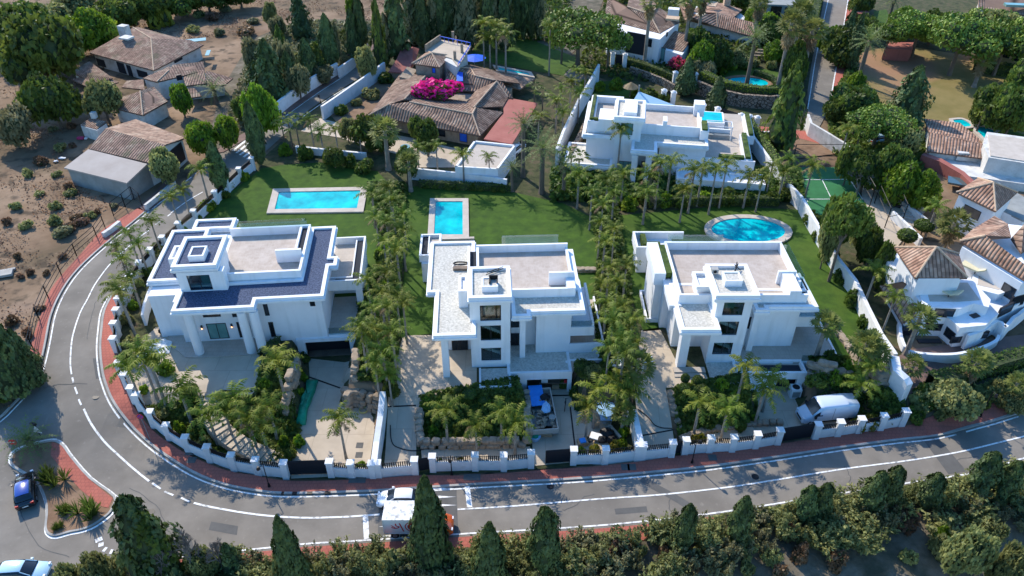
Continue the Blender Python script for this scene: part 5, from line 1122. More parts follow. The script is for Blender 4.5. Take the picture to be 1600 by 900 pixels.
# --- ruined house top left
B = Tiled('ruined_house', 220, 150, 2.6, 'derelict rambling house with broken clay roofs and leaning chimney')
B.roof([[(139, 82, 5.4), (240, 110, 5.4), (236, 60, 7.8), (208, 43, 7.8)], [(240, 110, 5.4), (318, 70, 5.4), (296, 62, 6.4), (236, 60, 7.8)], [(318, 70, 5.4), (215, 42, 6.5), (208, 43, 7.8), (236, 60, 7.8)]], 'clay_ruin')
B.walls([(139, 82, 5.4), (240, 110, 5.4), (318, 70, 5.4), (215, 43, 5.4)], 2.0, 'oldwhite', inset=.8)
B.roof([[(223, 122, 6.0), (245, 128, 6.0), (264, 110, 6.6), (266, 103, 6.8)], [(245, 128, 6.0), (320, 110, 6.0), (318, 96, 6.9), (270, 101, 6.9), (264, 110, 6.6)]], 'clay_ruin')
B.walls([(223, 123, 6), (246, 128, 6), (322, 110, 6), (316, 98, 6), (266, 104, 6)], 2.2, 'oldwhite', inset=.25)
B.roof([[(175, 168, 5.2), (223, 180, 5.2), (219, 142, 7.0), (190, 152, 6.0)], [(223, 180, 5.2), (262, 158, 5.2), (240, 135, 6.3), (219, 142, 7.0)]], 'clay_ruin')
B.walls([(176, 168, 5.2), (224, 180, 5.2), (262, 158, 5.2), (240, 138, 5.2), (195, 150, 5.2)], 2.2, 'oldwhite', inset=.4)
B.roof([[(108, 112, 4.2), (150, 130, 3.6), (176, 122, 4.6), (140, 96, 5.0)], [(112, 124, 3.5), (150, 142, 3.4), (185, 128, 4.2), (150, 112, 4.4)]], 'clay_ruin', ridge=False)
B.walls([(112, 113, 3.8), (150, 130, 3.4), (176, 121, 3.8), (142, 97, 4.2)], 2.2, 'oldwhite', inset=.6)
B.roof([[(190, 136, 4.4), (226, 140, 5.0), (224, 124, 5.2), (198, 126, 4.6)], [(290, 134, 5.4), (322, 130, 5.4), (320, 110, 6.2), (286, 120, 5.8)], [(322, 110, 6.2), (364, 122, 5.0), (352, 132, 4.8), (322, 134, 5.0)], [(290, 154, 4.4), (315, 150, 4.4), (304, 138, 5.0), (292, 138, 5.0)]], 'clay_ruin', ridge=False)
B.walls([(286, 135, 5.2), (350, 132, 4.8), (352, 122, 4.8), (318, 112, 5.2)], 2.2, 'oldwhite', inset=.5)
B.box('chimney', 198, 60, 7.2, 1.8, 1.4, 2.6, 'oldwhite', -20); B.box('chimney_cap', 198, 60, 9.8, 2.2, 1.8, .3, 'oldwhite', -20)
B.win(280, 121, 5.2, 1.0, 1.0, 12); B.win(158, 98, 4.4, 2.6, 1.5, -28, m='darkin'); B.win(190, 106, 4.2, 2.2, 2.2, -28, m='darkin'); B.win(203, 111, 4.0, 1.3, 2.4, -28, m='darkin', name='door'); B.win(223, 116, 4.2, 3.0, 1.4, -28, m='darkin'); B.win(278, 92, 4.4, 2.4, 1.0, 34, m='darkin')
B.box('loose_board', 306, 63, 5.4, 4.0, 1.8, .1, 'teal', 18); B.box('loose_board', 325, 83, 4.6, .8, 3.0, .1, 'teal', 10)
# --- long shed
B = Tiled('old_shed', 200, 300, 2.6, 'long shed with half clay tiled, half pale sheet roof, beside the lane', 'shed')
B.roof([[(139, 232, 6.4), (232, 254, 6.4), (258, 226, 7.8), (164, 201, 7.8)]], 'clay_ruin', ridge=False, name='roof')
B.roof([[(164, 201, 7.8), (258, 226, 7.8), (287, 216, 6.4), (286, 214, 6.2), (212, 186, 5.6)]], 'clay', ridge=False, name='roof')
B.roof([[(100, 262, 5.4), (198, 286, 5.4), (230, 256, 6.3), (138, 233, 6.3)]], 'sheetroof', ridge=False, name='sheet_roof')
B.walls([(103, 262, 5.4), (198, 286, 5.4), (232, 256, 6.2), (140, 233, 6.2)], 2.0, 'greywall', inset=.2, drop=.22)
B.walls([(140, 233, 6.2), (230, 256, 6.3), (257, 227, 7.6), (288, 217, 6.2), (214, 188, 5.4), (166, 203, 7.5)], 2.0, 'oldwhite', inset=.3, drop=.25)
B.win(277, 243, 4.1, 3.6, 3.0, 38, m='gate', name='garage_door', proud=.5)
B = Tiled('small_hut', 145, 210, 2.6, 'small crumbling white hut behind the long shed', 'hut')
B.walls([(126, 196, 4.6), (151, 203, 4.6), (166, 192, 4.8), (142, 186, 4.8)], 2.2, 'oldwhite', inset=0, drop=.1); B.roof([[(125, 195, 4.6), (151, 202, 4.6), (166, 190, 5.0), (142, 184, 5.0)]], 'clay_ruin', ridge=False); B.box('chimney', 148, 184, 5.0, .8, .8, 1.0, 'oldwhite')
# --- white house, top
B = Tiled('white_tiled_house', 1010, 92, 2.6, 'white house with brown tiled roof and large arched opening, above the pink bougainvillea')
B.walls([(948, 46, 8.0), (1032, 62, 8.0), (1064, 34, 8.0), (1020, 8, 8.0), (945, 12, 8.0)], 2.6, 'white', inset=.4)
B.roof([[(944, 30, 8.0), (1031, 52, 8.0), (1015, 22, 10.2), (980, 10, 10.2), (950, -6, 10.2)], [(1031, 52, 8.0), (1063, 34, 8.0), (1028, 10, 10.0), (1015, 22, 10.2)], [(980, 10, 10.2), (1015, 22, 10.2), (1028, 10, 10), (1020, 0, 9), (985, -12, 9)]], 'clay_dark')
B.walls([(1028, 74, 5.6), (1066, 86, 5.6), (1086, 58, 5.6), (1055, 52, 5.6)], 2.6, 'white', inset=.2)
B.roof([[(1026, 71, 5.6), (1067, 81, 5.6), (1083, 54, 6.9), (1055, 48, 6.9)]], 'clay_dark', ridge=False)
B.box('chimney', 1051, 30, 8.4, 2.2, 1.6, 2.2, 'white', -15); B.box('chimney_cap', 1051, 30, 10.6, 2.6, 2.0, .35, 'clay_red' if False else 'ridge', -15)
B.win(993, 68, 4.7, 4.0, 4.2, -12, m='darkin', name='arch_door', proud=.5); B.win(1015, 67, 4.4, 1.0, 1.6, -12, m='darkglass', proud=.4); B.win(1033, 84, 4.0, 1.8, 2.6, -14, m='teal', name='door', proud=.4); B.win(1042, 54, 7.2, .9, .8, -14, proud=.4)
for x, y in ((1047, 84), (1060, 87)):
 p = P(x, y, 4.4) - B.o; MB().tube([p + Vector((0, -.35, 0)), p + Vector((.03, -.1, 0))], .42, 12).build('round_window', M['darkglass'], B.root)
# --- brown roofed house top centre right
B = Tiled('low_tiled_house', 1140, 50, 2.6, 'low spreading house with brown clay roofs half hidden by gardens behind the round pool')
B.roof([[(1070, 30, 5.0), (1121, 42, 5.0), (1120, 20, 7.2), (1082, 27, 6.5), (1078, 2, 6.5), (1062, 8, 5.0)], [(1121, 42, 5.0), (1180, 58, 5.0), (1206, 55, 5.0), (1196, 40, 6.0), (1145, 28, 6.2), (1120, 20, 7.2)], [(1120, 20, 7.2), (1145, 28, 6.2), (1160, 15, 5.2), (1130, 5, 6.0), (1100, 2, 6.4), (1082, 18, 6.5)]], 'clay_red')
B.roof([[(1160, 46, 5.6), (1176, 36, 7), (1180, 58, 5.0)], [(1176, 36, 7), (1210, 46, 5), (1206, 55, 5), (1180, 58, 5)]], 'clay_red')
B.walls([(1072, 30, 5), (1121, 42, 5), (1180, 57, 5), (1204, 53, 5), (1160, 17, 5), (1085, 5, 5)], 2.4, 'oldwhite', inset=1.0, drop=.3)
B.roof([[(1104, 8, 7.6), (1118, 10, 7.6), (1122, 3, 7.6), (1110, 1, 8.2)]], 'ridge', ridge=False, name='chimney'); B.box('chimney', 1135, 8, 6, 1.4, 1.4, 2.4, 'clay_red' if False else 'ridge')
# pale building seen between trunks at the top edge
B = Tiled('glazed_pavilion', 1225, 20, 2.6, 'grey pavilion with dark glazing at the top edge between palm trunks', 'building')
B.walls([(1200, 6, 6), (1244, 8, 6), (1246, -14, 6), (1204, -16, 6)], 2.4, 'greywall', inset=0); B.win(1236, 20, 4.0, 3, 2.4, 0, m='darkglass', proud=1.4); B.win(1212, 18, 4.0, 2.4, 2.4, 0, m='darkglass', proud=1.4)
# ochre building behind the pines, grey roof at the corner
B = Tiled('ochre_house', 1560, 90, 2.6, 'long ochre house with dark shutters glimpsed behind the stone pines')
ochre = M['ochre'] = mat('ochre_render', [(0.36, 0.26, 0.12), (0.46, 0.34, 0.17)], .4, .9)
B.walls([(1530, 68, 6.2), (1680, 98, 6.2), (1700, 60, 6.2), (1540, 45, 6.2)], 2.4, 'ochre', inset=0); B.roof([[(1528, 66, 6.2), (1682, 96, 6.2), (1700, 56, 7.2), (1540, 42, 7.2)]], 'sheetroof', ridge=False)
for x in (1552, 1572, 1590): B.win(x, 78 + (x - 1552) * .3, 4.6, 1.6, 1.6, -8, proud=.3)
B = Tiled('grey_roof_house', 1570, 30, 2.6, 'house with grey brown tiled roof and long skylight at the top right corner')
B.roof([[(1528, 12, 6.2), (1640, 30, 6.2), (1650, -12, 8.4), (1530, -16, 8.4)]], 'clay_dark', ridge=False); B.walls([(1529, 12, 6.2), (1640, 30, 6.2), (1650, -8, 6.2), (1532, -12, 6.2)], 2.4, 'oldwhite', inset=.4, drop=.3)
B.box('skylight', 1592, 10, 7.4, 6, 1.6, .5, 'teal', -8)
B = Tiled('brown_hut', 1340, 20, 2.6, 'small hut with flat brown roof beside the top end of the street', 'hut')
B.walls([(1330, 20, 5), (1354, 20, 5), (1358, -5, 5), (1334, -6, 5)], 2.4, 'redroof', inset=0); B.roof([[(1328, 21, 5), (1356, 21, 5), (1360, -7, 5.4), (1332, -8, 5.4)]], 'redroof', ridge=False)
B = Tiled('terracotta_wall_house', 1405, 80, 2.6, 'terracotta coloured low building in front of the stone pines', 'building')
B.walls([(1383, 76, 5), (1424, 78, 5), (1432, 66, 5), (1386, 66, 5)], 2.4, 'redroof', inset=0, drop=0)
B = Tiled('tile_roof_hut', 57, 30, 2.6, 'small tan tiled roof showing among trees in the top left corner', 'hut')
B.roof([[(30, 34, 4.6), (88, 30, 4.6), (80, 24, 5.6), (60, 20, 5.8), (45, 26, 5.6)]], 'clay', ridge=False); B.walls([(32, 34, 4.6), (86, 30, 4.6), (78, 24, 4.6), (46, 26, 4.6)], 2.4, 'oldwhite', inset=.4)
# --- house with the small blue pools, right edge
B = Tiled('pool_house', 1520, 260, 2.6, 'old house with mossy red tiled roof and white parapets below the dry lawn')
B.roof([[(1448, 236, 4.8), (1542, 248, 4.8), (1538, 225, 5.8), (1452, 206, 5.8)], [(1452, 206, 5.8), (1528, 224, 5.8), (1532, 218, 5.4), (1500, 192, 4.6), (1444, 185, 4.6)]], 'clay_red')
B.walls([(1450, 236, 4.8), (1542, 247, 4.8), (1530, 220, 4.8), (1502, 193, 4.6), (1446, 188, 4.6)], 2.2, 'oldwhite', inset=.5, drop=.25)
B.walls([(1536, 226, 6.2), (1545, 246, 6.2), (1660, 264, 6.2), (1660, 222, 6.2), (1542, 206, 6.2)], 2.0, 'oldwhite', inset=0, drop=0); B.roof([[(1548, 243, 6.35), (1656, 260, 6.35), (1656, 224, 6.35), (1544, 210, 6.35)]], 'coping', ridge=False, name='roof_terrace')
B.walls([(1443, 242, 3.6), (1512, 275, 3.6), (1620, 290, 3.8), (1620, 265, 3.8), (1545, 252, 3.8), (1450, 240, 3.6)], 2.2, 'oldwhite', inset=0, drop=0)
p = B.pts([(1440, 242, 4.3), (1468, 252, 4.3), (1502, 272, 4.3), (1528, 296, 4.3)])
mb = MB()
for a, b in zip(p, p[1:]): mb.prism([(a.x, a.y), (b.x, b.y), (b.x + .8, b.y + .8), (a.x + .8, a.y + .8)], -.2, a.z)
mb.build('curved_parapet', M['redroof'], B.root)
B.box('vent_box', 1500, 248, 3.8, 1.6, 1.4, 1.3, 'oldwhite', -10); B.box('skylight', 1500, 286, 3.4, 3.4, 2.2, .3, 'glass', -25)
# --- hip roofed pavilion block and the big white villa on the right
B = Tiled('hillside_villa', 1540, 400, 2.6, 'large white villa with ribbed clay hip roofs and rounded terraces, right edge')
def hp(a, b, c_, d, r0, m='clay_red', wl_=None, z0=2.6, ins=.5):
 B.roof(hip(a, b, c_, d, r0, (r0[0] + .3, r0[1], r0[2])), m); B.walls([a, b, c_, d] if not wl_ else wl_, z0, 'white', inset=ins)
hp((1494, 300, 8.0), (1556, 330, 8.0), (1590, 300, 8.0), (1528, 278, 8.0), (1552, 285, 10.2))
B.win(1518, 332, 6.4, 2.4, 1.4, -32, m='inner', proud=.4)
hp((1430, 434, 9.0), (1512, 434, 9.0), (1498, 396, 9.0), (1398, 386, 9.0), (1463, 386, 11.4), wl_=[(1432, 437, 9), (1510, 437, 9), (1496, 400, 9), (1402, 391, 9)])
B.roof([[(1500, 376, 9.0), (1602, 438, 9.0), (1604, 415, 10.4), (1540, 368, 10.8)], [(1500, 376, 9.0), (1540, 368, 10.8), (1580, 370, 10.2), (1575, 350, 10.2), (1554, 337, 10.2), (1520, 358, 9.2)]], 'clay_red')
B.roof([[(1580, 372, 9.4), (1596, 395, 9.4), (1640, 370, 9.4), (1620, 340, 11), (1600, 350, 11)]], 'clay_dark')
B.roof([[(1526, 310, 5.4), (1600, 345, 5.4), (1640, 330, 5.4), (1560, 285, 5.4)]], 'greywall', ridge=False, name='flat_roof'); B.walls([(1526, 312, 5.4), (1600, 346, 5.4), (1640, 330, 5.4), (1560, 287, 5.4)], 2.6, 'white', inset=.3)
B.walls([(1500, 380, 9.0), (1600, 440, 9.0), (1680, 420, 9.0), (1640, 350, 9.0), (1556, 340, 9.0)], 2.6, 'white', inset=.4, drop=.5)
B.roof([[(1447, 484, 5.0), (1440, 455, 6.4), (1410, 440, 7.0), (1375, 446, 5.2), (1410, 505, 4.0)]], 'clay_red', ridge=False)
B.walls([(1415, 505, 4.0), (1448, 484, 4.6), (1440, 456, 5.6), (1390, 446, 4.8)], 2.0, 'white', inset=.3, drop=.3)
B.walls([(1380, 400, 6.4), (1448, 484, 6.4), (1470, 470, 6.4), (1400, 394, 6.4)], 2.6, 'white', inset=0, drop=0)
# front body with terraces
B.walls([(1440, 470, 6.6), (1452, 480, 6.6), (1500, 482, 6.6), (1522, 474, 6.6), (1545, 480, 6.6), (1548, 468, 6.6), (1516, 434, 6.6), (1432, 434, 6.6)], 1.6, 'white', inset=0, drop=0)
B.walls([(1450, 472, 6.62), (1500, 474, 6.62), (1536, 470, 6.62), (1514, 440, 6.62), (1440, 440, 6.62)], 6.6, 'coping', inset=.3, drop=0, name='terrace')
B.walls([(1520, 450, 6.4), (1560, 460, 6.4), (1590, 450, 6.4), (1640, 430, 6.4), (1640, 380, 6.4), (1520, 400, 6.4)], 1.6, 'white', inset=0, drop=0)
B.walls([(1524, 446, 6.42), (1560, 455, 6.42), (1590, 444, 6.42), (1600, 425, 6.42), (1530, 410, 6.42)], 6.4, 'coping', inset=.3, drop=0, name='terrace')
def curved(pts, z0, z1, th=.35, m='white', name='curved_parapet'):
 q = smooth([tuple((P(*a, z1) - B.o)[:2]) for a in pts], 4); o2 = offset_line(q, th); mb = MB(); n_ = len(q); zz0, zz1 = z0 - B.gz, z1 - B.gz
 mb.loft([[(q[i][0], q[i][1], zz0), (q[i][0], q[i][1], zz1), (o2[i][0], o2[i][1], zz1), (o2[i][0], o2[i][1], zz0)] for i in range(n_)])
 mb.face([(q[0][0], q[0][1], zz0), (q[0][0], q[0][1], zz1), (o2[0][0], o2[0][1], zz1), (o2[0][0], o2[0][1], zz0)][::-1]); mb.face([(q[-1][0], q[-1][1], zz0), (q[-1][0], q[-1][1], zz1), (o2[-1][0], o2[-1][1], zz1), (o2[-1][0], o2[-1][1], zz0)])
 return mb.build(name, M[m], B.root)
low = [(1404, 500), (1406, 526), (1418, 547), (1450, 554), (1495, 554), (1530, 546), (1558, 534), (1564, 524)]
curved(low, 1.0, 3.4); B.walls([(a[0], a[1], 2.4) for a in low] + [(1560, 515, 2.4), (1500, 500, 2.4), (1410, 495, 2.4)], 1.0, 'coping', inset=.1, drop=0, name='terrace')
curved([(1515, 525), (1540, 516), (1560, 502), (1572, 512), (1586, 497), (1594, 492), (1620, 470)], 2.6, 4.6)
curved([(1518, 500), (1545, 506), (1580, 488), (1620, 462)], 4.0, 6.0) if False else None
B.walls([(1462, 480, 5.4), (1500, 512, 5.4), (1540, 508, 5.4), (1560, 490, 5.4), (1620, 460, 5.4), (1620, 440, 5.4), (1530, 460, 5.4)], 1.6, 'white', inset=0, drop=0)
for x, y, z, w_, h, rz in ((1475, 489, 4.6, 2.2, 1.2, 2), (1463, 511, 3.2, 2.2, 1.0, 0), (1420, 516, 3.0, 1.6, .8, -6), (1516, 503, 4.4, 1.0, 2.2, 20), (1494, 531, 2.8, 1.2, .9, 8), (1572, 484, 5.0, 2.6, 1.4, 28), (1530, 524, 2.6, 2.2, 1.0, 14), (1450, 533, 2.4, 2.6, .5, 0)):
 B.win(x, y, z, w_, h, rz, proud=.5)
for x, y, w_, h in ((1590, 470, 2.2, 1.6), (1484, 522, 1.4, 1.2), (1548, 500, 1.2, 1.8), (1455, 500, .9, 1.3), (1540, 470, 1.4, 1.5), (1575, 455, 1.6, 1.6)): B.win(x, y, 4, w_, h, 20)
for x, y, lb_ in ((1478, 458, 'beige sun lounger nearest the front edge of the right hand villa roof'), (1519, 422, 'beige sun lounger left of two others on the right hand villa roof'), (1536, 403, 'beige sun lounger farthest back on the right hand villa roof'), (1552, 432, 'beige sun lounger farthest right on the right hand villa roof')):
 z = 6.7; e = empty('sun_lounger', P(x, y, z), math.radians(-50), lb_, 'sun lounger', 'sun loungers on the right hand villa roof')
 MB().box(-1.3, -.6, .3, .7, .6, .5).build('seat', M['lounger'] if 'lounger' in M else mat('lounger', [(.6, .55, .36)]) , e) if 'lounger' in M else None
 if 'lounger' not in M: M['lounger'] = mat('beige_canvas', [(0.55, 0.50, 0.33), (0.62, 0.57, 0.40)], 2, .8); MB().box(-1.3, -.6, .3, .7, .6, .5).build('seat', M['lounger'], e)
 T_ = Matrix.Translation((.7, 0, .4)) @ Matrix.Rotation(math.radians(-35), 4, 'Y'); MB().box(0, -.6, -.06, .9, .6, .1, T_).build('backrest', M['lounger'], e)
 for a in (-1.1, .5):
  for b in (-.5, .5): MB().box(a - .05, b - .05, 0, a + .05, b + .05, .3).build('leg', M['frame'], e)
# ------------------------------------------------------------------ plants
rnd = random.Random(11)
ORD = ['first', 'second', 'third', 'fourth', 'fifth', 'sixth', 'seventh', 'eighth', 'ninth', 'tenth', 'eleventh', 'twelfth', 'thirteenth', 'fourteenth', 'fifteenth', 'sixteenth', 'seventeenth', 'eighteenth', 'nineteenth', 'twentieth']
TENS = {2: 'twenty', 3: 'thirty', 4: 'forty', 5: 'fifty', 6: 'sixty'}
def ordw(i):
 if i < 20: return ORD[i]
 t, u = divmod(i + 1, 10)
 return TENS[t][:-1] + 'ieth' if u == 0 else TENS[t] + '-' + ORD[u - 1]
def leafq(mb, c, n, up, s, asp=1.6):
 """one leaf: a slightly folded quad"""
 t = n.cross(up)
 t = t.normalized() if t.length > 1e-3 else Vector((1, 0, 0)); b = n.cross(t).normalized()
 a = t * s * .5; d = b * s * asp * .5
 mb.face([c - d, c + a, c + d, c - a])
def rdir(zmin=-1.0):
 while True:
  v = Vector((rnd.uniform(-1, 1), rnd.uniform(-1, 1), rnd.uniform(zmin, 1)))
  if .1 < v.length <= 1: return v.normalized()
def lobe_leaves(mb, c, r, n, s, asp=1.5, shell=.35):
 for _ in range(n):
  d = rdir(-.7); k = 1 - shell * rnd.random() ** 1.5; p = Vector((c[0] + d.x * r[0] * k, c[1] + d.y * r[1] * k, c[2] + d.z * r[2] * k))
  nn = (d * .8 + rdir() * .9).normalized(); leafq(mb, p, nn, rdir(), s * rnd.uniform(.6, 1.3), asp)
def crown(lobes, dens_, s, asp=1.5):
 mb = MB()
 for (c, r) in lobes: lobe_leaves(mb, c, r, int(dens_ * (r[0] * r[1] + r[0] * r[2] + r[1] * r[2]) / 3), s, asp)
 return mb
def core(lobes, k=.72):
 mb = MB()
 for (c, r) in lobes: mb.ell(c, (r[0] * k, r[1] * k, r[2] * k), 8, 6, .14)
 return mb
def branchy(mb, base, tips, r0):
 for t in tips:
  m_ = [base[i] * .45 + t[i] * .55 for i in range(3)]; m_[2] -= .1 * (t[2] - base[2]); mb.tube([base, m_, t], [r0, r0 * .6, r0 * .22], 6, False)
PROTO = {}
def proto(name, parts):
 PROTO[name] = parts
# --- queen palm: arching feather fronds
def feather(mb, base, az, L, lift, droop, n=13, lw=.075, ll=.62, plum=True):
 p = Vector(base); d = Vector((math.cos(az), math.sin(az), 0)); pts = []
 for i in range(n + 1):
  t = i / n; ang = lift - droop * t ** 1.25; st = L / n
  pts.append(p.copy()); p = p + (d * math.cos(ang) + Vector((0, 0, 1)) * math.sin(ang)) * st
 side = Vector((-d.y, d.x, 0))
 for i in range(n):
  a, b = pts[i], pts[i + 1]; w_ = .035 * (1 - i / n) + .01
  mb.face([a - side * w_, a + side * w_, b + side * w_ * .8, b - side * w_ * .8])
  if i < 1: continue
  t = i / n; l = ll * math.sin(math.pi * min(1, .18 + t * .8)) ** .7; ax = (b - a).normalized()
  for sgn in (-1, 1):
   for q in range(2 if plum else 1):
    dr = rnd.uniform(.1, .9) if plum else rnd.uniform(-.1, .35)
    o = (side * sgn * rnd.uniform(.75, 1.1) + ax * .45 - Vector((0, 0, 1)) * dr).normalized() * l * rnd.uniform(.8, 1.1)
    s0 = a.lerp(b, rnd.random()); mb.face([s0 - ax * lw, s0 + ax * lw, s0 + o + ax * lw * .3, s0 + o - ax * lw * .2])
def trunk_mesh(h, r0, r1, lean=.0, seg=6, bulge=0):
 mb = MB(); pts = []; rs = []
 a = rnd.uniform(0, 6.28)
 for i in range(seg + 1):
  t = i / seg; pts.append((math.cos(a) * lean * t * t, math.sin(a) * lean * t * t, h * t)); rs.append(r0 + (r1 - r0) * t + (bulge if i == 0 else 0))
 mb.tube(pts, rs, 8); return mb, pts[-1]
for k in range(5):
 cr = MB(); nf = 10 + k
 for i in range(nf):
  t = i / nf; feather(cr, (0, 0, .1), i * 2.399 + rnd.uniform(-.2, .2), rnd.uniform(2.3, 3.1), 1.3 - 1.1 * t, rnd.uniform(1.6, 2.1) - .2 * t, ll=.6, lw=.06)
 dd = MB()
 for i in range(3): feather(dd, (0, 0, -.1), rnd.uniform(0, 6.28), 1.9, -.3, .9, n=8)
 tm, _ = trunk_mesh(1.0, .17, .12, bulge=.05)
 sh = MB(); sh.tube([(0, 0, -.7), (0, 0, -.2), (0, 0, .25)], [.13, .17, .08], 8)
 proto('queen%d' % k, [('trunk', tm.mesh('palm_trunk', M['palmbark']), 'trunk'), ('crown', cr.mesh('palm_crown', M['frond']), None)] + ([('dead_frond', dd.mesh('dead_fronds', M['dead']), None)] if k % 2 else []) + [('crownshaft', sh.mesh('crownshaft', M['frond']), None)])
def fanleaf(mb, base, az, L, lift, rr=.75, n=9):
 d = Vector((math.cos(az), math.sin(az), 0)); side = Vector((-d.y, d.x, 0)); ax = d * math.cos(lift) + Vector((0, 0, math.sin(lift)))
 b = Vector(base); e = b + ax * L; mb.face([b - side * .03, b + side * .03, e + side * .02, e - side * .02]); up = side.cross(ax)
 for i in range(n):
  a = (i / (n - 1) - .5) * 3.6; dr = ax * math.cos(a) + side * math.sin(a); tip = e + dr * rr * rnd.uniform(.85, 1.1) - Vector((0, 0, rnd.uniform(.05, .35))); w_ = side * math.cos(a) - ax * math.sin(a)
  m_ = e.lerp(tip, .55) + up * .03; mb.face([e, m_ + w_ * .11, tip, m_ - w_ * .11])
for k in range(3):
 cr = MB()
 for i in range(26): t = i / 26; fanleaf(cr, (0, 0, 0), i * 2.399, rnd.uniform(.9, 1.25), 1.35 - 1.9 * t, rr=.85)
 sk = MB()
 for i in range(34): fanleaf(sk, (0, 0, -.2 - 1.3 * rnd.random()), i * 2.399, rnd.uniform(.35, .6), -1.25 + rnd.uniform(-.2, .25), rr=.8, n=6)
 tm, _ = trunk_mesh(1.0, .28, .2, bulge=.1)
 proto('fan%d' % k, [('trunk', tm.mesh('palm_trunk', M['palmbark']), 'trunk'), ('crown', cr.mesh('fan_crown', M['fan']), None)])
 proto('skirt%d' % k, [('trunk', tm.mesh('palm_trunk', M['palmbark']), 'trunk'), ('crown', cr.mesh('fan_crown', M['fan']), None), ('dead_skirt', sk.mesh('dead_skirt', M['dead']), None)])
for k in range(2):
 cr = MB()
 for i in range(38): t = i / 38; feather(cr, (0, 0, .1), i * 2.399, rnd.uniform(2.6, 3.4), 1.35 - 1.7 * t, .95, n=11, lw=.05, ll=.42, plum=False)
 tm, _ = trunk_mesh(1.0, .34, .26, bulge=.1)
 hb = MB().ell((0, 0, -.2), (.42, .42, .5), 10, 6, .08)
 proto('date%d' % k, [('trunk', tm.mesh('date_trunk', M['bark']), 'trunk'), ('crown', cr.mesh('date_crown', M['date']), None), ('crown_base', hb.mesh('crown_base', M['bark']), None)])
# --- banana-like strelitzia with white flowers
cr = MB()
for i in range(16):
 az = i * 2.399; d = Vector((math.cos(az), math.sin(az), 0)); l = rnd.uniform(.9, 1.4); b0 = Vector((0, 0, -.4)); e = b0 + d * l * .6 + Vector((0, 0, l)); tp = e + d * 1.0 + Vector((0, 0, -.1)); sd_ = Vector((-d.y, d.x, 0)) * .24
 cr.face([b0, b0 + sd_ * .1, e + sd_ * .1, e]); m_ = e.lerp(tp, .45) + Vector((0, 0, .15)); cr.face([e, m_ + sd_, tp, m_ - sd_])
proto('strel', [('stem', trunk_mesh(1.0, .12, .08)[0].mesh('stem', M['bark']), 'trunk'), ('crown', cr.mesh('strelitzia_crown', M['broad']), None)])
# --- cypresses
def cyp(k, h, r, prof, ragged=.12, n=2600, m='cypress', s=.26, co=True):
 cr = MB()
 for _ in range(n):
  t = rnd.random() ** .85; a = rnd.uniform(0, 6.28); lob = 1 + ragged * math.sin(a * 3 + t * 9 + k) + ragged * .8 * math.sin(a * 5 - t * 17); rr = r * prof(t) * lob * (1 - .22 * rnd.random() ** 2)
  c = Vector((math.cos(a) * rr, math.sin(a) * rr, h * (.03 + .97 * t))); nn = Vector((math.cos(a), math.sin(a), .25)) + rdir() * .55; leafq(cr, c, nn.normalized(), Vector((0, 0, 1)) + rdir() * .4, s * rnd.uniform(.6, 1.2), 1.9)
 cc = MB(); cc.tube([(0, 0, h * .04 + h * .9 * i / 8) for i in range(9)], [max(.03, r * .84 * prof(.04 + .9 * i / 8)) for i in range(9)], 10)
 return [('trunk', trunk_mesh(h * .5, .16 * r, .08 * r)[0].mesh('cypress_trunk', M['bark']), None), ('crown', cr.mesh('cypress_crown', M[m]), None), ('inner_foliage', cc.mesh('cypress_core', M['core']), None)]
P1 = lambda t: (min(1, t / .16) ** .7) * (1 - t) ** .62 * 1.25
P2 = lambda t: (min(1, t / .3) ** .6) * (max(0, 1 - t ** 3.2)) ** .7
P3 = lambda t: (min(1, (t + .05) / .5) ** .8) * (max(0, 1 - t ** 4)) ** .6
proto('cyp0', cyp(0, 8, 1.5, P1)); proto('cyp1', cyp(1, 8, 1.35, P2, .10)); proto('cyp2', cyp(2, 8, 1.3, P3, .16)); proto('cyp3', cyp(3, 8, 1.4, P1, .3, 1900))
proto('thin0', cyp(4, 8, 1.1, P2, .3, 1300, 'grey', .3)); proto('thin1', cyp(5, 8, 1.3, P1, .35, 1300, 'broad', .34)); proto('thin2', cyp(6, 8, 1.1, P2, .34, 1300, 'cypress', .3))
# --- broad crowns
def broad(name, m, seed, nl=9, dens_=230, s=.2, flat=1.0, trunk_h=.55, spread=.55, limbs=True, corek=.7, lz=1.0):
 rnd.seed(seed); lobes = []
 for i in range(nl):
  a = i * 2.399 + rnd.uniform(-.3, .3); rr = spread * math.sqrt((i + .5) / nl) * rnd.uniform(.8, 1.15); q = rnd.uniform(.34, .52)
  lobes.append(((math.cos(a) * rr, math.sin(a) * rr, trunk_h + .35 * flat + rnd.uniform(-.16, .22) * flat - rr * .2), (q, q, q * .8 * flat * lz)))
 cr = crown(lobes, dens_ * 9, s * .5); co_ = core(lobes, corek)
 tr = MB(); tr.tube([(0, 0, 0), (.02, .01, trunk_h * .5), (0, 0, trunk_h)], [.07, .05, .045], 7)
 if limbs: branchy(tr, (0, 0, trunk_h * .8), [(c[0] * .8, c[1] * .8, c[2] - .1) for c, r in lobes[:7]], .04)
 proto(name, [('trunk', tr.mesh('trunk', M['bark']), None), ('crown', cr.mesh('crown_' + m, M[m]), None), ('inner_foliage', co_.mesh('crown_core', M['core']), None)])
for m in ('broad', 'bright', 'olive', 'grey'):
 for k in range(2): broad('%s%d' % (m, k), m, 31 + k * 7 + len(m), trunk_h=.35, nl=11)
broad('pine0', 'pine', 5, nl=16, dens_=300, s=.12, flat=.45, trunk_h=1.1, spread=.85, corek=.55, lz=1.5)
broad('pine1', 'pine', 9, nl=13, dens_=300, s=.12, flat=.6, trunk_h=.9, spread=.8, corek=.55, lz=1.3)
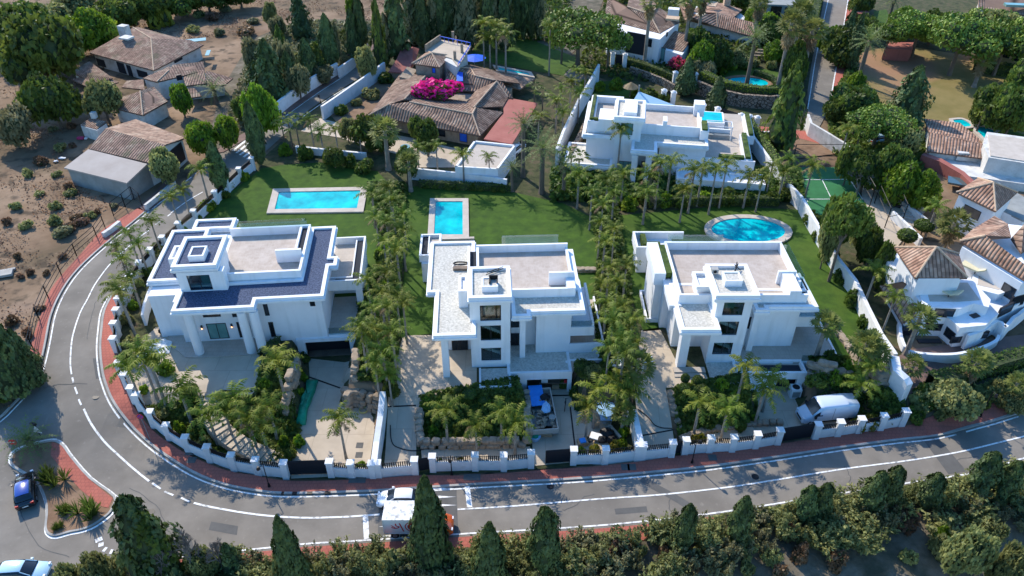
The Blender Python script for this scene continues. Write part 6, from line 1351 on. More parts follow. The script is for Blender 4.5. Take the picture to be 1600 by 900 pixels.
for m in ('broad', 'bright', 'olive', 'hedge', 'grey', 'drybush', 'yellowleaf'):
 for k in range(2): broad('sh_%s%d' % (m, k), m, 91 + k * 5 + len(m), nl=7, dens_=60, s=.42, trunk_h=.02, flat=1.1, limbs=False, spread=.5, corek=.6)
broad('tallgrey0', 'grey', 57, trunk_h=1.2, nl=13, dens_=130, corek=.35, flat=.9); broad('tallgrey1', 'broad', 58, trunk_h=1.2, nl=13, dens_=130, corek=.35, flat=.9)
rnd.seed(77)
# loose roadside bush: upright whips, airy
for k in range(3):
 cr = MB(); tw = MB()
 for i in range(26):
  a = rnd.uniform(0, 6.28); o = rnd.uniform(.1, .75); top = Vector((math.cos(a) * o, math.sin(a) * o, rnd.uniform(.75, 1.5) * (1 - o * .4))); b0 = Vector((math.cos(a) * o * .3, math.sin(a) * o * .3, 0)); tw.tube([b0, b0.lerp(top, .6), top], [.014, .009, .004], 4, False)
  for _ in range(52): t = rnd.random() ** .7; c = b0.lerp(top, .15 + .85 * t) + rdir() * .17 * rnd.random(); leafq(cr, c, rdir(), rdir(), rnd.uniform(.05, .10), 2.0)
 proto('whip%d' % k, [('stems', tw.mesh('bush_stems', M['bark']), None), ('foliage', cr.mesh('bush_foliage', M['olive'] if k != 1 else M['grey']), None)])
# clipped ball on a stem, agave clump, flower mound, bare tree
cr = MB(); lobe_leaves(cr, (0, 0, 1.15), (.5, .5, .48), 700, .10, 1.2, .08)
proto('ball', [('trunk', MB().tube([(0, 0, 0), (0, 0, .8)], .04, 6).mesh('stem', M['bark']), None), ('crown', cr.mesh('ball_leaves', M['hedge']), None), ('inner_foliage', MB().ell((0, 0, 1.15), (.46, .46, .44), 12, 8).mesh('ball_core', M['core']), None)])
for k in range(2):
 ag = MB()
 for c in range(7):
  cx, cy = rnd.uniform(-.8, .8), rnd.uniform(-.7, .7)
  for i in range(22):
   a = i * 2.399; el = rnd.uniform(.25, 1.3); d = Vector((math.cos(a) * math.cos(el), math.sin(a) * math.cos(el), math.sin(el))); l = rnd.uniform(.7, 1.15); sd_ = Vector((-math.sin(a), math.cos(a), 0)) * .05; b0 = Vector((cx, cy, .1)); e = b0 + d * l; m_ = b0.lerp(e, .5) + Vector((0, 0, .08)); ag.face([b0 - sd_ * .6, b0 + sd_ * .6, m_ + sd_, e, m_ - sd_])
 proto('agave%d' % k, [('leaves', ag.mesh('agave_leaves', M['broad']), None)])
cr = MB(); lo_ = [((0, 0, .5), (.8, .6, .5)), ((.6, .2, .4), (.5, .5, .4)), ((-.6, 0, .4), (.5, .5, .4)), ((.1, -.4, .3), (.6, .3, .35)), ((-.3, .3, .6), (.5, .4, .4))]
for c, r in lo_: lobe_leaves(cr, (c[0], c[1], c[2] + .08), (r[0] * 1.1, r[1] * 1.15, r[2] * 1.15), 190, .17, 1.2, .5)
lf = MB(); [lobe_leaves(lf, c, (r[0] * .9, r[1] * .95, r[2] * .95), 300, .15, 1.4) for c, r in lo_]
proto('bougain', [('flowers', cr.mesh('bougainvillea_flowers', M['magenta']), None), ('foliage', lf.mesh('bougainvillea_leaves', M['broad']), None)])
proto('pinkbush', [('flowers', cr.mesh('pink_flowers', M['pink']), None), ('foliage', lf.mesh('pink_leaves', M['broad']), None)])
bt = MB()
def grow(p, d, l, r, dep):
 q = p + d * l; bt.tube([p, p.lerp(q, .5) + rdir() * l * .05, q], [r, r * .8, r * .6], 5, False)
 if dep:
  for _ in range(4 if dep > 1 else 5): grow(q, (d + rdir() * .85 + Vector((0, 0, .12))).normalized(), l * rnd.uniform(.6, .85), r * .58, dep - 1)
grow(Vector((0, 0, 0)), Vector((0, 0, 1)), .3, .055, 4)
M['deadwood'] = mat('dead_branches', [(0.13, 0.11, 0.095), (0.24, 0.21, 0.185)], 3, 1, rnd=.1)
proto('bare', [('branches', bt.mesh('bare_branches', M['deadwood']), None)])
PLANTS = []
def put(kind, pos, sx, sz, rot=None, th=0, tilt=0.0):
 """links a plant: th>0 means a palm whose trunk is th high and whose crown sits on top"""
 nm = dict(que='queen_palm', fan='fan_palm', ski='fan_palm', dat='date_palm', str='strelitzia', cyp='cypress', thi='conifer', bro='broadleaf_tree', bri='broadleaf_tree', oli='olive_tree', gre='grey_tree', pin='stone_pine', sh_='shrub', whi='roadside_bush', bal='ball_topiary', aga='agave_clump', bou='bougainvillea', bar='bare_tree', tal='sparse_tree').get(kind[:3], 'plant')
 if nm == 'plant': nm = 'flowering_bush'
 if th: nm = nm
 o = empty(nm, pos, rnd.uniform(0, 6.28) if rot is None else rot); o.rotation_euler.x = tilt * rnd.uniform(-1, 1); o.rotation_euler.y = tilt * rnd.uniform(-1, 1)
 for pn, me_, flag in PROTO[kind]:
  c = link(bpy.data.objects.new(pn, me_)); c.parent = o
  if th:
   if flag == 'trunk': c.scale = (sx * .9 + .1, sx * .9 + .1, th)
   else: c.location = (0, 0, th); c.scale = (sx, sx, sz)
  else: c.scale = (sx, sx, sz)
 return o
DEF = dict(que=('queen palm', 'palm'), fan=('fan palm', 'palm'), ski=('fan palm with brown skirt', 'palm'), dat=('date palm', 'palm'), str=('white flowered strelitzia', 'plant'), cyp=('dark cypress', 'cypress'), thi=('thin ragged conifer', 'tree'), bro=('dark leafy tree', 'tree'), bri=('bright green tree', 'tree'), oli=('olive green tree', 'tree'), gre=('grey green tree', 'tree'), pin=('stone pine', 'pine tree'), whi=('airy bush', 'bush'), bal=('clipped ball bush', 'topiary'), aga=('spiky agave clump', 'agave'), bou=('magenta bougainvillea', 'bougainvillea'), pin2=('pink flowering bush', 'bush'), bar=('leafless grey tree', 'tree'), tal=('tall sparse grey green tree', 'tree'))
SHN = dict(broad='dark green shrub', bright='bright green shrub', olive='olive green shrub', hedge='dense dark shrub', grey='grey green shrub', drybush='dry rust brown shrub', yellowleaf='yellow green shrub')
def kindname(kind):
 if kind.startswith('sh_'): return SHN[kind[3:-1]], 'shrub'
 if kind == 'pinkbush': return 'pink flowering bush', 'bush'
 return DEF[kind[:3]]
def reg(o, kind, px, py, where, sortby='x'):
 kn, cat = kindname(kind); PLANTS.append((o, kn, cat, px, py, where, sortby))
def palm(kind, px, py, h, where, r=1.0, sortby='x'):
 zg = 2.6 if py < 600 else .3
 for _ in range(6): p = P(px, py, zg + h); zg = h1(p.x, p.y)
 nv = {'queen': 5, 'fan': 3, 'skirt': 3, 'date': 2}.get(kind, 1)
 kk_ = kind + (str(rnd.randrange(nv)) if kind != 'strel' else '')
 if kind == 'queen': r *= rnd.choice((.8, .9, 1.0)) * (.92 if sortby == 'far' else 1.1); h *= rnd.uniform(.86, 1.1)
 o = put(kk_, (p.x, p.y, zg - .1), r * rnd.uniform(.92, 1.08), r * rnd.uniform(.9, 1.1), th=h + .1); reg(o, kk_, px, py, where, sortby); return o
def tree(kind, tx, ty, by, wpx, where, hw=None, sortby='x', var=None, sq=1.0):
 """tree from its top pixel, the row of its foot and its width in pixels"""
 zg = 2.6 if by < 600 else 0.3
 for _ in range(5):
  Y = P(800, by, zg).y; z, t = zfor(ty, Y); X = (tx - 800) / FOC * t; zg = h1(X, Y)
 H_ = max(z - zg, .3); r = wpx / 2 * t / FOC
 nv = {'cyp': 4, 'thin': 3, 'whip': 3}.get(kind, 2); kk_ = kind + (str(rnd.randrange(nv)) if var is None else str(var)) if kind not in ('ball', 'bougain', 'pinkbush', 'bare') else kind
 base = {'tal': (2.05, .95), 'cyp': (8, 1.35), 'thi': (8, 1.2), 'pin': (1.75, 1.15), 'whi': (1.45, .72), 'bal': (1.63, .5), 'aga': (1.2, 1.2), 'bou': (1.0, 1.1), 'bar': (1.3, .8), 'sh_': (.95, .85)}.get(kind[:3], (1.2, .95))
 if kind == 'pinkbush': base = (1.0, 1.1)
 if kk_ == 'pine1': base = (1.65, 1.1)
 o = put(kk_, (X, Y, zg - .1), r / base[1], (H_ + .1) / base[0] * sq); reg(o, kk_, tx, ty, where, sortby); return o
def shrubs(kinds, pts, where, sortby='x'):
 for (x, y, w_) in pts: k = rnd.choice(kinds); tree(k, x, y - w_ * (.42 if 'waste' not in where else rnd.uniform(.12, .3)), y + w_ * .22, w_ * rnd.uniform(.75, 1.25), where, sortby=sortby)
G_, D_ = ['sh_broad', 'sh_bright', 'sh_hedge'], ['sh_drybush', 'sh_drybush', 'sh_grey', 'sh_olive']
def along(pts, step, jit, w0, w1):
 o = []
 for a, b in zip(pts, pts[1:]):
  n = max(1, int(math.hypot(b[0] - a[0], b[1] - a[1]) / step / 1.6))
  for k in range(n): q = spt(a, b, (k + rnd.random() * .5) / n); o.append((q[0] + rnd.uniform(-jit, jit), q[1] + rnd.uniform(-jit, jit), rnd.uniform(w0, w1) * 1.2))
 return o
# ---- queen palms
RL = 'along the roadside wall left of the left villa'
for a in ((312, 262, 5.5), (284, 293, 5.5), (268, 312, 5), (236, 347, 5.5), (200, 362, 6), (182, 385, 6.5), (216, 382, 5), (196, 412, 6), (178, 440, 6.5), (205, 440, 5), (188, 462, 6)): palm('queen', *a, RL, .95, 'far')
FG = 'in the front garden of the left villa'
for a in ((198, 572, 5.5), (222, 562, 6), (240, 582, 6.0), (280, 606, 5.2), (350, 640, 4.8), (326, 652, 4.2), (366, 628, 4.6), (388, 655, 4.8), (418, 630, 5.5), (408, 668, 3.6), (437, 588, 5.5)): palm('queen', *a, FG)
palm('queen', 530, 660, 5.2, 'on the concrete drive of the left villa', .85)
R1 = 'in the row between left and middle villas'
for a in ((580, 296, 6), (606, 283, 6.5), (612, 312, 6), (586, 332, 6), (630, 330, 6), (604, 350, 6.5), (628, 362, 6), (600, 382, 6), (620, 396, 6.5), (604, 424, 6.5), (574, 440, 6), (594, 452, 6.5), (618, 452, 6), (584, 480, 6), (606, 484, 6.5), (630, 478, 5.5), (564, 516, 6.5), (590, 512, 6), (612, 520, 6), (574, 548, 6), (598, 548, 6), (586, 572, 5.5), (606, 580, 5)): palm('queen', *a, R1, .95, 'far')
R2 = 'in the row between middle and right villas'
for a in ((942, 318, 6), (925, 300, 6), (938, 352, 5.5), (960, 362, 6), (945, 382, 5.5), (952, 416, 6), (978, 420, 5.5), (940, 438, 6), (964, 444, 6), (948, 468, 6), (972, 476, 6), (958, 498, 6), (988, 500, 5.5), (970, 522, 6), (992, 532, 5), (952, 540, 5.5), (975, 548, 5.5)): palm('queen', *a, R2, .92, 'far')
R3 = 'in the palm belt behind the oval pool'
for a in ((905, 268, 6), (950, 278, 6), (975, 268, 5.5), (1015, 270, 6), (1032, 258, 7), (1050, 246, 7.5), (1085, 270, 6.5), (1100, 254, 7), (1118, 272, 6.5), (1135, 262, 6.5), (1172, 272, 5.5), (1192, 278, 5.5), (960, 296, 5.5), (1010, 302, 5), (1070, 294, 5.5)): palm('queen', *a, R3, .95)
palm('queen', 970, 210, 7, 'right in front of the tower beyond the palm belt', .8)
for a in ((1208, 256, 5.5), (1234, 248, 6), (1226, 268, 5), (1270, 262, 5), ): palm('queen', *a, 'beside the green padel court', .85)
for a in ((652, 230, 5), (681, 223, 5.5), (723, 238, 5.5), (764, 243, 5)): palm('queen', *a, 'standing slim in front of the tiled courtyard house', .75)
for a in ((484, 190, 5), (523, 200, 4.5), (560, 200, 4.5), (500, 204, 4)): palm('queen', *a, 'on the left lawn edge near the lane', .75)
for a in ((696, 645, 4.8), (743, 662, 4.6), (783, 645, 4.8), (805, 660, 4.6), ): palm('queen', *a, 'in the front garden of the middle villa', .88)
for a in ((919, 636, 4.6), (932, 615, 5.0), (982, 606, 5.0), (965, 600, 4.5)): palm('queen', *a, 'beside the cluttered patio of the middle villa', .85)
for a in ((1093, 634, 4.5), (1137, 640, 4.5), (1160, 590, 5), (1193, 612, 5), (1206, 590, 5), ): palm('queen', *a, 'in the front garden of the right villa', .85)
for a in ((877, 138, 6), (900, 112, 6.5), (892, 132, 6), (915, 108, 6), (870, 160, 5.5), (905, 150, 5), (842, 176, 5.5), (880, 175, 5)): palm('queen', *a, 'along the long white wall right of the tiled house', .8)
for a in ((1370, 420, 6), (1397, 470, 5.5), (1325, 203, 5.5), (1465, 320, 5), (1360, 575, 5), (1345, 600, 4)): palm('queen', *a, 'scattered near the long boundary wall on the right', .85)
for a in ((755, 42, 9), (775, 34, 9.5), (790, 55, 8.5), (765, 55, 8)): palm('queen', *a, 'in the clump on the far lawn', 1.15)
palm('queen', 860, 42, 9.5, 'leaning tall left of the large stone pine', .85)
# ---- other palms
palm('fan', 601, 205, 6.5, 'tall beside the tiled courtyard house', 1.5); palm('fan', 638, 252, 5, 'low at the corner of the paved forecourt', 1.1)
palm('fan', 1000, 572, 3.6, 'beside the drive of the right villa', 1.1); palm('fan', 975, 645, 3.0, 'with pale drooping leaves on the patio of the middle villa', .8)
for a in ((1292, 505, 5), (1355, 537, 3.6), (1357, 580, 2.5)): palm('fan', *a, 'below the lawn right of the right villa', 1.05)
palm('fan', 1438, 497, 5.2, 'in front of the rounded terrace of the hillside villa', 1.15)
palm('skirt', 1492, 348, 5.5, 'behind the nearest hip roof of the hillside villa', 1.25); palm('skirt', 1528, 566, 3.6, 'above the hedge below the hillside villa', 1.05)
palm('fan', 1427, 572, 2.0, 'small at the end of the long boundary wall', .8); palm('fan', 1590, 598, 2.6, 'on the slope at the right edge', .8)
for a in ((1237, 36, 13.5), (1253, 20, 13), (1270, 46, 12)): palm('skirt', *a, 'in the tall group beside the street', 1.65)
for a in ((1017, 2, 13), (1080, -2, 12), (1188, 4, 9), (1100, -8, 12)): palm('skirt', *a, 'towering at the top edge', 1.4)
palm('date', 818, 196, 8.5, 'tallest on the lawn of the middle villa', .95); palm('date', 848, 235, 7, 'broadest on the lawn of the middle villa', 1.2); palm('date', 882, 262, 5, 'lowest on the lawn of the middle villa', .85); palm('date', 800, 262, 4.0, 'small beside the flat white outbuilding', .6)
palm('date', 1180, 62, 9.5, 'rising behind the round blue pool', 1.3); palm('date', 1358, 66, 8, 'beside the street at the dry lawn', 1.3); palm('skirt', 1538, 92, 5.5, 'leaning on the dry lawn', 1.3); palm('date', 1397, 2, 6, 'behind the red building at the top', 1.1)
palm('date', 334, 142, 2.4, 'squat beside the ruined house', 1.1)
for a in ((450, 190, 4.5), (462, 195, 5), (440, 196, 4), (452, 205, 3.5)): palm('strel', *a, 'beside the far end of the left lawn', 1.1)
for a in ((878, 240, 4), (893, 246, 4.2), (905, 252, 3.6), (835, 140, 4), (848, 150, 3.5), (1560, 160, 4.5), (1540, 168, 4.5), (1585, 150, 4.5), (1572, 170, 4)): palm('strel', *a, 'left of the villa beyond the palms' if a[1] > 200 else 'beside the red flat roof' if a[0] < 900 else 'behind the small blue pools', 1.1)
# ---- cypresses and conifers
for a in ((386, 160, 258, 30), (328, 222, 302, 30)): tree('cyp', *a, 'at the zebra crossing', var=1)
HC_ = 'on the scrubby slope above the lane'
for a in ((462, -10, 62, 34), (505, 22, 112, 30), (521, 34, 100, 14), (545, 14, 100, 28), (556, -6, 96, 24), (432, 40, 120, 22), (474, 60, 130, 26), (445, 80, 150, 26), (492, 70, 122, 22), (420, 95, 165, 24)): tree('cyp' if a[3] > 22 else 'thin', *a, HC_)
for a in ((410, 62, 160, 50, 3), (395, 95, 150, 34, 3)): tree('cyp', *a[:4], 'darkest and bushiest left of the lane', var=3)
for a in ((584, -5, 112, 20), (612, -20, 98, 40), (640, -20, 70, 36), (598, 20, 100, 22)): tree('thin', *a, 'between the lane and the tiled house')
for i, x in enumerate(range(655, 800, 15)): tree('thin' if i % 3 else 'cyp', x + rnd.uniform(-4, 4), -40 + rnd.uniform(0, 14), 78 + rnd.uniform(-10, 4), 28, 'in the dark belt at the top edge')
for i, x in enumerate(range(795, 850, 12)): tree('cyp' if i % 2 else 'thin', x, -40 + rnd.uniform(0, 14), 62, 22, 'in the dark belt at the top edge')
tree('cyp', 1440, 103, 200, 54, 'large and leaning at the edge of the dry lawn', var=3)
tree('cyp', 1078, 90, 148, 30, 'beside the pink bougainvillea', var=0); tree('cyp', 1126, 120, 178, 30, 'by the dark sliding gate', var=0)
tree('thin', 1248, 98, 235, 44, 'large beside the end of the street', var=1); tree('cyp', 1336, 12, 95, 26, 'leaning over the parked dark car', var=3); tree('cyp', 1350, 20, 110, 22, 'leaning over the parked dark car', var=3)
FGc = 'on the near side of the road'
for a in ((432, 808, 925, 50, 0), (662, 746, 880, 60, 0), (764, 818, 925, 56, 0), (854, 795, 900, 52, 2), (1080, 789, 862, 34, 2), (1168, 777, 855, 36, 2), (1272, 760, 818, 32, 2), (1296, 756, 815, 30, 2), (1382, 738, 805, 38, 2), (1408, 730, 800, 36, 2), (1470, 741, 796, 36, 2), (1558, 708, 778, 44, 2), (1596, 722, 785, 34, 2)): tree('cyp', *a[:4], FGc, var=a[4])
tree('cyp', 190, 776, 900, 84, 'beside the traffic island', var=3); tree('thin', 212, 800, 905, 60, 'beside the traffic island', var=1); tree('cyp', 350, 850, 895, 36, 'beside the bare branches', var=3)
tree('bare', 262, 790, 905, 110, 'left of two near the junction'); tree('bare', 318, 810, 900, 80, 'right of two near the junction'); tree('bare', 1358, 240, 306, 90, 'beside the padel court')
tree('bare', 228, 815, 915, 90, 'lowest near the junction')
# ---- stone pines
tree('pine', 908, 3, 108, 140, 'large behind the tiled house', var=0); tree('pine', 955, 28, 108, 70, 'large behind the tiled house', var=1); tree('pine', 880, 22, 100, 60, 'large behind the tiled house', var=1)
for a in ((1450, 8, 90, 110), (1520, 12, 118, 130), (1590, 20, 118, 110), (1630, 15, 120, 100), (1400, 22, 92, 70), (1560, 5, 90, 110)): tree('pine', *a, 'spreading above the dry lawn')
tree('pine', 1385, 162, 232, 110, 'shading the car beside the padel court', var=0); tree('pine', 1352, 182, 238, 60, 'shading the car beside the padel court', var=1)
for a in ((-12, 500, 610, 40), (14, 515, 600, 36), (-45, 490, 620, 60), (34, 545, 602, 26)): tree('cyp', *a, 'at the left edge beside the road bend', var=3)
shrubs(['sh_broad', 'sh_hedge'], [(5, 610, 34), (-25, 620, 44), (25, 595, 30)], 'below the dark conifers at the left edge')
# ---- broadleaf trees
for a in (('bright', 128, 12, 80, 80), ('broad', 40, 30, 150, 130), ('broad', 62, 110, 200, 90), ('broad', 80, 40, 110, 70), ('olive', 60, 0, 60, 90), ('broad', 175, -10, 50, 80), ('broad', 230, -20, 35, 80), ('yellow', 240, 0, 40, 40), ('broad', 280, -20, 25, 60), ('olive', 150, 128, 192, 62), ('bright', 275, 130, 182, 38), ('olive', 250, 235, 292, 52), ('bright', 308, 188, 245, 50), ('bright', 345, 180, 235, 44), ('broad', 20, 10, 90, 120), ('olive', 110, -10, 40, 80), ('grey', 0, 160, 230, 70), ('olive', 80, 75, 120, 50), ('broad', 320, -20, 20, 70), ('broad', 370, -25, 12, 60)):
 k = 'sh_yellowleaf' if a[0] == 'yellow' else a[0]; tree(k, *a[1:], 'in the thicket around the ruined house' if a[1] < 250 else 'near the ruins and the lane')
for a in (('bright', 395, 130, 215, 60), ('broad', 375, 150, 190, 40), ('olive', 570, 75, 130, 34), ('grey', 430, 20, 60, 30), ('grey', 435, 55, 140, 40), ('grey', 460, 95, 155, 44), ('grey', 500, 100, 130, 40), ('grey', 390, 60, 120, 40), ('olive', 418, 5, 45, 24), ('grey', 540, 80, 105, 30), ('bright', 548, -10, 40, 26)): tree(*a, 'along the lane above the left lawn')
for a in (('broad', 570, 182, 235, 56), ('broad', 665, 190, 245, 44), ('broad', 633, 232, 285, 40), ('broad', 520, 235, 262, 40), ('bright', 712, 128, 150, 44), ('broad', 728, 130, 150, 26), ('broad', 590, 195, 235, 46), ('broad', 650, 180, 222, 34), ('olive', 540, 186, 222, 30)): tree(*a, 'around the tiled courtyard house')
for a in (('broad', 1120, 60, 110, 60), ('bright', 1100, 62, 120, 50), ('grey', 1105, 88, 128, 48), ('broad', 1095, 40, 90, 50), ('broad', 1250, 70, 150, 44), ('bright', 1200, 20, 60, 50), ('olive', 1150, 76, 104, 40), ('bright', 1215, 62, 100, 40), ('broad', 1210, 30, 80, 50), ('broad', 1260, 10, 60, 40), ('broad', 985, -10, 20, 60), ('broad', 1155, -20, 20, 50), ('bright', 1180, 10, 50, 30)): tree(*a, 'in the garden around the round pool')
for a in (('broad', 1320, 40, 100, 70), ('bright', 1300, 38, 85, 40), ('broad', 1345, 140, 195, 84), ('broad', 1320, 150, 195, 50), ('olive', 1420, 195, 245, 60), ('bright', 1428, 252, 320, 70), ('broad', 1400, 230, 300, 60), ('bright', 1455, 265, 330, 50), ('grey', 1395, 240, 300, 50), ('broad', 1365, 235, 300, 60), ('broad', 1335, 230, 290, 44), ('bright', 1345, 110, 150, 30), ('broad', 1360, 20, 60, 50), ('bright', 1420, 10, 60, 60), ('broad', 1470, 10, 70, 60), ('broad', 1570, 130, 200, 80), ('broad', 1600, 140, 215, 70), ('broad', 1545, 148, 195, 44), ('broad', 1630, 100, 180, 90), ('olive', 1560, 20, 90, 70), ('broad', 1350, -10, 30, 40)): tree(*a, 'around the dry lawn and padel court')
for a in (('tallgrey', 1338, 300, 440, 80), ('broad', 1320, 310, 400, 50), ('olive', 1362, 330, 400, 46), ('broad', 1378, 420, 450, 24), ('broad', 1390, 380, 440, 30), ('broad', 1370, 360, 420, 44), ('olive', 1308, 330, 420, 40)): tree(*a, 'beside the right boundary wall')
for a in (('olive', 1507, 600, 650, 84), ('olive', 1592, 612, 640, 46)): tree(*a, 'on the slope below the hillside villa')
shrubs(['sh_broad', 'sh_olive', 'sh_hedge'], [(1440, 625, 26), (1455, 640, 30), (1475, 650, 26), (1435, 652, 26), (1550, 620, 28), (1562, 606, 26), (1540, 632, 22), (1580, 626, 24), (1465, 622, 22), (1450, 610, 20)], 'on the slope below the hillside villa')
for a in (('olive', 930, 575, 618, 34), ('broad', 915, 568, 612, 44), ('broad', 610, 600, 622, 30)): tree(*a, 'right of the middle villa garage' if a[1] > 800 else 'beside the drive of the left villa')
# foreground growth
xx_ = 120
while xx_ < 1640:
 ys_ = np.interp(xx_, [0, 250, 400, 577, 743, 883, 983, 1107, 1207, 1333, 1430, 1527, 1600, 1650], [885, 870, 862, 850, 840, 831, 824, 808, 794, 775, 760, 745, 724, 712])
 wd_ = rnd.uniform(34, 70); b_ = ys_ + rnd.uniform(16, 36) + (14 if 590 < xx_ < 725 else 0); tree('whip', xx_, b_ - rnd.uniform(18, 33), b_, wd_ * .9, 'lining the near edge of the road')
 if rnd.random() < (.8 if xx_ < 1150 else .5): b3 = b_ + rnd.uniform(45, 75); tree('whip', xx_ + rnd.uniform(-20, 20), b3 - rnd.uniform(22, 38), b3, wd_, 'in the lowest line of the foreground bank')
 if rnd.random() < .75: b2 = b_ + rnd.uniform(20, 45); tree('whip', xx_ + rnd.uniform(-20, 20), b2 - rnd.uniform(24, 44), b2, wd_, 'in the second line below the road')
 xx_ += rnd.uniform(18, 34)
shrubs(['sh_olive', 'sh_grey', 'sh_olive', 'sh_drybush'], along([(500, 890), (800, 880), (1000, 862), (1250, 835), (1450, 800), (1600, 770)], 20, 14, 18, 32) + along([(1000, 895), (1250, 880), (1450, 860), (1600, 830)], 26, 16, 18, 30), 'low on the foreground bank')
for a in (('olive', 1530, 835, 905, 74), ('bright', 1480, 822, 850, 26), ('bright', 1500, 850, 880, 30), ('olive', 130, 868, 925, 60), ('olive', 95, 880, 930, 50), ('olive', 1600, 850, 920, 60), ('olive', 310, 862, 905, 50)): tree(*a, 'on the dark bank in the foreground')
# ---- shrubs
shrubs(['sh_bright', 'sh_hedge', 'sh_olive'], along([(203, 560), (200, 535), (196, 500), (210, 450), (240, 400), (275, 365), (320, 325), (360, 290), (400, 262)], 13, 4, 14, 22), 'inside the roadside wall of the left villa', 'far')
shrubs(G_, along([(262, 580), (250, 560), (215, 570)], 13, 4, 16, 24), 'in the bed beside the left entrance court')
shrubs(['sh_bright', 'sh_hedge', 'sh_olive', 'sh_broad'], along([(222, 610), (250, 650), (290, 680), (330, 700)], 12, 3, 14, 22), 'behind the front wall of the left villa')
shrubs(G_, [(300, 645, 26), (325, 655, 24), (270, 640, 26), (318, 632, 22), (292, 625, 30), (345, 660, 20), (420, 670, 26), (440, 690, 24), (450, 668, 26), (465, 690, 22), (440, 640, 26), (385, 680, 26), (360, 670, 24), (412, 655, 24), (378, 630, 22), (450, 712, 20), (420, 575, 24), (412, 600, 22), (430, 560, 22), (445, 585, 22), (472, 560, 20), (470, 590, 22), (466, 615, 20)], 'in the planted bank of the left villa')
shrubs(G_, along([(440, 235), (500, 248), (560, 260), (600, 265)], 15, 4, 16, 26), 'along the far edge of the left lawn')
shrubs(['sh_broad', 'sh_hedge'], along([(660, 290), (730, 294), (800, 296)], 10, 1, 10, 14), 'in the clipped line behind the middle pool')
shrubs(G_, along([(870, 300), (920, 310), (980, 318), (1060, 315), (1130, 312), (1200, 314), (1250, 305)], 15, 4, 16, 28), 'below the palm belt behind the oval pool')
shrubs(G_, along([(598, 300), (612, 360), (606, 430), (596, 500), (600, 560), (590, 600)], 13, 14, 16, 24), 'under the palms between left and middle villas', 'far')
shrubs(G_, along([(940, 330), (960, 400), (965, 470), (970, 540), (960, 590)], 13, 10, 16, 24), 'under the palms between middle and right villas', 'far')
shrubs(['sh_bright', 'sh_hedge'], along([(1266, 330), (1300, 395), (1335, 460), (1368, 525), (1395, 575)], 20, 2, 20, 26), 'against the long boundary wall on the right', 'far')
shrubs(G_, [(665, 640, 22), (690, 660, 24), (715, 672, 22), (675, 672, 20), (740, 640, 22), (760, 630, 22), (780, 622, 22), (805, 618, 20), (810, 640, 22), (750, 685, 18), (780, 688, 18), (700, 688, 18), (672, 690, 18), (815, 685, 18), (730, 688, 18), (795, 672, 20), (760, 668, 20), (665, 625, 18), (690, 628, 18), (606, 608, 20)], 'in the rockery of the middle villa')
shrubs(['sh_yellowleaf', 'sh_bright'], along([(905, 705), (950, 700), (990, 690)], 11, 2, 14, 18), 'inside the wall of the cluttered patio')
shrubs(['sh_yellowleaf', 'sh_bright'], along([(683, 722), (740, 718)], 14, 1, 10, 13) + along([(522, 732), (580, 726)], 12, 1, 10, 14), 'behind the railings of the street wall')
shrubs(G_, [(880, 600, 22), (900, 615, 22), (905, 635, 20), (960, 630, 20), (955, 650, 18), (985, 660, 20), (975, 675, 20), (968, 612, 22), (945, 590, 26), (962, 575, 26)], 'around the patio of the middle villa')
shrubs(G_, [(1065, 620, 22), (1080, 640, 22), (1100, 655, 22), (1120, 620, 22), (1145, 655, 22), (1165, 640, 22), (1150, 620, 22), (1130, 600, 22), (1110, 665, 18), (1160, 668, 18), (1068, 655, 18), (1180, 655, 18), (1090, 612, 20)], 'in the rockery of the right villa')
shrubs(['sh_yellowleaf', 'sh_bright'], along([(1080, 690), (1110, 684)], 9, 1, 12, 15) + along([(1340, 668), (1385, 655), (1405, 648)], 10, 2, 18, 26), 'inside the street wall of the right villa')
shrubs(G_, [(1290, 580, 30), (1310, 590, 28), (1330, 575, 26), (1275, 600, 26), (1355, 600, 26), (1345, 625, 24), (1372, 640, 28), (1385, 615, 26), (1300, 560, 26), (1330, 610, 26), (1360, 560, 26)], 'on the planted bank right of the right villa')
shrubs(['sh_olive', 'sh_grey', 'sh_broad'], along([(385, 180), (420, 130), (480, 85), (540, 50)], 14, 8, 18, 30), 'on the slope left of the lane')
shrubs(['sh_olive', 'sh_broad'], along([(530, 178), (570, 150), (606, 122)], 14, 7, 14, 22), 'in the dry garden behind the lane wall')
shrubs(['sh_broad', 'sh_bright'], along([(905, 135), (960, 130), (1030, 155), (1060, 170)], 12, 4, 16, 24), 'in the garden behind the flat roofed far villa')
shrubs(['sh_broad', 'sh_bright', 'sh_olive'], along([(1120, 112), (1180, 98), (1228, 108), (1245, 125)], 12, 3, 14, 20), 'on the rim of the round pool garden')
shrubs(D_, [(20, 320, 22), (35, 350, 26), (85, 320, 22), (82, 345, 26), (102, 355, 24), (95, 362, 26), (45, 425, 16), (30, 430, 14), (125, 345, 18), (140, 335, 18), (118, 340, 16), (25, 400, 16), (8, 345, 20), (150, 330, 14), (60, 480, 16), (15, 500, 20), (40, 520, 24), (110, 300, 18), (60, 300, 18), (105, 290, 16), (175, 320, 16), (330, 25, 26), (350, 12, 28), (380, 48, 30), (310, 20, 24), (395, 30, 26), (300, 45, 20), (340, 50, 22), (245, 30, 26), (205, 30, 24), (225, 20, 22), (85, 270, 20), (60, 250, 22), (40, 270, 22), (90, 230, 20), (110, 195, 18), (100, 160, 20), (80, 200, 18), (112, 225, 16), (45, 560, 24), (30, 575, 26), (70, 425, 14), (95, 400, 14)], 'on the dry waste ground')
for a in ((48, 695, 660, 0, 62), (40, 700, 0, 0, 0)): pass
palm('date', 45, 690, 1.0, 'at the tip of the traffic island', .85)
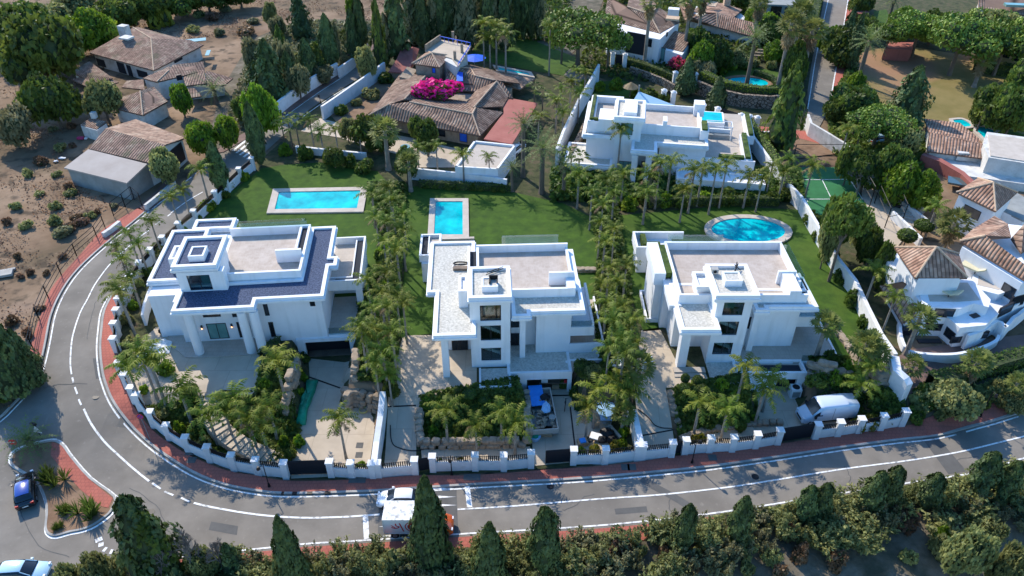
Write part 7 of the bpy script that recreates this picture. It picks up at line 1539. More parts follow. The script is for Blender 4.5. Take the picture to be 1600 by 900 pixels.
for (x, y, w_) in ((75, 740, 44), (122, 795, 46), (92, 795, 26), (85, 822, 20)): tree('agave', x, y - w_ * .3, y + w_ * .25, w_, 'on the traffic island')
for a in ((294, 620, 30), ): tree('ball', 292, 604, 634, 30, 'beside the steps of the left villa')
for a in ((713, 605, 624, 12), (700, 618, 636, 18), (733, 612, 636, 24), (755, 622, 640, 18)): tree('ball', *a, 'beside the terrace of the middle villa')
for a in ((1072, 585, 605, 14), (1091, 588, 606, 16), (1070, 601, 618, 18), (1097, 601, 618, 18), (1085, 604, 618, 12), (1110, 606, 622, 16)): tree('ball', *a, 'below the entrance steps of the right villa')
for a in ((1484, 342, 372, 30), (1421, 360, 386, 30), (1387, 380, 400, 22), (1447, 345, 368, 30)): tree('ball', *a, 'beside the hip roof of the hillside villa')
tree('bougain', 683, 136, 178, 62, 'over the courtyard roof of the tiled house'); tree('bougain', 1208, 36, 60, 24, 'at the brown roof beside the round pool')
tree('pinkbush', 1060, 92, 110, 34, 'beside the white tiled house'); tree('pinkbush', 1155, 48, 62, 14, 'in the round pool garden')
B_ = [o for o in PLANTS if o[1].startswith('magenta')][0][0]; B_.location.z += 3.4
for c in B_.children: c.scale = (c.scale[0] * 1.3, c.scale[1] * .95, c.scale[2] * .5)
B_.rotation_euler.z = 0.1
# ---- hedges: clipped leafy walls
def hedge(pts, wd_, h, label, m='hedge', dn=26, s=.22, z0=0):
 q = smooth(gpts(pts), 3); o = empty('hedge', (q[0][0], q[0][1], h1(*q[0])), 0, label, 'hedge'); b = Vector(o.location); mb = MB(); cc = MB()
 for (x0, y0), (x1, y1) in zip(q, q[1:]):
  L_ = math.hypot(x1 - x0, y1 - y0); d = Vector((x1 - x0, y1 - y0, 0)).normalized(); nn = Vector((-d.y, d.x, 0)); n = int(L_ * (2 * h + wd_) * dn); n = min(n, 900)
  for _ in range(n):
   t = rnd.random(); c = Vector((x0 + (x1 - x0) * t, y0 + (y1 - y0) * t, 0)); z = h1(c.x, c.y) if False else b.z
   u = rnd.uniform(0, 2 * h + wd_)
   if u < h: off, zz, nv = nn * wd_ / 2, u, nn
   elif u < 2 * h: off, zz, nv = -nn * wd_ / 2, u - h, -nn
   else: off, zz, nv = nn * (u - 2 * h - wd_ / 2), h, Vector((0, 0, 1))
   c = c + off + Vector((0, 0, zz)) + rdir() * .10; zt = h1(c.x, c.y); leafq(mb, Vector((c.x, c.y, c.z + zt + z0)) - b, (nv + rdir() * .7).normalized(), rdir(), s * rnd.uniform(.6, 1.2), 1.3)
 zc = [h1(*p) for p in q]; A = offset_line(q, wd_ * .42); C = offset_line(q, -wd_ * .42)
 cc.loft([[(A[i][0] - b.x, A[i][1] - b.y, zc[i] - b.z - .1), (A[i][0] - b.x, A[i][1] - b.y, zc[i] - b.z + h * .95 + z0), (C[i][0] - b.x, C[i][1] - b.y, zc[i] - b.z + h * .95 + z0), (C[i][0] - b.x, C[i][1] - b.y, zc[i] - b.z - .1)] for i in range(len(q))])
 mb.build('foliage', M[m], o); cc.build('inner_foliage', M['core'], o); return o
hedge([(655, 292), (730, 296), (800, 298)], .8, 1.1, 'low clipped hedge behind the lawn of the middle villa')
hedge([(1012, 322), (1100, 320), (1215, 320)], 1.0, 1.4, 'long dark hedge at the far edge of the oval pool lawn')
hedge([(1157, 196), (1185, 232), (1218, 285), (1228, 308)], 1.4, 2.4, 'tall green hedge between the pale drive and the boundary wall', 'pine')
hedge([(960, 98), (1005, 110), (1058, 130)], 1.4, 1.6, 'dark hedge below the white tiled house')
hedge([(1094, 137), (1125, 151), (1165, 160), (1205, 163), (1242, 158)], 1.4, 1.0, 'curved hedge on the stone wall around the round pool', 'bright', z0=2.3)
hedge([(1238, 150), (1252, 100), (1266, 50), (1278, 0)], 1.8, 3.0, 'tall hedge along the left side of the street')
hedge([(1452, 606), (1500, 596), (1560, 576), (1620, 560)], 1.6, 1.6, 'long dark hedge below the drive of the hillside villa')
hedge([(420, 562), (430, 548), (440, 545)], 2.2, 1.0, 'dark clipped hedge above the garage drive of the left villa')
hedge([(1178, 118), (1205, 128), (1215, 138)], 1.0, 1.2, 'short dark hedge behind the round pool')
hedge([(1520, 112), (1570, 118), (1640, 132)], 2.0, 2.2, 'dark hedge behind the stone pine trunks')
# ---- ground cover nobody could count
def scatter(name, poly, n, s, m, label, cat, zr=(0.02, .3), kind='stuff', asp=1.5, clump=None):
 xs = [p[0] for p in poly]; ys = [p[1] for p in poly]; A = np.random.RandomState(5); k = 0; X = []; Yv = []
 while k < n:
  a = A.uniform(min(xs), max(xs), n * 2); b = A.uniform(min(ys), max(ys), n * 2); q = inpoly(poly, a, b)
  if clump: q &= (np.sin(a * clump + 1.3 * np.sin(b * clump * .7)) + np.sin(b * clump * 1.3 + 2 * np.sin(a * clump * .5)) + A.uniform(-1, 1, n * 2)) > .25
  X += list(a[q]); Yv += list(b[q]); k = len(X)
 X = np.array(X[:n]); Yv = np.array(Yv[:n]); Z = hh(X, Yv); mb = MB()
 for x, y, z in zip(X, Yv, Z): leafq(mb, Vector((x, y, z + rnd.uniform(*zr))), (rdir() + Vector((0, -.3, .9))).normalized(), rdir(), s * rnd.uniform(.5, 1.4), asp)
 o = mb.build(name, M[m]); tag(o, label, cat, None, kind); return o
scatter('ground_cover', gpts([(262, 640), (330, 625), (400, 622), (410, 560), (470, 560), (470, 690), (455, 715), (400, 730), (330, 712), (262, 680), (225, 640)]), 9000, .3, 'broad', 'leafy ground cover on the planted bank of the left villa', 'ground cover', (.05, .4))
scatter('ground_cover', gpts([(655, 622), (820, 615), (825, 695), (660, 695)]), 6500, .28, 'broad', 'leafy ground cover in the rockery of the middle villa', 'ground cover', (.05, .4))
scatter('ground_cover', gpts([(1050, 610), (1180, 605), (1185, 665), (1060, 685)]), 5000, .28, 'broad', 'leafy ground cover in the rockery of the right villa', 'ground cover', (.05, .4))
scatter('ground_cover', gpts([(575, 290), (635, 290), (628, 420), (620, 600), (560, 600), (560, 480), (600, 400)]), 9000, .4, 'hedge', 'dark undergrowth beneath the palms between left and middle villas', 'undergrowth', (.1, .9))
scatter('ground_cover', gpts([(920, 320), (965, 330), (985, 450), (990, 600), (940, 620), (925, 500), (935, 400)]), 7500, .4, 'hedge', 'dark undergrowth beneath the palms between middle and right villas', 'undergrowth', (.1, .9))
scatter('ground_cover', gpts([(860, 268), (1250, 268), (1256, 316), (860, 316)]), 9000, .5, 'hedge', 'dark undergrowth beneath the palm belt', 'undergrowth', (.1, 1.0))
scatter('ground_cover', gpts([(1262, 560), (1330, 560), (1400, 600), (1410, 650), (1340, 660), (1270, 600)]), 5500, .35, 'broad', 'low green plants on the bank right of the right villa', 'ground cover', (.05, .5))
scatter('ground_cover', gpts([(1420, 625), (1620, 575), (1640, 600), (1520, 636), (1425, 655)]), 5500, .4, 'olive', 'tangled plants on the slope below the hillside villa', 'ground cover', (.05, .6))
scatter('undergrowth', [p for p in fg if p[1] > 20], 52000, .27, 'olive', 'tangled grey olive scrub covering the bank below the road', 'undergrowth', (.03, .7), clump=.9)
scatter('dry_grass', gpts([(-200, 640), (20, 640), (100, 420), (200, 330), (90, 270), (120, 120), (330, 60), (600, 30), (600, -20), (0, -20), (-250, 100)]), 26000, .2, 'drybush', 'tufts of dry brown grass on the waste ground', 'dry grass', (.0, .3), clump=.35)
scatter('slope_scrub', gpts([(340, 225), (395, 70), (470, 35), (600, 40), (560, 90), (430, 170)]), 9000, .5, 'grey', 'grey green scrub on the slope above the lane', 'scrub', (.05, .9))
scatter('ground_cover', gpts([(1290, 170), (1330, 95), (1380, 180), (1470, 240), (1400, 300), (1300, 240)]), 7000, .5, 'broad', 'undergrowth around the padel court', 'undergrowth', (.05, .9))
scatter('ground_cover', gpts([(900, 110), (950, -10), (1280, -10), (1262, 98), (1120, 98), (1060, 128), (990, 128)]), 10000, .6, 'broad', 'undergrowth of the gardens at the top', 'undergrowth', (.05, .9))
scatter('ground_cover', gpts([(640, 60), (690, -20), (900, -20), (870, 70), (740, 50)]), 8000, .6, 'broad', 'undergrowth beneath the dark belt of conifers', 'undergrowth', (.05, .9))
# ------------------------------------------------------------------ pools
def pool(outer, label, cw=1.0, z=0.26, round_=False, inner=None, cm='coping', group=None):
 q = gpts(outer)
 if round_: q = smooth(q + [q[0]], 5)[:-1]
 cx = sum(p[0] for p in q) / len(q); cy = sum(p[1] for p in q) / len(q); zb = h1(cx, cy)
 o = empty('swimming_pool', (cx, cy, zb), 0, label, 'pool', group); q = [(p[0] - cx, p[1] - cy) for p in q]
 a = sum(q[i - 1][0] * q[i][1] - q[i][0] * q[i - 1][1] for i in range(len(q)))
 if a < 0: q = q[::-1]
 n = len(q); ins = House.inset(None, q, cw); ins2 = House.inset(None, q, cw + .12)
 mb = MB()
 for i in range(n):
  k = (i + 1) % n; mb.face([(*q[i], z), (*q[k], z), (*ins[k], z), (*ins[i], z)]); mb.face([(*q[i], -.2), (*q[k], -.2), (*q[k], z), (*q[i], z)]); mb.face([(*ins[k], z), (*ins[k], z - .22), (*ins[i], z - .22), (*ins[i], z)][::-1])
 mb.build('coping', M[cm], o)
 b = MB()
 for i in range(n): k = (i + 1) % n; b.face([(*ins[i], z - .2), (*ins[k], z - .2), (*ins2[k], z - .21), (*ins2[i], z - .21)])
 b.build('tile_band', M['tile_blue'], o)
 w_ = MB(); w_.face([(*p, z - .12) for p in ins]); w_.build('water', M['water'], o)
 return o
p_ = pool([(427, 297), (575, 294), (568, 333), (417, 335)], 'rectangular turquoise pool lying sideways on the lawn behind the left villa', 1.0)
st = MB()
for k in range(3): st.box(-.4 - k * .35, -.8, -.1, -.05 - k * .35, .8, .0)
q = G(431, 325); st.build('step', M['tile_blue'], p_).location = Vector((q.x + 1.6 - p_.location.x, q.y + .6 - p_.location.y, .06))
pool([(672, 312), (732, 312), (733, 374), (668, 374)], 'rectangular turquoise pool pointing end-on to the back of the middle villa', .85)
ov = []
for i in range(20):
 a = 2 * math.pi * i / 20; ov.append((1169 + 69 * math.cos(a) * (1 + .0 * math.sin(a)), 362 + 24.5 * math.sin(a) + 3.5 * math.cos(a)))
pool(ov, 'large oval turquoise pool on the lawn behind the right villa', .95, round_=True)
pool([(770, 103), (830, 114), (836, 123), (776, 112)], 'narrow blue pool behind the tiled courtyard house', .7)
rp = [(1168 + 40 * math.cos(2 * math.pi * i / 16), 130 + 10.5 * math.sin(2 * math.pi * i / 16) + 2.5 * math.cos(2 * math.pi * i / 16)) for i in range(16)]
pool(rp, 'round blue pool ringed by the curved hedge and stone wall', .9, round_=True, cm='earth')
pool([(1482, 187), (1502, 186), (1518, 193), (1522, 200), (1505, 202), (1488, 196)], 'small kidney shaped blue pool beside the dry lawn', .6, round_=True)
pool([(1522, 196), (1540, 198), (1562, 206), (1552, 220), (1536, 222), (1520, 206)], 'dark blue angular pool next to the small kidney shaped one', .6)
pool([(992, 148), (1040, 160), (1055, 166), (1000, 160)], 'pale blue covered pool behind the flat roofed far villa', .2)
# ------------------------------------------------------------------ street walls with pillars and railings
def pillar_at(px, py, ztop=2.15):
 z = .3
 for _ in range(5): p = P(px, py, z + ztop); z = h1(p.x, p.y)
 return Vector((p.x, p.y, z))
def street_wall(tops, label, wallh=1.25, ph=2.15, pw=.62, rails=True, inner_h=None, ends=(True, True), th=.3, flip=1, skip=(), stepd=False):
 pts = [pillar_at(x, y, ph) for x, y in tops]; o = empty('garden_wall', pts[0], 0, label, 'wall', 'white street walls of the three villas'); b = pts[0]
 for p in pts:
  d = p - b; MB(.003).box(d.x - pw / 2, d.y - pw / 2, d.z - .4, d.x + pw / 2, d.y + pw / 2, d.z + ph - .12).box(d.x - pw / 2 - .06, d.y - pw / 2 - .06, d.z + ph - .12, d.x + pw / 2 + .06, d.y + pw / 2 + .06, d.z + ph).build('pillar', M['fencewhite'], o)
 for i, (a, c) in enumerate(zip(pts, pts[1:])):
  if i in skip: continue
  d = (c - a); L_ = math.hypot(d.x, d.y); u = Vector((d.x, d.y, 0)).normalized(); nn = Vector((-u.y, u.x, 0)); s0 = a + u * (pw / 2 - .02) - b; s1 = c - u * (pw / 2 - .02) - b
  za = h1(a.x, a.y) - b.z; zc = h1(c.x, c.y) - b.z
  mb = MB(); mb.prism([(s0.x - nn.x * th / 2, s0.y - nn.y * th / 2), (s1.x - nn.x * th / 2, s1.y - nn.y * th / 2), (s1.x + nn.x * th / 2, s1.y + nn.y * th / 2), (s0.x + nn.x * th / 2, s0.y + nn.y * th / 2)], [za - .4, zc - .4, zc - .4, za - .4], [za + wallh, zc + wallh, zc + wallh, za + wallh]); mb.build('wall_panel', M['fencewhite'], o)
  if rails:
   r = MB(); n = max(3, int(L_ / .24)); up = Vector((0, 0, 1))
   for k in range(1, n): q = s0.lerp(s1, k / n); zz = za + (zc - za) * k / n; r.box(q.x - .045, q.y - .045, zz + wallh - .02, q.x + .045, q.y + .045, zz + wallh + .66)
   for hz in (.1, .6): r.tube([Vector((s0.x, s0.y, za + wallh + hz)), Vector((s1.x, s1.y, zc + wallh + hz))], .03, 4)
   r.build('railing', M['rail'], o)
 return o
street_wall([(392, 246), (372, 262), (352, 281), (334, 298), (301, 328), (277, 347), (252, 369), (233, 388), (215, 408), (200, 430), (191, 449), (183, 464), (180, 482), (176, 503), (175, 527)], 'white wall with railings along the road left of the left villa')
street_wall([(183, 565), (192, 583), (203, 604), (213, 618), (233, 642), (258, 663), (288, 682), (322, 697), (360, 710), (398, 717), (442, 722)], 'white curved front wall of the left villa around the bend', wallh=1.3)
street_wall([(514, 720), (547, 722), (580, 723)], 'short white wall right of the wide dark gate of the left villa')
street_wall([(589, 722), (647, 717)], 'short white wall before the long concrete drive, left of the small gate')
street_wall([(675, 712), (742, 710), (787, 710), (830, 706)], 'white front wall of the middle villa with three railings')
street_wall([(897, 701), (947, 700), (998, 694)], 'white wall in front of the cluttered patio')
street_wall([(1006, 694), (1052, 690)], 'short white wall closing the drive of the right villa')
street_wall([(1073, 686), (1112, 683), (1148, 682), (1185, 677), (1220, 671)], 'white front wall of the right villa up to the dark sliding gate')
street_wall([(1280, 662), (1315, 658), (1348, 653), (1383, 648), (1417, 641)], 'white wall in front of the parked van, ending at the shrubs')
def gate(a, c, label, name='gate', h=1.75, shift=0.0, fold=1):
 p = pillar_at(*a); q = pillar_at(*c); e = (p + q) / 2; o = empty(name, (p.x, p.y, p.z), 0, label, 'gate'); d = q - p; u = Vector((d.x, d.y, 0)).normalized(); nn = Vector((-u.y, u.x, 0)) * .05; s0 = u * (.32 + shift) + nn * 4; s1 = d - u * .32 + nn * 4
 mb = MB(); mb.prism([(s0.x - nn.x, s0.y - nn.y), (s1.x - nn.x, s1.y - nn.y), (s1.x + nn.x, s1.y + nn.y), (s0.x + nn.x, s0.y + nn.y)], [.1, d.z + .1, d.z + .1, .1], [h, d.z + h, d.z + h, h]); mb.build('panel', M['gate'], o)
 f = MB(); f.tube([Vector((s0.x, s0.y, h)), Vector((s1.x, s1.y, h + d.z))], .06, 4); f.tube([Vector((s0.x, s0.y, .1)), Vector((s1.x, s1.y, .1 + d.z))], .06, 4); f.tube([Vector((s0.x, s0.y, .05)), Vector((s0.x, s0.y, h))], .06, 4); f.tube([Vector((s1.x, s1.y, .05 + d.z)), Vector((s1.x, s1.y, h + d.z))], .06, 4); f.build('gate_frame', M['rail'], o)
 return o
gate((442, 722), (514, 720), 'wide dark sliding gate at the left villa drive', h=2.0)
gate((647, 717), (675, 712), 'narrow dark pedestrian gate between two white pillars, middle villa')
gate((830, 706), (897, 701), 'wide dark gate slid half open before the cluttered drive', shift=1.2, h=1.9)
gate((1052, 690), (1073, 686), 'narrow dark pedestrian gate of the right villa')
gate((1220, 671), (1280, 662), 'wide dark sliding gate in front of the parked van', h=2.0)
gate((175, 527), (183, 565), 'dark green gate panel in the wall at the road bend')
# plain white boundary walls
def plain_wall(pts, h, label, th=.35, m='fencewhite', zt=None, steps=False, name='boundary_wall', cat='wall', cap=True, top=True):
 """pts: pixels of the wall's TOP edge"""
 W = []
 for x, y in pts:
  z = .5
  for _ in range(5): p = P(x, y, z + h); z = h1(p.x, p.y)
  W.append(Vector((p.x, p.y, z)))
 o = empty(name, W[0], 0, label, cat); b = W[0]; mb = MB(); q = [(p.x - b.x, p.y - b.y) for p in W]; A = offset_line(q, th / 2); C = offset_line(q, -th / 2)
 if steps:
  for i in range(len(q) - 1):
   zt_ = max(W[i].z, W[i + 1].z) - b.z + h; mb.prism([A[i], C[i], C[i + 1], A[i + 1]], min(W[i].z, W[i + 1].z) - b.z - .4, zt_)
 else:
  mb.loft([[(A[i][0], A[i][1], W[i].z - b.z - .4), (A[i][0], A[i][1], W[i].z - b.z + h), (C[i][0], C[i][1], W[i].z - b.z + h), (C[i][0], C[i][1], W[i].z - b.z - .4)] for i in range(len(q))])
  for i in (0, -1): mb.face([(A[i][0], A[i][1], W[i].z - b.z - .4), (A[i][0], A[i][1], W[i].z - b.z + h), (C[i][0], C[i][1], W[i].z - b.z + h), (C[i][0], C[i][1], W[i].z - b.z - .4)][:: 1 if i else -1])
 mb.build('wall_body', M[m], o); return o
plain_wall([(584, 722), (588, 690), (594, 650), (598, 612)], 2.1, 'white dividing wall between the left villa drive and the next drive', .6)
plain_wall([(1002, 694), (996, 665), (990, 640), (984, 620)], 2.1, 'white dividing wall between the patio and the right villa drive', .6)
plain_wall([(1255, 310), (1270, 337), (1290, 370), (1310, 403), (1337, 437), (1357, 480), (1377, 520), (1400, 553)], 2.2, 'long white boundary wall running down the right side of the right villa', .45)
plain_wall([(1398, 556), (1402, 578), (1413, 600), (1416, 614)], 2.6, 'thick white end piece of the long boundary wall', .9)
plain_wall([(1162, 190), (1180, 216), (1206, 252), (1232, 285), (1254, 308)], 2.2, 'white wall between the green hedge and the terracotta yard', .4)
plain_wall([(428, 163), (452, 144), (478, 126), (504, 110), (526, 98)], 2.4, 'long white wall on the left side of the lane', .4, steps=True)
plain_wall([(528, 106), (545, 95), (562, 82), (573, 68)], 2.0, 'farther white wall on the left side of the lane', .4)
plain_wall([(502, 166), (520, 154), (540, 140), (560, 126), (580, 112), (600, 97)], 2.5, 'tall stepped white wall on the right side of the lane', .4, steps=True)
plain_wall([(870, 232), (880, 205), (893, 178), (908, 148), (924, 122), (936, 100)], 3.4, 'long white wall between the palm group and the dark garden', .4)
plain_wall([(640, 262), (680, 266), (718, 270), (752, 274), (792, 280)], 1.9, 'pale blue shaded wall along the garden edge of the flat outbuilding', .35)
plain_wall([(462, 228), (500, 232), (540, 236), (572, 239)], 1.2, 'low white wall behind the left lawn', .4)
plain_wall([(1180, 206), (1215, 205), (1232, 206)], 1.8, 'grey wall panel at the terracotta yard entrance', .4, 'oldwhite')
plain_wall([(1263, 178), (1268, 192), (1290, 205), (1318, 222), (1336, 234)], 2.4, 'curved grey white wall below the end of the street', .4, 'oldwhite')
plain_wall([(1091, 126), (1120, 138), (1160, 147), (1205, 150), (1245, 145)], 2.4, 'curved brown stone retaining wall under the round pool', .6, 'stonewall')
plain_wall([(985, 104), (1010, 112), (1035, 122), (1056, 133)], 1.4, 'brown stone wall below the white tiled house', .5, 'stonewall')
plain_wall([(890, 240), (902, 218), (915, 190), (926, 170)], 1.8, 'rough brown stone wall left of the far flat roofed villa', .7, 'stonewall')
plain_wall([(272, 282), (256, 296), (240, 309), (226, 320)], .9, 'low concrete wall beside the old shed', .4, 'oldwhite')
plain_wall([(160, 364), (172, 356), (186, 345)], .8, 'concrete barrier blocks beside the outer pavement', .5, 'oldwhite')
plain_wall([(1396, 330), (1420, 352), (1440, 372)], 1.2, 'white low wall beside the clipped ball bushes', .4)
plain_wall([(1368, 284), (1396, 302), (1430, 328), (1458, 350)], 1.2, 'low grey wall along the parking court', .4, 'oldwhite')
# gate pillars by the back street
for i, (x, y, lb_) in enumerate(((958, 82, 'white gate pillar left of the arched house drive'), (977, 84, 'white gate pillar right of the arched house drive'), (1056, 112, 'white pillar below the pink bush'), (1087, 114, 'white pillar behind the dark cypress'), (1038, 140, 'white pillar left of the small dark gate behind the far villa'), (1053, 143, 'white pillar right of the small dark gate behind the far villa'), (1099, 162, 'white pillar left of the short cypress'), (1122, 168, 'white pillar right of the short cypress'), (1159, 178, 'white domed pillar at the end of the dark sliding gate'), (1172, 180, 'white domed pillar of the yard gate, left one'), (1184, 182, 'white domed pillar of the yard gate, right one'))):
 p = pillar_at(x, y, 2.8); o = empty('gate_pillar', p, 0, lb_, 'pillar', 'gate pillars of the back street'); MB().box(-.4, -.4, -.4, .4, .4, 2.6).build('shaft', M['fencewhite'], o); MB().box(-.5, -.5, 2.6, .5, .5, 2.72).ell((0, 0, 2.72), (.42, .42, .28), 8, 6).build('cap', M['fencewhite'], o)
for a, c, lb_ in (((1125, 170), (1157, 180), 'dark sliding gate behind the far villa'), ((1040, 142), (1052, 145), 'small dark gate between white pillars behind the far villa'), ((960, 86), (976, 88), 'dark gate below the arched house')):
 gate(a, c, lb_, h=2.2)
# ------------------------------------------------------------------ stone rockeries: block walls of separate rough stones
def rocks(pts, label, size=.9, h=1.2, base='stone'):
 q = smooth(gpts(pts), 3); b = Vector((q[0][0], q[0][1], h1(*q[0]))); o = empty('stone_wall', b, 0, label, 'stone wall'); mb = MB(); L_ = 0; nrow = max(1, int(h / .55))
 for (x0, y0), (x1, y1) in zip(q, q[1:]):
  d = math.hypot(x1 - x0, y1 - y0); n = max(1, round(d / (size * .95)))
  for r in range(nrow):
   for k in range(n):
    t = (k + .5 + .3 * (r % 2)) / n; x = x0 + (x1 - x0) * t; y = y0 + (y1 - y0) * t; z = min(h1(x, y - .7), h1(x, y + .7)) - b.z
    T = Matrix.Translation((x - b.x + rnd.uniform(-.08, .08), y - b.y + r * .14, z + .25 + r * .5)) @ Matrix.Rotation(math.atan2(y1 - y0, x1 - x0) + rnd.uniform(-.25, .25), 4, 'Z') @ Matrix.Rotation(rnd.uniform(-.15, .15), 4, 'X')
    s_ = size * rnd.uniform(.8, 1.1); hx = s_ * .56
    mb.loft([[T @ Vector((sx * hx * f * rnd.uniform(.82, 1.05), sy * .4 * f * rnd.uniform(.8, 1.1), zz)) for sx, sy in ((-1, -.7), (-.6, -1), (.7, -1), (1, -.6), (1, .7), (.5, 1), (-.7, 1), (-1, .6))] for zz, f in ((-.3, .9), (-.18, 1), (.14, 1), (.27, .86), (.3, .5), (.3, .02))])
 mb.build('stones', M[base], o); return o
rocks([(656, 645), (655, 670), (658, 697)], 'rough stone edging left of the middle villa rockery', .7, 1.2)
rocks([(658, 697), (700, 699), (760, 698), (826, 696)], 'rough stone wall in front of the middle villa rockery', .8, 1.3)
rocks([(826, 694), (824, 660), (822, 625)], 'rough stone wall left of the rubble trailer', .7, 1.8)
rocks([(558, 566), (554, 596), (542, 630)], 'rough stone wall right of the left villa garage drive', .8, 2.4)
rocks([(538, 632), (560, 634), (592, 635)], 'rough stone wall at the inner corner of the concrete drive', .8, 2.2)
rocks([(462, 560), (458, 590), (452, 630), (448, 650)], 'rough stone wall between shrubs and garage drive of the left villa', .9, 2.2)
rocks([(1046, 612), (1052, 640), (1060, 668)], 'ochre boulders beside the right villa drive', .9, 1.0)
rocks([(1252, 612), (1290, 620), (1330, 616), (1370, 606), (1402, 600)], 'long curved wall of big stone blocks behind the parked van', 1.2, 2.2)
rocks([(1308, 522), (1322, 538), (1334, 560), (1328, 572)], 'loose boulders on the lawn right of the right villa', 1.0, .8)
rocks([(893, 422), (905, 424), (930, 424)], 'low stone steps crossing the lawn right of the middle villa', .9, .5)
rocks([(1062, 690), (1100, 676), (1180, 664), (1222, 662)], 'low stone edging in front of the right villa rockery', .7, .8)
# garden stairs of the left villa
e = empty('garden_stairs', G(345, 668), 0, 'curved pale stone steps descending from the left entrance court', 'stairs'); bq = Vector(e.location)
cl = smooth([tuple(P(x, y, 1.2)[:2]) for x, y in ((332, 628), (332, 652), (345, 672), (372, 690), (410, 704), (438, 712))], 4); n = len(cl)
for i in range(n - 1):
 a, c = Vector(cl[i]), Vector(cl[i + 1]); u = (c - a).normalized(); nn = Vector((-u.y, u.x)) * .95; z = 2.55 * (1 - i / (n - 2)) + .08
 MB().prism([tuple(a - nn - bq.xy), tuple(c - nn - bq.xy), tuple(c + nn - bq.xy), tuple(a + nn - bq.xy)], -1.6, z - bq.z).build('step', M['drive'], e)
# ------------------------------------------------------------------ padel court, fences
sheet('padel_court', gpts([(1232, 262), (1318, 262), (1342, 300), (1380, 372), (1300, 376), (1262, 322)]), mat('green_court', [(0.02, 0.12, 0.04), (0.03, 0.165, 0.055)], .5, .8), 0.08, 2)
for a, c in (((1240, 282), (1330, 281)), ((1284, 281), (1302, 318)), ((1252, 312), (1348, 312)), ((1241, 283), (1262, 316)), ((1327, 280), (1348, 313))): strip('court_line', gpts([a, c]), .12, M['paint'], .11)
def cage(pts, h, label, sp=3.0, name='mesh_fence', cat='fence', rails=(1.0,)):
 q = [G(*p) for p in pts]; o = empty(name, q[0], 0, label, cat); b = q[0]; mb = MB(); r = MB()
 for a, c in zip(q, q[1:]):
  n = max(1, int((c - a).length / sp))
  for k in range(n + 1): p = a.lerp(c, k / n) - b; MB().tube([p, p + Vector((0, 0, h))], .07, 5).build('post', M['rail'], o)
  for f in rails: r.tube([a - b + Vector((0, 0, h * f)), c - b + Vector((0, 0, h * f))], .05, 4)
 r.build('rail', M['rail'], o); return o
cage([(1236, 262), (1316, 262), (1340, 300), (1356, 330)], 4.0, 'tall dark steel fence frame around the green padel court', 4.5, rails=(.5, 1.0))
cage([(1366, 318), (1382, 356), (1408, 350), (1392, 312)], 3.2, 'slim dark steel frame at the near end of the padel court', 5, rails=(.55, 1.0))
cage([(164, 355), (152, 372), (120, 400), (96, 430), (76, 466), (62, 500), (52, 545), (40, 588)], 1.9, 'thin sagging wire fence along the waste ground', 4.5, rails=(.35, .7, 1.0))
cage([(178, 338), (196, 324), (210, 312), (222, 322)], 2.2, 'dark fence panels at the corner of the old shed', 2.5, rails=(.1, .5, 1.0))
# ------------------------------------------------------------------ lamps, signs
def street_lamp(px, py, top, label, arm=(0, -.6)):
 q = G(px, py); z, _ = zfor(top, q.y); h = z - q.z; o = empty('street_lamp', q, 0, label, 'street lamp', 'street lamps')
 MB().tube([(0, 0, 0), (0, 0, .5)], [.16, .1], 8).build('base', M['rail'], o); MB().tube([(0, 0, .4), (0, 0, h)], [.06, .045], 6).build('pole', M['rail'], o)
 MB().tube([(0, 0, h), (arm[0], arm[1], h + .15)], .03, 5).build('arm', M['rail'], o); l = MB().tube([(arm[0], arm[1], h + .2), (arm[0], arm[1], h - .1), (arm[0], arm[1], h - .2)], [.1, .2, .14], 8).build('lamp_head', M['rail'], o); return o
street_lamp(421, 761, 728, 'black street lamp by the first gate pillar of the left villa', (-.4, -.3)); street_lamp(1081, 724, 688, 'black street lamp before the small gate of the right villa', (.3, -.2)); street_lamp(1531, 652, 612, 'black street lamp on the dark pavement at the far right'); street_lamp(548, 105, 84, 'street lamp beside the long white wall of the lane'); street_lamp(501, 162, 148, 'street lamp at the near end of the stepped wall'); street_lamp(327, 252, 216, 'white headed lamp at the corner of the old shed'); street_lamp(706, 742, 712, 'thin lamp post on the red pavement behind the tall cypress')
def round_sign(px, py, top, label, r=.34, kind='nopark', face=0):
 q = G(px, py); z, _ = zfor(top, q.y); h = z - q.z; o = empty('road_sign', q, face, label, 'road sign'); MB().tube([(0, 0, 0), (0, 0, h + .2)], .035, 6).build('pole', M['greywall'], o)
 T = Matrix.Translation((0, -.06, h)) @ Matrix.Rotation(math.radians(90), 4, 'X')
 d = MB().tube([T @ Vector((0, 0, 0)), T @ Vector((0, 0, .03))], r, 20).build('disc', M['signred'], o)
 if kind == 'nopark':
  MB().tube([T @ Vector((0, 0, .031)), T @ Vector((0, 0, .036))], r * .76, 20).build('face', M['signblue'], d)
  TT = T @ Matrix.Rotation(math.radians(45), 4, 'Z'); MB().box(-r * .8, -.045, .037, r * .8, .045, .046, TT).box(-.045, -r * .8, .037, .045, r * .8, .047, TT).build('cross', M['signred'], d)
 elif kind == 'noentry': MB().box(-r * .68, -.06, .031, r * .68, .06, .04, T).build('bar', M['paint'], d)
 return o
M['signred'] = mat('sign_red', [(.55, .02, .03)], rough=.4); M['signblue'] = mat('sign_blue', [(.03, .08, .40)], rough=.4)
round_sign(235, 688, 650, 'round no parking sign with red cross on the curved pavement'); round_sign(27, 702, 690, 'red no entry sign with white bar at the island tip', .4, 'noentry')
q = G(66, 686); o = empty('warning_sign', q, math.radians(-12), 'tilted pale warning sign panel at the top of the traffic island', 'road sign')
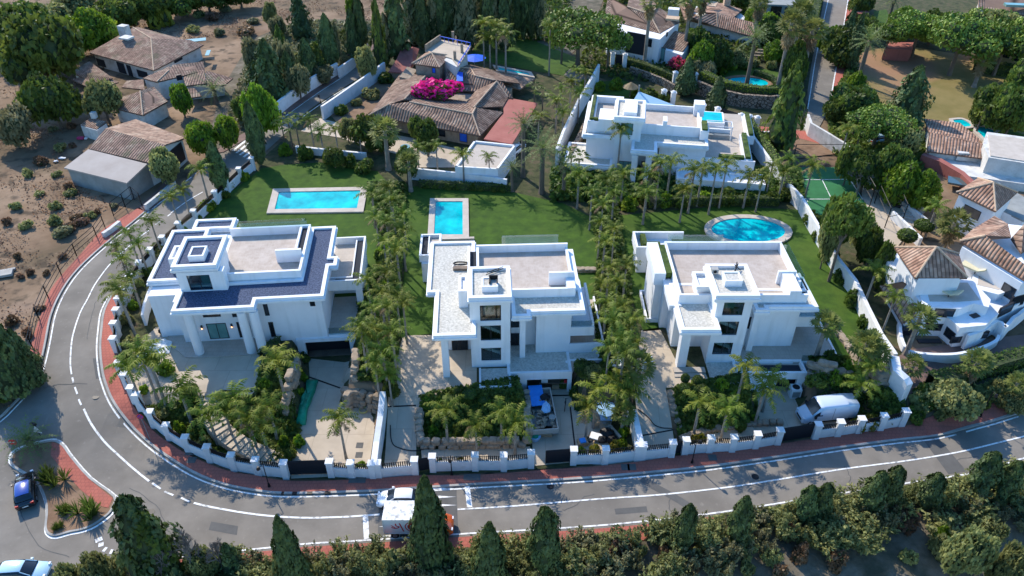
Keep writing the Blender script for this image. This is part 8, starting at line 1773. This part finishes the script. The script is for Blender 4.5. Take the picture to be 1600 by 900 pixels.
T = Matrix.Translation((0, -.06, 1.5)) @ Matrix.Rotation(math.radians(90), 4, 'X'); MB().tube([(0, 0, 0), (0, 0, 1.9)], .04, 6).build('pole', M['rail'], o)
MB().prism([(-.5, -.45), (.5, -.45), (.0, .5)], 0, .03).build('panel', M['paint'], o).matrix_local = T
MB().tube([(-.5, .1, 2.1), (.1, 0, 2.1)], .16, 8).build('lamp_head', M['rail'], o); MB().tube([(-.2, 0, 1.9), (-.2, .05, 2.1)], .04, 5).build('bracket', M['rail'], o)
# ------------------------------------------------------------------ vehicles
M['tyre'] = mat('tyre', [(.018, .018, .018)], rough=.85); M['rim'] = mat('alloy', [(.45, .45, .46)], rough=.35, metal=.8)
def paintm(n_, c): m = mat(n_, [c], rough=.22, spec=.6); m.node_tree.nodes['Principled BSDF'].inputs['Coat Weight'].default_value = .6; return m
M['cwhite'] = paintm('white_car_paint', (.78, .78, .78)); M['cskyroof'] = paintm('sky_reflection_blue', (.02, .06, .30)); M['cblack'] = paintm('black_car_paint', (.01, .01, .013)); M['corange'] = paintm('orange_paint', (.72, .12, .02)); M['clight'] = paintm('pale_blue_paint', (.42, .62, .74)); M['lampred'] = mat('tail_light', [(.4, .01, .01)], rough=.2); M['lampwhite'] = mat('headlight', [(.7, .72, .75)], rough=.1); M['vanshade'] = paintm('shade_tinted_van_paint', (.56, .64, .74))  # blue imitates a reflection on a car roof; van white is tinted by shade
def section(w_, z0, z1, tum=0.0, r=.12):
 return [(-w_ * .92, z0), (-w_, z0 + .15), (-w_, z0 + (z1 - z0) * .55), (-w_ + tum * .5 - r * .1, z1 - r), (-w_ + tum + r, z1), (w_ - tum - r, z1), (w_ - tum * .5 + r * .1, z1 - r), (w_, z0 + (z1 - z0) * .55), (w_, z0 + .15), (w_ * .92, z0)]
def loftbody(sts, name, m, o):
 """sts: (x, half width, z0, z1, tumblehome)"""
 rings = [[(x, y, z) for y, z in section(w_, z0, z1, t)] for x, w_, z0, z1, t in sts]; mb = MB(); mb.loft(rings); mb.face(rings[0][::-1]); mb.face(rings[-1]); me_ = mb.mesh(name, M[m], True); recalc(me_); b = link(bpy.data.objects.new(name, me_)); b.parent = o; return b
def wheels(o, xs, w_, r=.33, tw=.22):
 for x in xs:
  for s_ in (-1, 1):
   t = MB().tube([(x, s_ * (w_ - tw), r), (x, s_ * (w_ + .01), r)], r, 18).build('wheel', M['tyre'], o); MB().tube([(x, s_ * (w_ + .011), r), (x, s_ * (w_ + .025), r)], r * .62, 12).build('rim', M['rim'], t)
def car(px, py, rz, L_, label, paint='cwhite', suv=0.0, roofm=None, cat='car', group=None):
 q = G(px, py, .02); o = empty('parked_car', q, math.radians(rz), label, cat, group); h = 1.46 + suv; hb = .92 + suv * .6; w_ = .90
 x = L_ / 2
 loftbody([(-x, w_ * .80, .32, .70 + suv * .5, .05), (-x + .12, w_ * .93, .22, hb - .06, .07), (-x + .7, w_, .2, hb, .08), (-.2, w_, .2, hb + .02, .08), (x * .45, w_, .2, hb - .03, .08), (x * .82, w_ * .96, .22, hb - .16, .1), (x - .1, w_ * .86, .25, hb - .32, .12), (x, w_ * .74, .32, .55, .1)], 'body', paint, o)
 g_ = loftbody([(-x + .32, w_ * .80, hb - .1, hb + .04, .1), (-x + .62, w_ * .86, hb - .1, h - .16, .16), (-x + 1.0, w_ * .88, hb - .1, h - .04, .2), (.15, w_ * .89, hb - .1, h - .03, .2), (.42, w_ * .88, hb - .1, h - .16, .2), (x * .52, w_ * .86, hb - .1, hb + .03, .1)], 'windows', 'darkglass', o)
 rf = MB();
 rings = [[(xx, yy * w_, zz) for yy, zz in ((-.64 * k, z_ - .05), (-.56 * k, z_), (0, z_ + .03), (.56 * k, z_), (.64 * k, z_ - .05))] for xx, k, z_ in ((-x + .72, .96, h - .1), (-x + 1.0, 1.02, h), (-.3, 1.04, h + .02), (.18, 1.0, h - .02), (.34, .96, h - .09))]
 rf.loft(rings, closed=False); rf.build('roof', M[roofm or paint], o, smooth=True)
 for s_ in (-1, 1):
  MB().box(.5, s_ * .93, hb - .02, .72, s_ * 1.06, hb + .12).build('mirror', M[paint], o); MB().box(x - .2, s_ * .48, .6 + suv * .4, x - .02, s_ * .74, .74 + suv * .4).build('headlight', M['lampwhite'], o); MB().box(-x - .01, s_ * .5, .7 + suv * .4, -x + .16, s_ * .78, .86 + suv * .4).build('tail_light', M['lampred'], o)
  MB().tube([(.34, s_ * w_ * .68, h - .1), (x * .50, s_ * w_ * .80, hb + .03)], .045, 5).build('pillar', M[paint], o); MB().box(-.32, s_ * w_ * .885, hb - .05, -.22, s_ * w_ * .72, h - .1).build('pillar', M[paint], o) if False else None
 MB().box(-x - .012, -.26, .5, -x + .0, .26, .62).build('number_plate', M['paint'], o); wheels(o, (-x + .82, x - .85), .9); return o
car(624, 785, 180, 4.1, 'small white hatchback on the road beside the orange cabbed truck', 'cwhite')
car(43, 771, 117, 4.4, 'dark blue car with sunroof beside the traffic island', 'cblack', .1, roofm='cskyroof')  # roof colour paints in the bright blue reflection on a navy car
car(38, 899, 4, 4.5, 'pale blue white car cut off by the bottom left corner', 'clight')
car(1309, 96, 88, 4.3, 'dark car parked on the upper street', 'cblack', .15)
car(1371, 222, 20, 4.3, 'silver car in the shade of the round stone pine', 'clight')
car(806, 238, 60, 4.2, 'white car half hidden left of the tall date palms', 'cwhite')
# truck with orange cab and white box with a red emblem
def truck(px, py, rz):
 o = empty('box_truck', G(px, py, .02), math.radians(rz), 'white box truck with orange cab and red emblem, behind the tall cypress', 'truck')
 MB(.0).box(-3.2, -1.02, .8, .6, 1.02, 2.75).build('cargo_box', M['cwhite'], o)
 MB().box(-3.24, -1.05, 2.72, .64, 1.05, 2.8).box(-3.24, -1.05, .76, .64, 1.05, .84).box(-3.25, -1.05, .84, -3.16, -.97, 2.72).box(-3.25, .97, .84, -3.16, 1.05, 2.72).build('box_trim', M['paint'], o)
 MB().box(-3.1, -.5, .5, 2.3, .5, .8).build('chassis', M['rail'], o)
 loftbody([(.68, .96, .45, 2.0, .2), (.95, .97, .4, 2.1, .2), (1.4, .97, .35, 2.05, .22), (2.0, .96, .32, 1.4, .12), (2.7, .92, .35, 1.1, .12), (2.95, .8, .4, .75, .08)], 'cab', 'corange', o)
 loftbody([(1.1, .95, 1.25, 1.95, .2), (1.45, .95, 1.25, 1.97, .24), (2.05, .93, 1.25, 1.42, .1)], 'windscreen', 'darkglass', o).scale = (1.01, 1.015, 1.01)
 wheels(o, (-2.3, 1.95), .95, .36, .28)
 for s_ in (-1, 1): MB().box(1.5, s_ * .98, 1.4, 1.65, s_ * 1.2, 1.7).build('mirror', M['rail'], o); MB().box(2.78, s_ * .45, .78, 2.92, s_ * .75, .95).build('headlight', M['lampwhite'], o)
 em = MB()
 def ring(cx, cz, rx, rz_, w2, a0=0, a1=2 * math.pi, n=28):
  for k in range(n):
   a, b = a0 + (a1 - a0) * k / n, a0 + (a1 - a0) * (k + 1) / n
   em.face([(cx + rx * math.cos(a), -1.026, cz + rz_ * math.sin(a)), (cx + rx * math.cos(b), -1.026, cz + rz_ * math.sin(b)), (cx + (rx - w2) * math.cos(b), -1.026, cz + (rz_ - w2) * math.sin(b)), (cx + (rx - w2) * math.cos(a), -1.026, cz + (rz_ - w2) * math.sin(a))])
 ring(-.35, 1.8, .95, .8, .1); ring(-.35, 1.8, .72, .6, .2); ring(-.35, 1.8, .27, .22, .22)
 ring(-2.15, 1.95, .45, .45, .12, -2.6, -.3, 12); ring(-1.85, 2.1, .3, .34, .12, 2.6, 5.0, 10)
 for x0, z0, x1, z1 in ((-1.8, 2.3, -1.5, 1.1), (-2.55, 2.0, -2.2, 1.6)): em.face([(x0, -1.026, z0), (x0 + .13, -1.026, z0), (x1 + .13, -1.026, z1), (x1, -1.026, z1)])
 em.build('emblem', M['signred'], o)
truck(659, 827, 0)
def van(px, py, rz):
 o = empty('delivery_van', G(px, py, .02), math.radians(rz), 'long white panel van parked inside the gate, front to the left', 'van')
 loftbody([(-2.95, .92, .4, 2.2, .1), (-2.85, .97, .35, 2.45, .12), (-1.5, 1.0, .32, 2.55, .14), (.9, 1.0, .32, 2.55, .14), (1.3, 1.0, .32, 2.48, .16), (2.1, .99, .32, 1.5, .16), (2.75, .95, .33, 1.12, .14), (2.98, .85, .36, .8, .1)], 'body', 'vanshade', o)  # white van: the blue of the shade is mixed into its body colour
 ws = MB(); ws.face([(1.36, -.80, 2.43), (1.36, .80, 2.43), (2.13, .90, 1.52), (2.13, -.90, 1.52)][::-1]); ws.build('windscreen', M['darkglass'], o)
 for s_ in (-1, 1):
  mb = MB(); mb.face([(1.0, s_ * 1.012, 1.35), (1.95, s_ * 1.012, 1.35), (1.75, s_ * .99, 1.72), (1.15, s_ * .955, 2.05), (1.0, s_ * .955, 2.05)]); mb.build('side_window', M['darkglass'], o)
  MB().box(1.75, s_ * 1.02, 1.25, 1.95, s_ * 1.25, 1.6).build('mirror', M['rail'], o); MB().box(2.75, s_ * .55, .85, 2.94, s_ * .85, 1.05).build('headlight', M['lampwhite'], o); MB().box(-2.7, s_ * 1.0, .45, 2.0, s_ * 1.02, .6).build('side_trim', M['rail'], o); MB().box(-.2, s_ * .999, .75, -.17, s_ * 1.008, 2.3).build('door_gap', M['rail'], o)
 MB().box(2.96, -.5, .5, 3.0, .5, .75).build('grille', M['rail'], o); wheels(o, (-1.9, 2.05), .98, .36, .26)
van(1288, 652, 180 + 8)
# ------------------------------------------------------------------ things lying about
def blob(name, label, cat, px, py, poly, h, m, z=None, group=None):
 q = G(px, py); o = empty(name, q, 0, label, cat, group); w_ = gpts(poly); mb = MB(); cx = sum(p[0] for p in w_) / len(w_); cy = sum(p[1] for p in w_) / len(w_); rings = []
 for k, (s_, zz) in enumerate(((1.0, .0), (.97, h * .6), (.8, h), (.5, h * 1.15), (.2, h * 1.0))): rings.append([(cx + (p[0] - cx) * s_ - q.x + rnd.uniform(-.05, .05), cy + (p[1] - cy) * s_ - q.y + rnd.uniform(-.05, .05), zz * rnd.uniform(.75, 1.2) if zz else 0.03) for p in dens(w_, .6)])
 mb.loft(rings); mb.face(rings[-1]); me_ = mb.mesh('cover', M[m], True); recalc(me_); c = link(bpy.data.objects.new('cover', me_)); c.parent = o; return o
M['tarp'] = mat('green_tarpaulin', [(0.0, 0.16, 0.09), (0.01, 0.32, 0.18)], 1.2, .45, .5, 3); M['bluetarp'] = mat('blue_foam', [(0.02, 0.20, 0.62), (0.03, 0.28, 0.75)], 1.5, .6); M['fabricwhite'] = mat('white_fabric', [(.70, .70, .70), (.8, .8, .8)], 1, .8); M['grey'] if 'grey' in M else None
M['card'] = mat('cardboard', [(.32, .22, .13), (.42, .30, .19)], 1, .9); M['lightblue'] = mat('pale_blue_cloth', [(.25, .45, .68), (.35, .55, .78)], 1.4, .7)
t_ = blob('green_tarpaulin', 'long heap under a green tarpaulin on the garage drive of the left villa', 'tarpaulin', 478, 630, [(480, 597), (497, 596), (495, 605), (487, 628), (482, 640), (478, 664), (463, 664), (463, 648), (471, 630), (479, 612)], .75, 'tarp')
MB().tube([Vector((-.9, -3.0, .9)), Vector((-.6, -1.5, .95))], .06, 5).build('pole', M['kerb'], t_)
q = G(568, 642); o = empty('hose_reel', q, 0, 'yellow coiled hose lying on the pale drive near the dividing wall', 'hose'); M['yellow'] = mat('yellow_hose', [(.5, .42, .15)], rough=.6)
MB().tube([(.45 * math.cos(t / 2), .45 * math.sin(t / 2), .08 + .004 * t) for t in range(26)], .07, 6).build('hose', M['yellow'], o)
for pts, lb_ in (([(610, 665), (612, 690), (622, 700), (650, 705), (680, 698)], 'thin black hose curving across the drive of the middle villa'), ([(997, 640), (1012, 652), (1022, 664), (1034, 669), (1050, 670)], 'thin black hose curving across the drive of the right villa')):
 w_ = smooth(gpts(pts), 5); q = Vector((*w_[0], h1(*w_[0]))); mb = MB().tube([Vector((p[0], p[1], h1(*p) + .08)) - q for p in w_], .05, 5); mb.build('garden_hose', M['rail'], None, label=lb_, cat='hose', loc=q)
# rubble trailer
q = G(846, 652); o = empty('rubble_trailer', q, math.radians(6), 'long open trailer heaped with rubbish on the middle garage drive', 'trailer')
a, b = 1.35, 3.0
MB().box(-a, -b, .55, a, b, .7).build('floor', M['greywall'], o)
for nm, c in (('side_board', (-a, -b, .7, -a + .1, b, 1.35)), ('side_board', (a - .1, -b, .7, a, b, 1.35)), ('end_board', (-a + .1, -b, .7, a - .1, -b + .1, 1.35)), ('end_board', (-a + .1, b - .1, .7, a - .1, b, 1.35))): MB().box(*c).build(nm, M['coping'], o)
for y in (-1.2, .2):
 for s_ in (-1, 1): MB().tube([(s_ * 1.15, y, .36), (s_ * 1.38, y, .36)], .36, 14).build('wheel', M['tyre'], o)
rb = MB()
for i in range(70): T = Matrix.Translation((rnd.uniform(-1.1, 1.1), rnd.uniform(-2.8, 2.8), rnd.uniform(.85, 1.25))) @ Matrix.Rotation(rnd.uniform(0, 6), 4, (rnd.random(), rnd.random(), 1)); s_ = rnd.uniform(.1, .3); rb.box(-s_, -s_ * .7, -s_ * .4, s_, s_ * .7, s_ * .4, T)
tag(rb.build('rubble', M['stone'], None, loc=None), 'mixed rubble filling the long trailer', 'rubble', None, 'stuff').location = (0, 0, 0); R_ob = bpy.data.objects['rubble']; R_ob.location = q; R_ob.rotation_euler.z = math.radians(6)
def small(name, label, cat, px, py, dz, items, rz=0, group=None):
 p = G(px, py); e = empty(name, p + Vector((0, 0, dz)), math.radians(rz), label, cat, group)
 for nm, m, fn in items: mb = MB(); fn(mb); mb.build(nm, M[m], e)
 return e
small('foam_sheet', 'bright blue sheet lying on top of the rubble trailer', 'sheet', 838, 632, 1.3, [('sheet', 'bluetarp', lambda m: m.box(-.75, -1.5, 0, .75, 1.5, .12)), ('fold', 'bluetarp', lambda m: m.box(-.72, -1.6, .1, -.3, 1.2, .2))], 6)
small('rubbish_sack', 'black rubbish bag slumped on the rubble trailer beside the blue sheet', 'bag', 851, 636, 1.25, [('bag', 'rail', lambda m: m.ell((0, 0, .2), (.6, .45, .35), 9, 6, .2)), ('knot', 'rail', lambda m: m.ell((.2, .1, .55), (.12, .12, .15), 6, 4))])
small('rubbish_sack', 'pale blue sack lying near the tail of the rubble trailer', 'bag', 853, 652, 1.2, [('bag', 'lightblue', lambda m: m.ell((0, 0, .2), (.5, .75, .3), 9, 6, .2)), ('knot', 'lightblue', lambda m: m.ell((.0, .7, .35), (.12, .12, .12), 6, 4))])
small('plastic_bin', 'dark grey tub at the near corner of the rubble trailer', 'tub', 862, 668, 1.1, [('tub', 'greywall', lambda m: m.tube([(0, 0, 0), (0, 0, .5)], [.28, .36], 10))])
small('cardboard_box', 'open brown cardboard box below the end of the trailer', 'box', 851, 678, 0, [('box', 'card', lambda m: m.box(-.75, -.45, 0, .75, .45, .7)), ('flap', 'card', lambda m: m.box(-.75, -.75, .66, .75, -.46, .7))])
small('plastic_tub', 'pale blue round tub of rubbish near the open gate', 'tub', 836, 686, 0, [('tub', 'lightblue', lambda m: m.tube([(0, 0, 0), (0, 0, .55)], [.45, .62], 12)), ('rubbish', 'tarp', lambda m: m.ell((0, 0, .55), (.45, .45, .16), 8, 5, .2))])
def bicycle(px, py, rz, label):
 q = G(px, py); o = empty('bicycle', q, math.radians(rz), label, 'bicycle')
 for x in (-.52, .52): MB().tube([(x + .33 * math.cos(t * .35), 0, .34 + .33 * math.sin(t * .35)) for t in range(19)], .035, 5, False).build('wheel', M['tyre'], o)
 MB().tube([(-.52, 0, .34), (-.15, 0, .82), (.35, 0, .85), (.52, 0, .34)], .028, 5).tube([(-.15, 0, .82), (-.05, 0, .3), (.35, 0, .85)], .028, 5).build('frame', M['rail'], o); MB().box(-.32, -.08, .88, -.05, .08, .95).build('saddle', M['rail'], o); MB().tube([(.38, -.28, 1.0), (.35, 0, .95), (.38, .28, 1.0)], .025, 5).build('handlebar', M['rail'], o)
bicycle(883, 636, 82, 'dark bicycle standing beside the drainage channel of the cluttered drive')
def parasol(px, py, label, m='lightblue', r=1.25, h=2.2, tilt=0):
 q = G(px, py); o = empty('parasol', q, 0, label, 'parasol'); MB().tube([(0, 0, 0), (0, 0, h + .35)], .04, 6).build('pole', M['kerb'], o); c = MB(); rim_ = [(r * math.cos(2 * math.pi * k / 8), r * math.sin(2 * math.pi * k / 8), h - .12) for k in range(8)]
 for k in range(8): c.face([rim_[k], rim_[(k + 1) % 8], (0, 0, h + .3)])
 me_ = c.build('canopy', M[m], o); MB().tube([(0, 0, 0), (0, 0, .12)], .3, 10).build('base', M['kerb'], o); return o
parasol(945, 660, 'pale lilac parasol above a small table on the patio', 'lightblue', 1.15)
parasol(742, 108, 'royal blue parasol on the far terrace of the tiled house', 'blue', 2.3, 2.4)
small('garden_table', 'small blue table under the pale parasol', 'table', 946, 660, 0, [('table_top', 'lightblue', lambda m: m.box(-.6, -.4, .7, .6, .4, .76))] + [('leg', 'kerb', (lambda a, b: lambda m: m.box(a, b, 0, a + .06, b + .06, .7))(a, b)) for a in (-.55, .49) for b in (-.35, .29)])
def chair(px, py, rz, label, m):
 small('garden_chair', label, 'chair', px, py, 0, [('seat', m, lambda k: k.box(-.26, -.26, .42, .26, .26, .48)), ('backrest', m, lambda k: k.box(-.26, .22, .48, .26, .28, .95))] + [('leg', m, (lambda a, b: lambda k: k.box(a, b, 0, a + .05, b + .05, .42))(a, b)) for a in (-.25, .2) for b in (-.25, .2)], rz)
chair(925, 656, 30, 'green chair left of the parasol table', 'tarp'); chair(931, 667, 200, 'cream chair in front of the parasol table', 'card'); chair(940, 652, -30, 'pale grey chair behind the parasol table', 'kerb')
for (x, y, lb_, m, w_) in ((948, 680, 'large black rubbish bag at the right of the patio junk pile', 'rail', .8), (956, 690, 'black rubbish bag nearest the street in the junk pile', 'rail', .6), (940, 690, 'low black bag in the middle of the junk pile', 'rail', .55), (951, 672, 'grey rubbish bag at the back of the junk pile', 'greywall', .5)):
 small('rubbish_sack', lb_, 'bag', x, y, 0, [('bag', m, (lambda w: lambda k: k.ell((0, 0, w * .5), (w, w * .8, w * .6), 9, 6, .2))(w_)), ('knot', m, (lambda w: lambda k: k.ell((.1, 0, w * 1.1), (w * .2, w * .2, w * .25), 6, 4))(w_))])
small('junk_board', 'white board leaning flat on the patio junk pile', 'board', 934, 686, .3, [('board', 'fabricwhite', lambda m: m.box(-.8, -.45, 0, .8, .45, .1)), ('edge', 'card', lambda m: m.box(-.85, -.5, -.1, .85, .5, 0))], -20)
small('junk_board', 'pale plank standing at the right end of the junk pile', 'board', 960, 678, 0, [('plank', 'coping', lambda m: m.box(-.15, -1.0, .4, .15, 1.0, .5)), ('support', 'greywall', lambda m: m.box(-.1, -.8, 0, .1, .8, .4))], 30)
small('wooden_crate', 'brown crate with blue lid left in the patio junk pile', 'crate', 910, 694, 0, [('crate', 'card', lambda m: m.box(-.5, -.4, 0, .5, .4, .5)), ('lid', 'bluetarp', lambda m: m.box(-.3, -.3, .5, .3, .3, .62))], 15)
small('cable_reel', 'pale wound cable reel behind the patio railing', 'reel', 921, 690, 0, [('reel', 'card', lambda m: m.tube([(.5 * math.cos(t / 2), .5 * math.sin(t / 2), .1 + .01 * t) for t in range(22)], .08, 6)), ('core', 'inner', lambda m: m.tube([(0, 0, 0), (0, 0, .25)], .2, 8))])
small('red_bucket', 'small red bucket behind the patio wall', 'bucket', 963, 696, 0, [('bucket', 'signred', lambda m: m.tube([(0, 0, 0), (0, 0, .35)], [.16, .22], 10)), ('handle', 'rail', lambda m: m.tube([(.2, 0, .35), (0, 0, .5), (-.2, 0, .35)], .015, 4))])
small('tool_shelf', 'row of tools and boxes stored in the open garage', 'shelf', 868, 606, 0, [('shelf_board', 'inner', lambda m: m.box(-1.8, -.3, .9, 1.8, .3, 1.0)), ('box', 'fabricwhite', lambda m: m.box(-1.6, -.25, 1.0, -.9, .25, 1.5)), ('box', 'signred', lambda m: m.box(.9, -.25, 1.0, 1.4, .25, 1.4)), ('box', 'card', lambda m: m.box(-.4, -.25, 0, .4, .25, .6)), ('post', 'frame', lambda m: m.box(-1.8, -.05, 0, -1.7, .05, 1.9)), ('post', 'frame', lambda m: m.box(1.7, -.05, 0, 1.8, .05, 1.9))])
for (x, y, lb_) in ((1240, 618, 'white air conditioning unit right of the right villa garage'), (962, 580, 'small white air conditioning unit among palms beside the middle villa'), (1010, 575, 'white air conditioning unit behind the fan palm by the right drive')):
 small('air_conditioner', lb_, 'air conditioner', x, y, 0, [('case', 'fabricwhite', lambda m: m.box(-.55, -.5, 0, .55, .5, 1.3)), ('fan_grille', 'rail', lambda m: m.tube([(0, 0, 1.3), (0, 0, 1.32)], .4, 14)), ('side_grille', 'greywall', lambda m: m.box(-.4, -.52, .2, .4, -.5, 1.0))], group=None)
small('bundle_heap', 'heap of white sheets and bags at the left edge of the entrance court', 'sheets', 252, 545, 0, [('sheet', 'fabricwhite', lambda m: m.ell((0, 0, .15), (1.3, 1.6, .4), 12, 6, .15)), ('bag', 'rail', lambda m: m.ell((-.5, 2.6, .5), (.6, .5, .6), 8, 6, .2)), ('bag', 'bluetarp', lambda m: m.ell((.4, 2.8, .5), (.5, .4, .5), 8, 6, .2))])
small('white_cushion', 'round white cushion pile beside the planting bed of the court', 'cushion', 226, 558, 0, [('cushion', 'fabricwhite', lambda m: m.ell((0, 0, .3), (1.0, .8, .5), 10, 6, .1)), ('cushion', 'fabricwhite', lambda m: m.ell((1.3, .9, .3), (1.0, .8, .45), 10, 6, .1))])
small('clay_pot', 'tall terracotta pot beside the left corner of the villa wall', 'pot', 264, 508, 0, [('pot', 'ridge', lambda m: m.tube([(0, 0, 0), (0, 0, .5), (0, 0, 1.0), (0, 0, 1.15)], [.22, .42, .3, .36], 12)), ('soil', 'darkin', lambda m: m.tube([(0, 0, 1.1), (0, 0, 1.16)], .3, 10))])
small('folded_parasol', 'closed black parasol behind the bags at the villa corner', 'parasol', 254, 503, 0, [('cloth', 'rail', lambda m: m.tube([(0, 0, .8), (0, 0, 2.4)], [.38, .04], 8)), ('pole', 'kerb', lambda m: m.tube([(0, 0, 0), (0, 0, 2.5)], .03, 6))])
small('round_tank', 'teal round tank on the paved forecourt below the tiled house', 'tank', 634, 240, 0, [('tank', 'teal', lambda m: m.tube([(0, 0, 0), (0, 0, 1.3)], .8, 12)), ('lid', 'darkin', lambda m: m.tube([(0, 0, 1.3), (0, 0, 1.4)], .4, 10))])
small('scrap_sheet', 'pale blue plastic sheet dumped on the waste ground at the left edge', 'sheet', 7, 208, 0, [('sheet', 'clight', lambda m: m.box(-1.6, -.8, 0, 1.6, .8, .3)), ('fold', 'fabricwhite', lambda m: m.box(-1.2, -.6, .3, 1.0, .5, .45))], -10)
small('scrap_pile', 'dark rubbish pile beside the pale blue sheet on waste ground', 'rubbish', 28, 198, 0, [('heap', 'rail', lambda m: m.ell((0, 0, .3), (2.2, 1.0, .7), 9, 6, .25)), ('board', 'kerb', lambda m: m.box(1.2, -.6, .4, 2.6, .5, .6))])
small('concrete_slab', 'broken pale concrete slab on the waste ground near the road', 'slab', 4, 430, 0, [('slab', 'kerb', lambda m: m.box(-1.8, -.6, 0, 1.2, .6, .35)), ('fragment', 'kerb', lambda m: m.box(-.8, .7, 0, 1.4, 1.0, .25))], 20)
small('litter_scrap', 'red and white scraps lying behind the small hut', 'litter', 127, 217, 0, [('scrap', 'pink', lambda m: m.box(-.6, -.3, 0, .4, .3, .3)), ('scrap', 'fabricwhite', lambda m: m.box(.6, -.2, 0, 1.0, .2, .2))])
small('litter_scrap', 'white crumpled litter west of the old shed', 'litter', 97, 248, 0, [('scrap', 'fabricwhite', lambda m: m.ell((0, 0, .1), (.6, .25, .15), 8, 5, .3)), ('scrap', 'fabricwhite', lambda m: m.ell((-.5, -1.0, .1), (.35, .3, .15), 8, 5, .3))])
small('dark_sofa', 'pair of black garden seats on the pale parking court', 'seat', 1410, 325, 0, [('seat', 'rail', lambda m: m.box(-1.2, -.4, 0, 1.2, .4, .5)), ('backrest', 'rail', lambda m: m.box(-1.2, .3, .5, 1.2, .5, 1.0))], -35)
small('stair_flight', 'short flight of pale steps beside the parking court', 'stairs', 1424, 338, 0, [('step', 'coping', (lambda k: lambda m: m.box(-1.2, -1.2 + k * .5, 0, 1.2, -.7 + k * .5, .2 + .2 * k))(k)) for k in range(4)], -35)
o = empty('shade_sail', P(1005, 152, 5), 0, 'pale blue shade sail stretched behind the flat roofed far villa', 'shade sail')
mb = MB(); A_ = [P(*a) - o.location for a in ((988, 160, 4.4), (998, 143, 5.6), (1030, 156, 4.6), (1062, 168, 4.2))]; mb.prism([(p.x, p.y) for p in A_], [p.z for p in A_], [p.z + .05 for p in A_]); mb.build('cloth', M['clight'], o); MB().tube([Vector((A_[1].x, A_[1].y, -3)), Vector((A_[1].x, A_[1].y, 1.8))], .15, 6).build('mast', M['greywall'], o)
small('terrace_cone', 'brown cone on a pole standing for stone terraces behind the far villa', 'sunshade', 984, 152, 0, [('brown_cone', 'dead', lambda m: m.tube([(0, 0, 2.0), (0, 0, 2.9)], [1.5, .1], 12)), ('pole', 'bark', lambda m: m.tube([(0, 0, 0), (0, 0, 2.2)], .1, 6))])  # cone on a pole where the garden has brown grey stone terraces
small('stone_steps', 'dark curved garden terraces above the round blue pool', 'terraces', 1210, 92, 0, [('terrace_step', 'stone', (lambda k: lambda m: m.box(-5 + k * .5, -2 + k * 1.1, 0, 5 - k * .3, -1.6 + k * 1.1, .5 + .25 * k))(k)) for k in range(4)], -12)
for i, (x, y, w_, lb_) in enumerate(((1466, 238, 4.0, 'red roof edge') ,)): pass
# ------------------------------------------------------------------ labels: each plant is told apart by kind, place and order
from collections import defaultdict
D = defaultdict(list)
for rec in PLANTS: D[(rec[1], rec[5])].append(rec)
for (kn, where), L_ in D.items():
 far = L_[0][6] == 'far'; L_.sort(key=lambda r: r[4] if far else r[3]); n = len(L_)
 for i, r in enumerate(L_):
  o = r[0]
  if n == 1: lab = '%s %s' % (kn, where)
  elif far: lab = ('%s %s %s' % ({0: 'farthest', n - 1: 'nearest'}.get(i, ordw(i) + ' farthest'), kn, where))
  else: lab = ('%s %s %s' % ({0: 'leftmost', n - 1: 'rightmost'}.get(i, ordw(i)), kn, where)) if i in (0, n - 1) else '%s %s from left %s' % (ordw(i), kn, where)
  ws = lab.split()
  if len(ws) > 16: lab = ' '.join(ws[:16])
  tag(o, lab, r[2], ('%ss %s' % (kn, where)) if n > 1 else None)
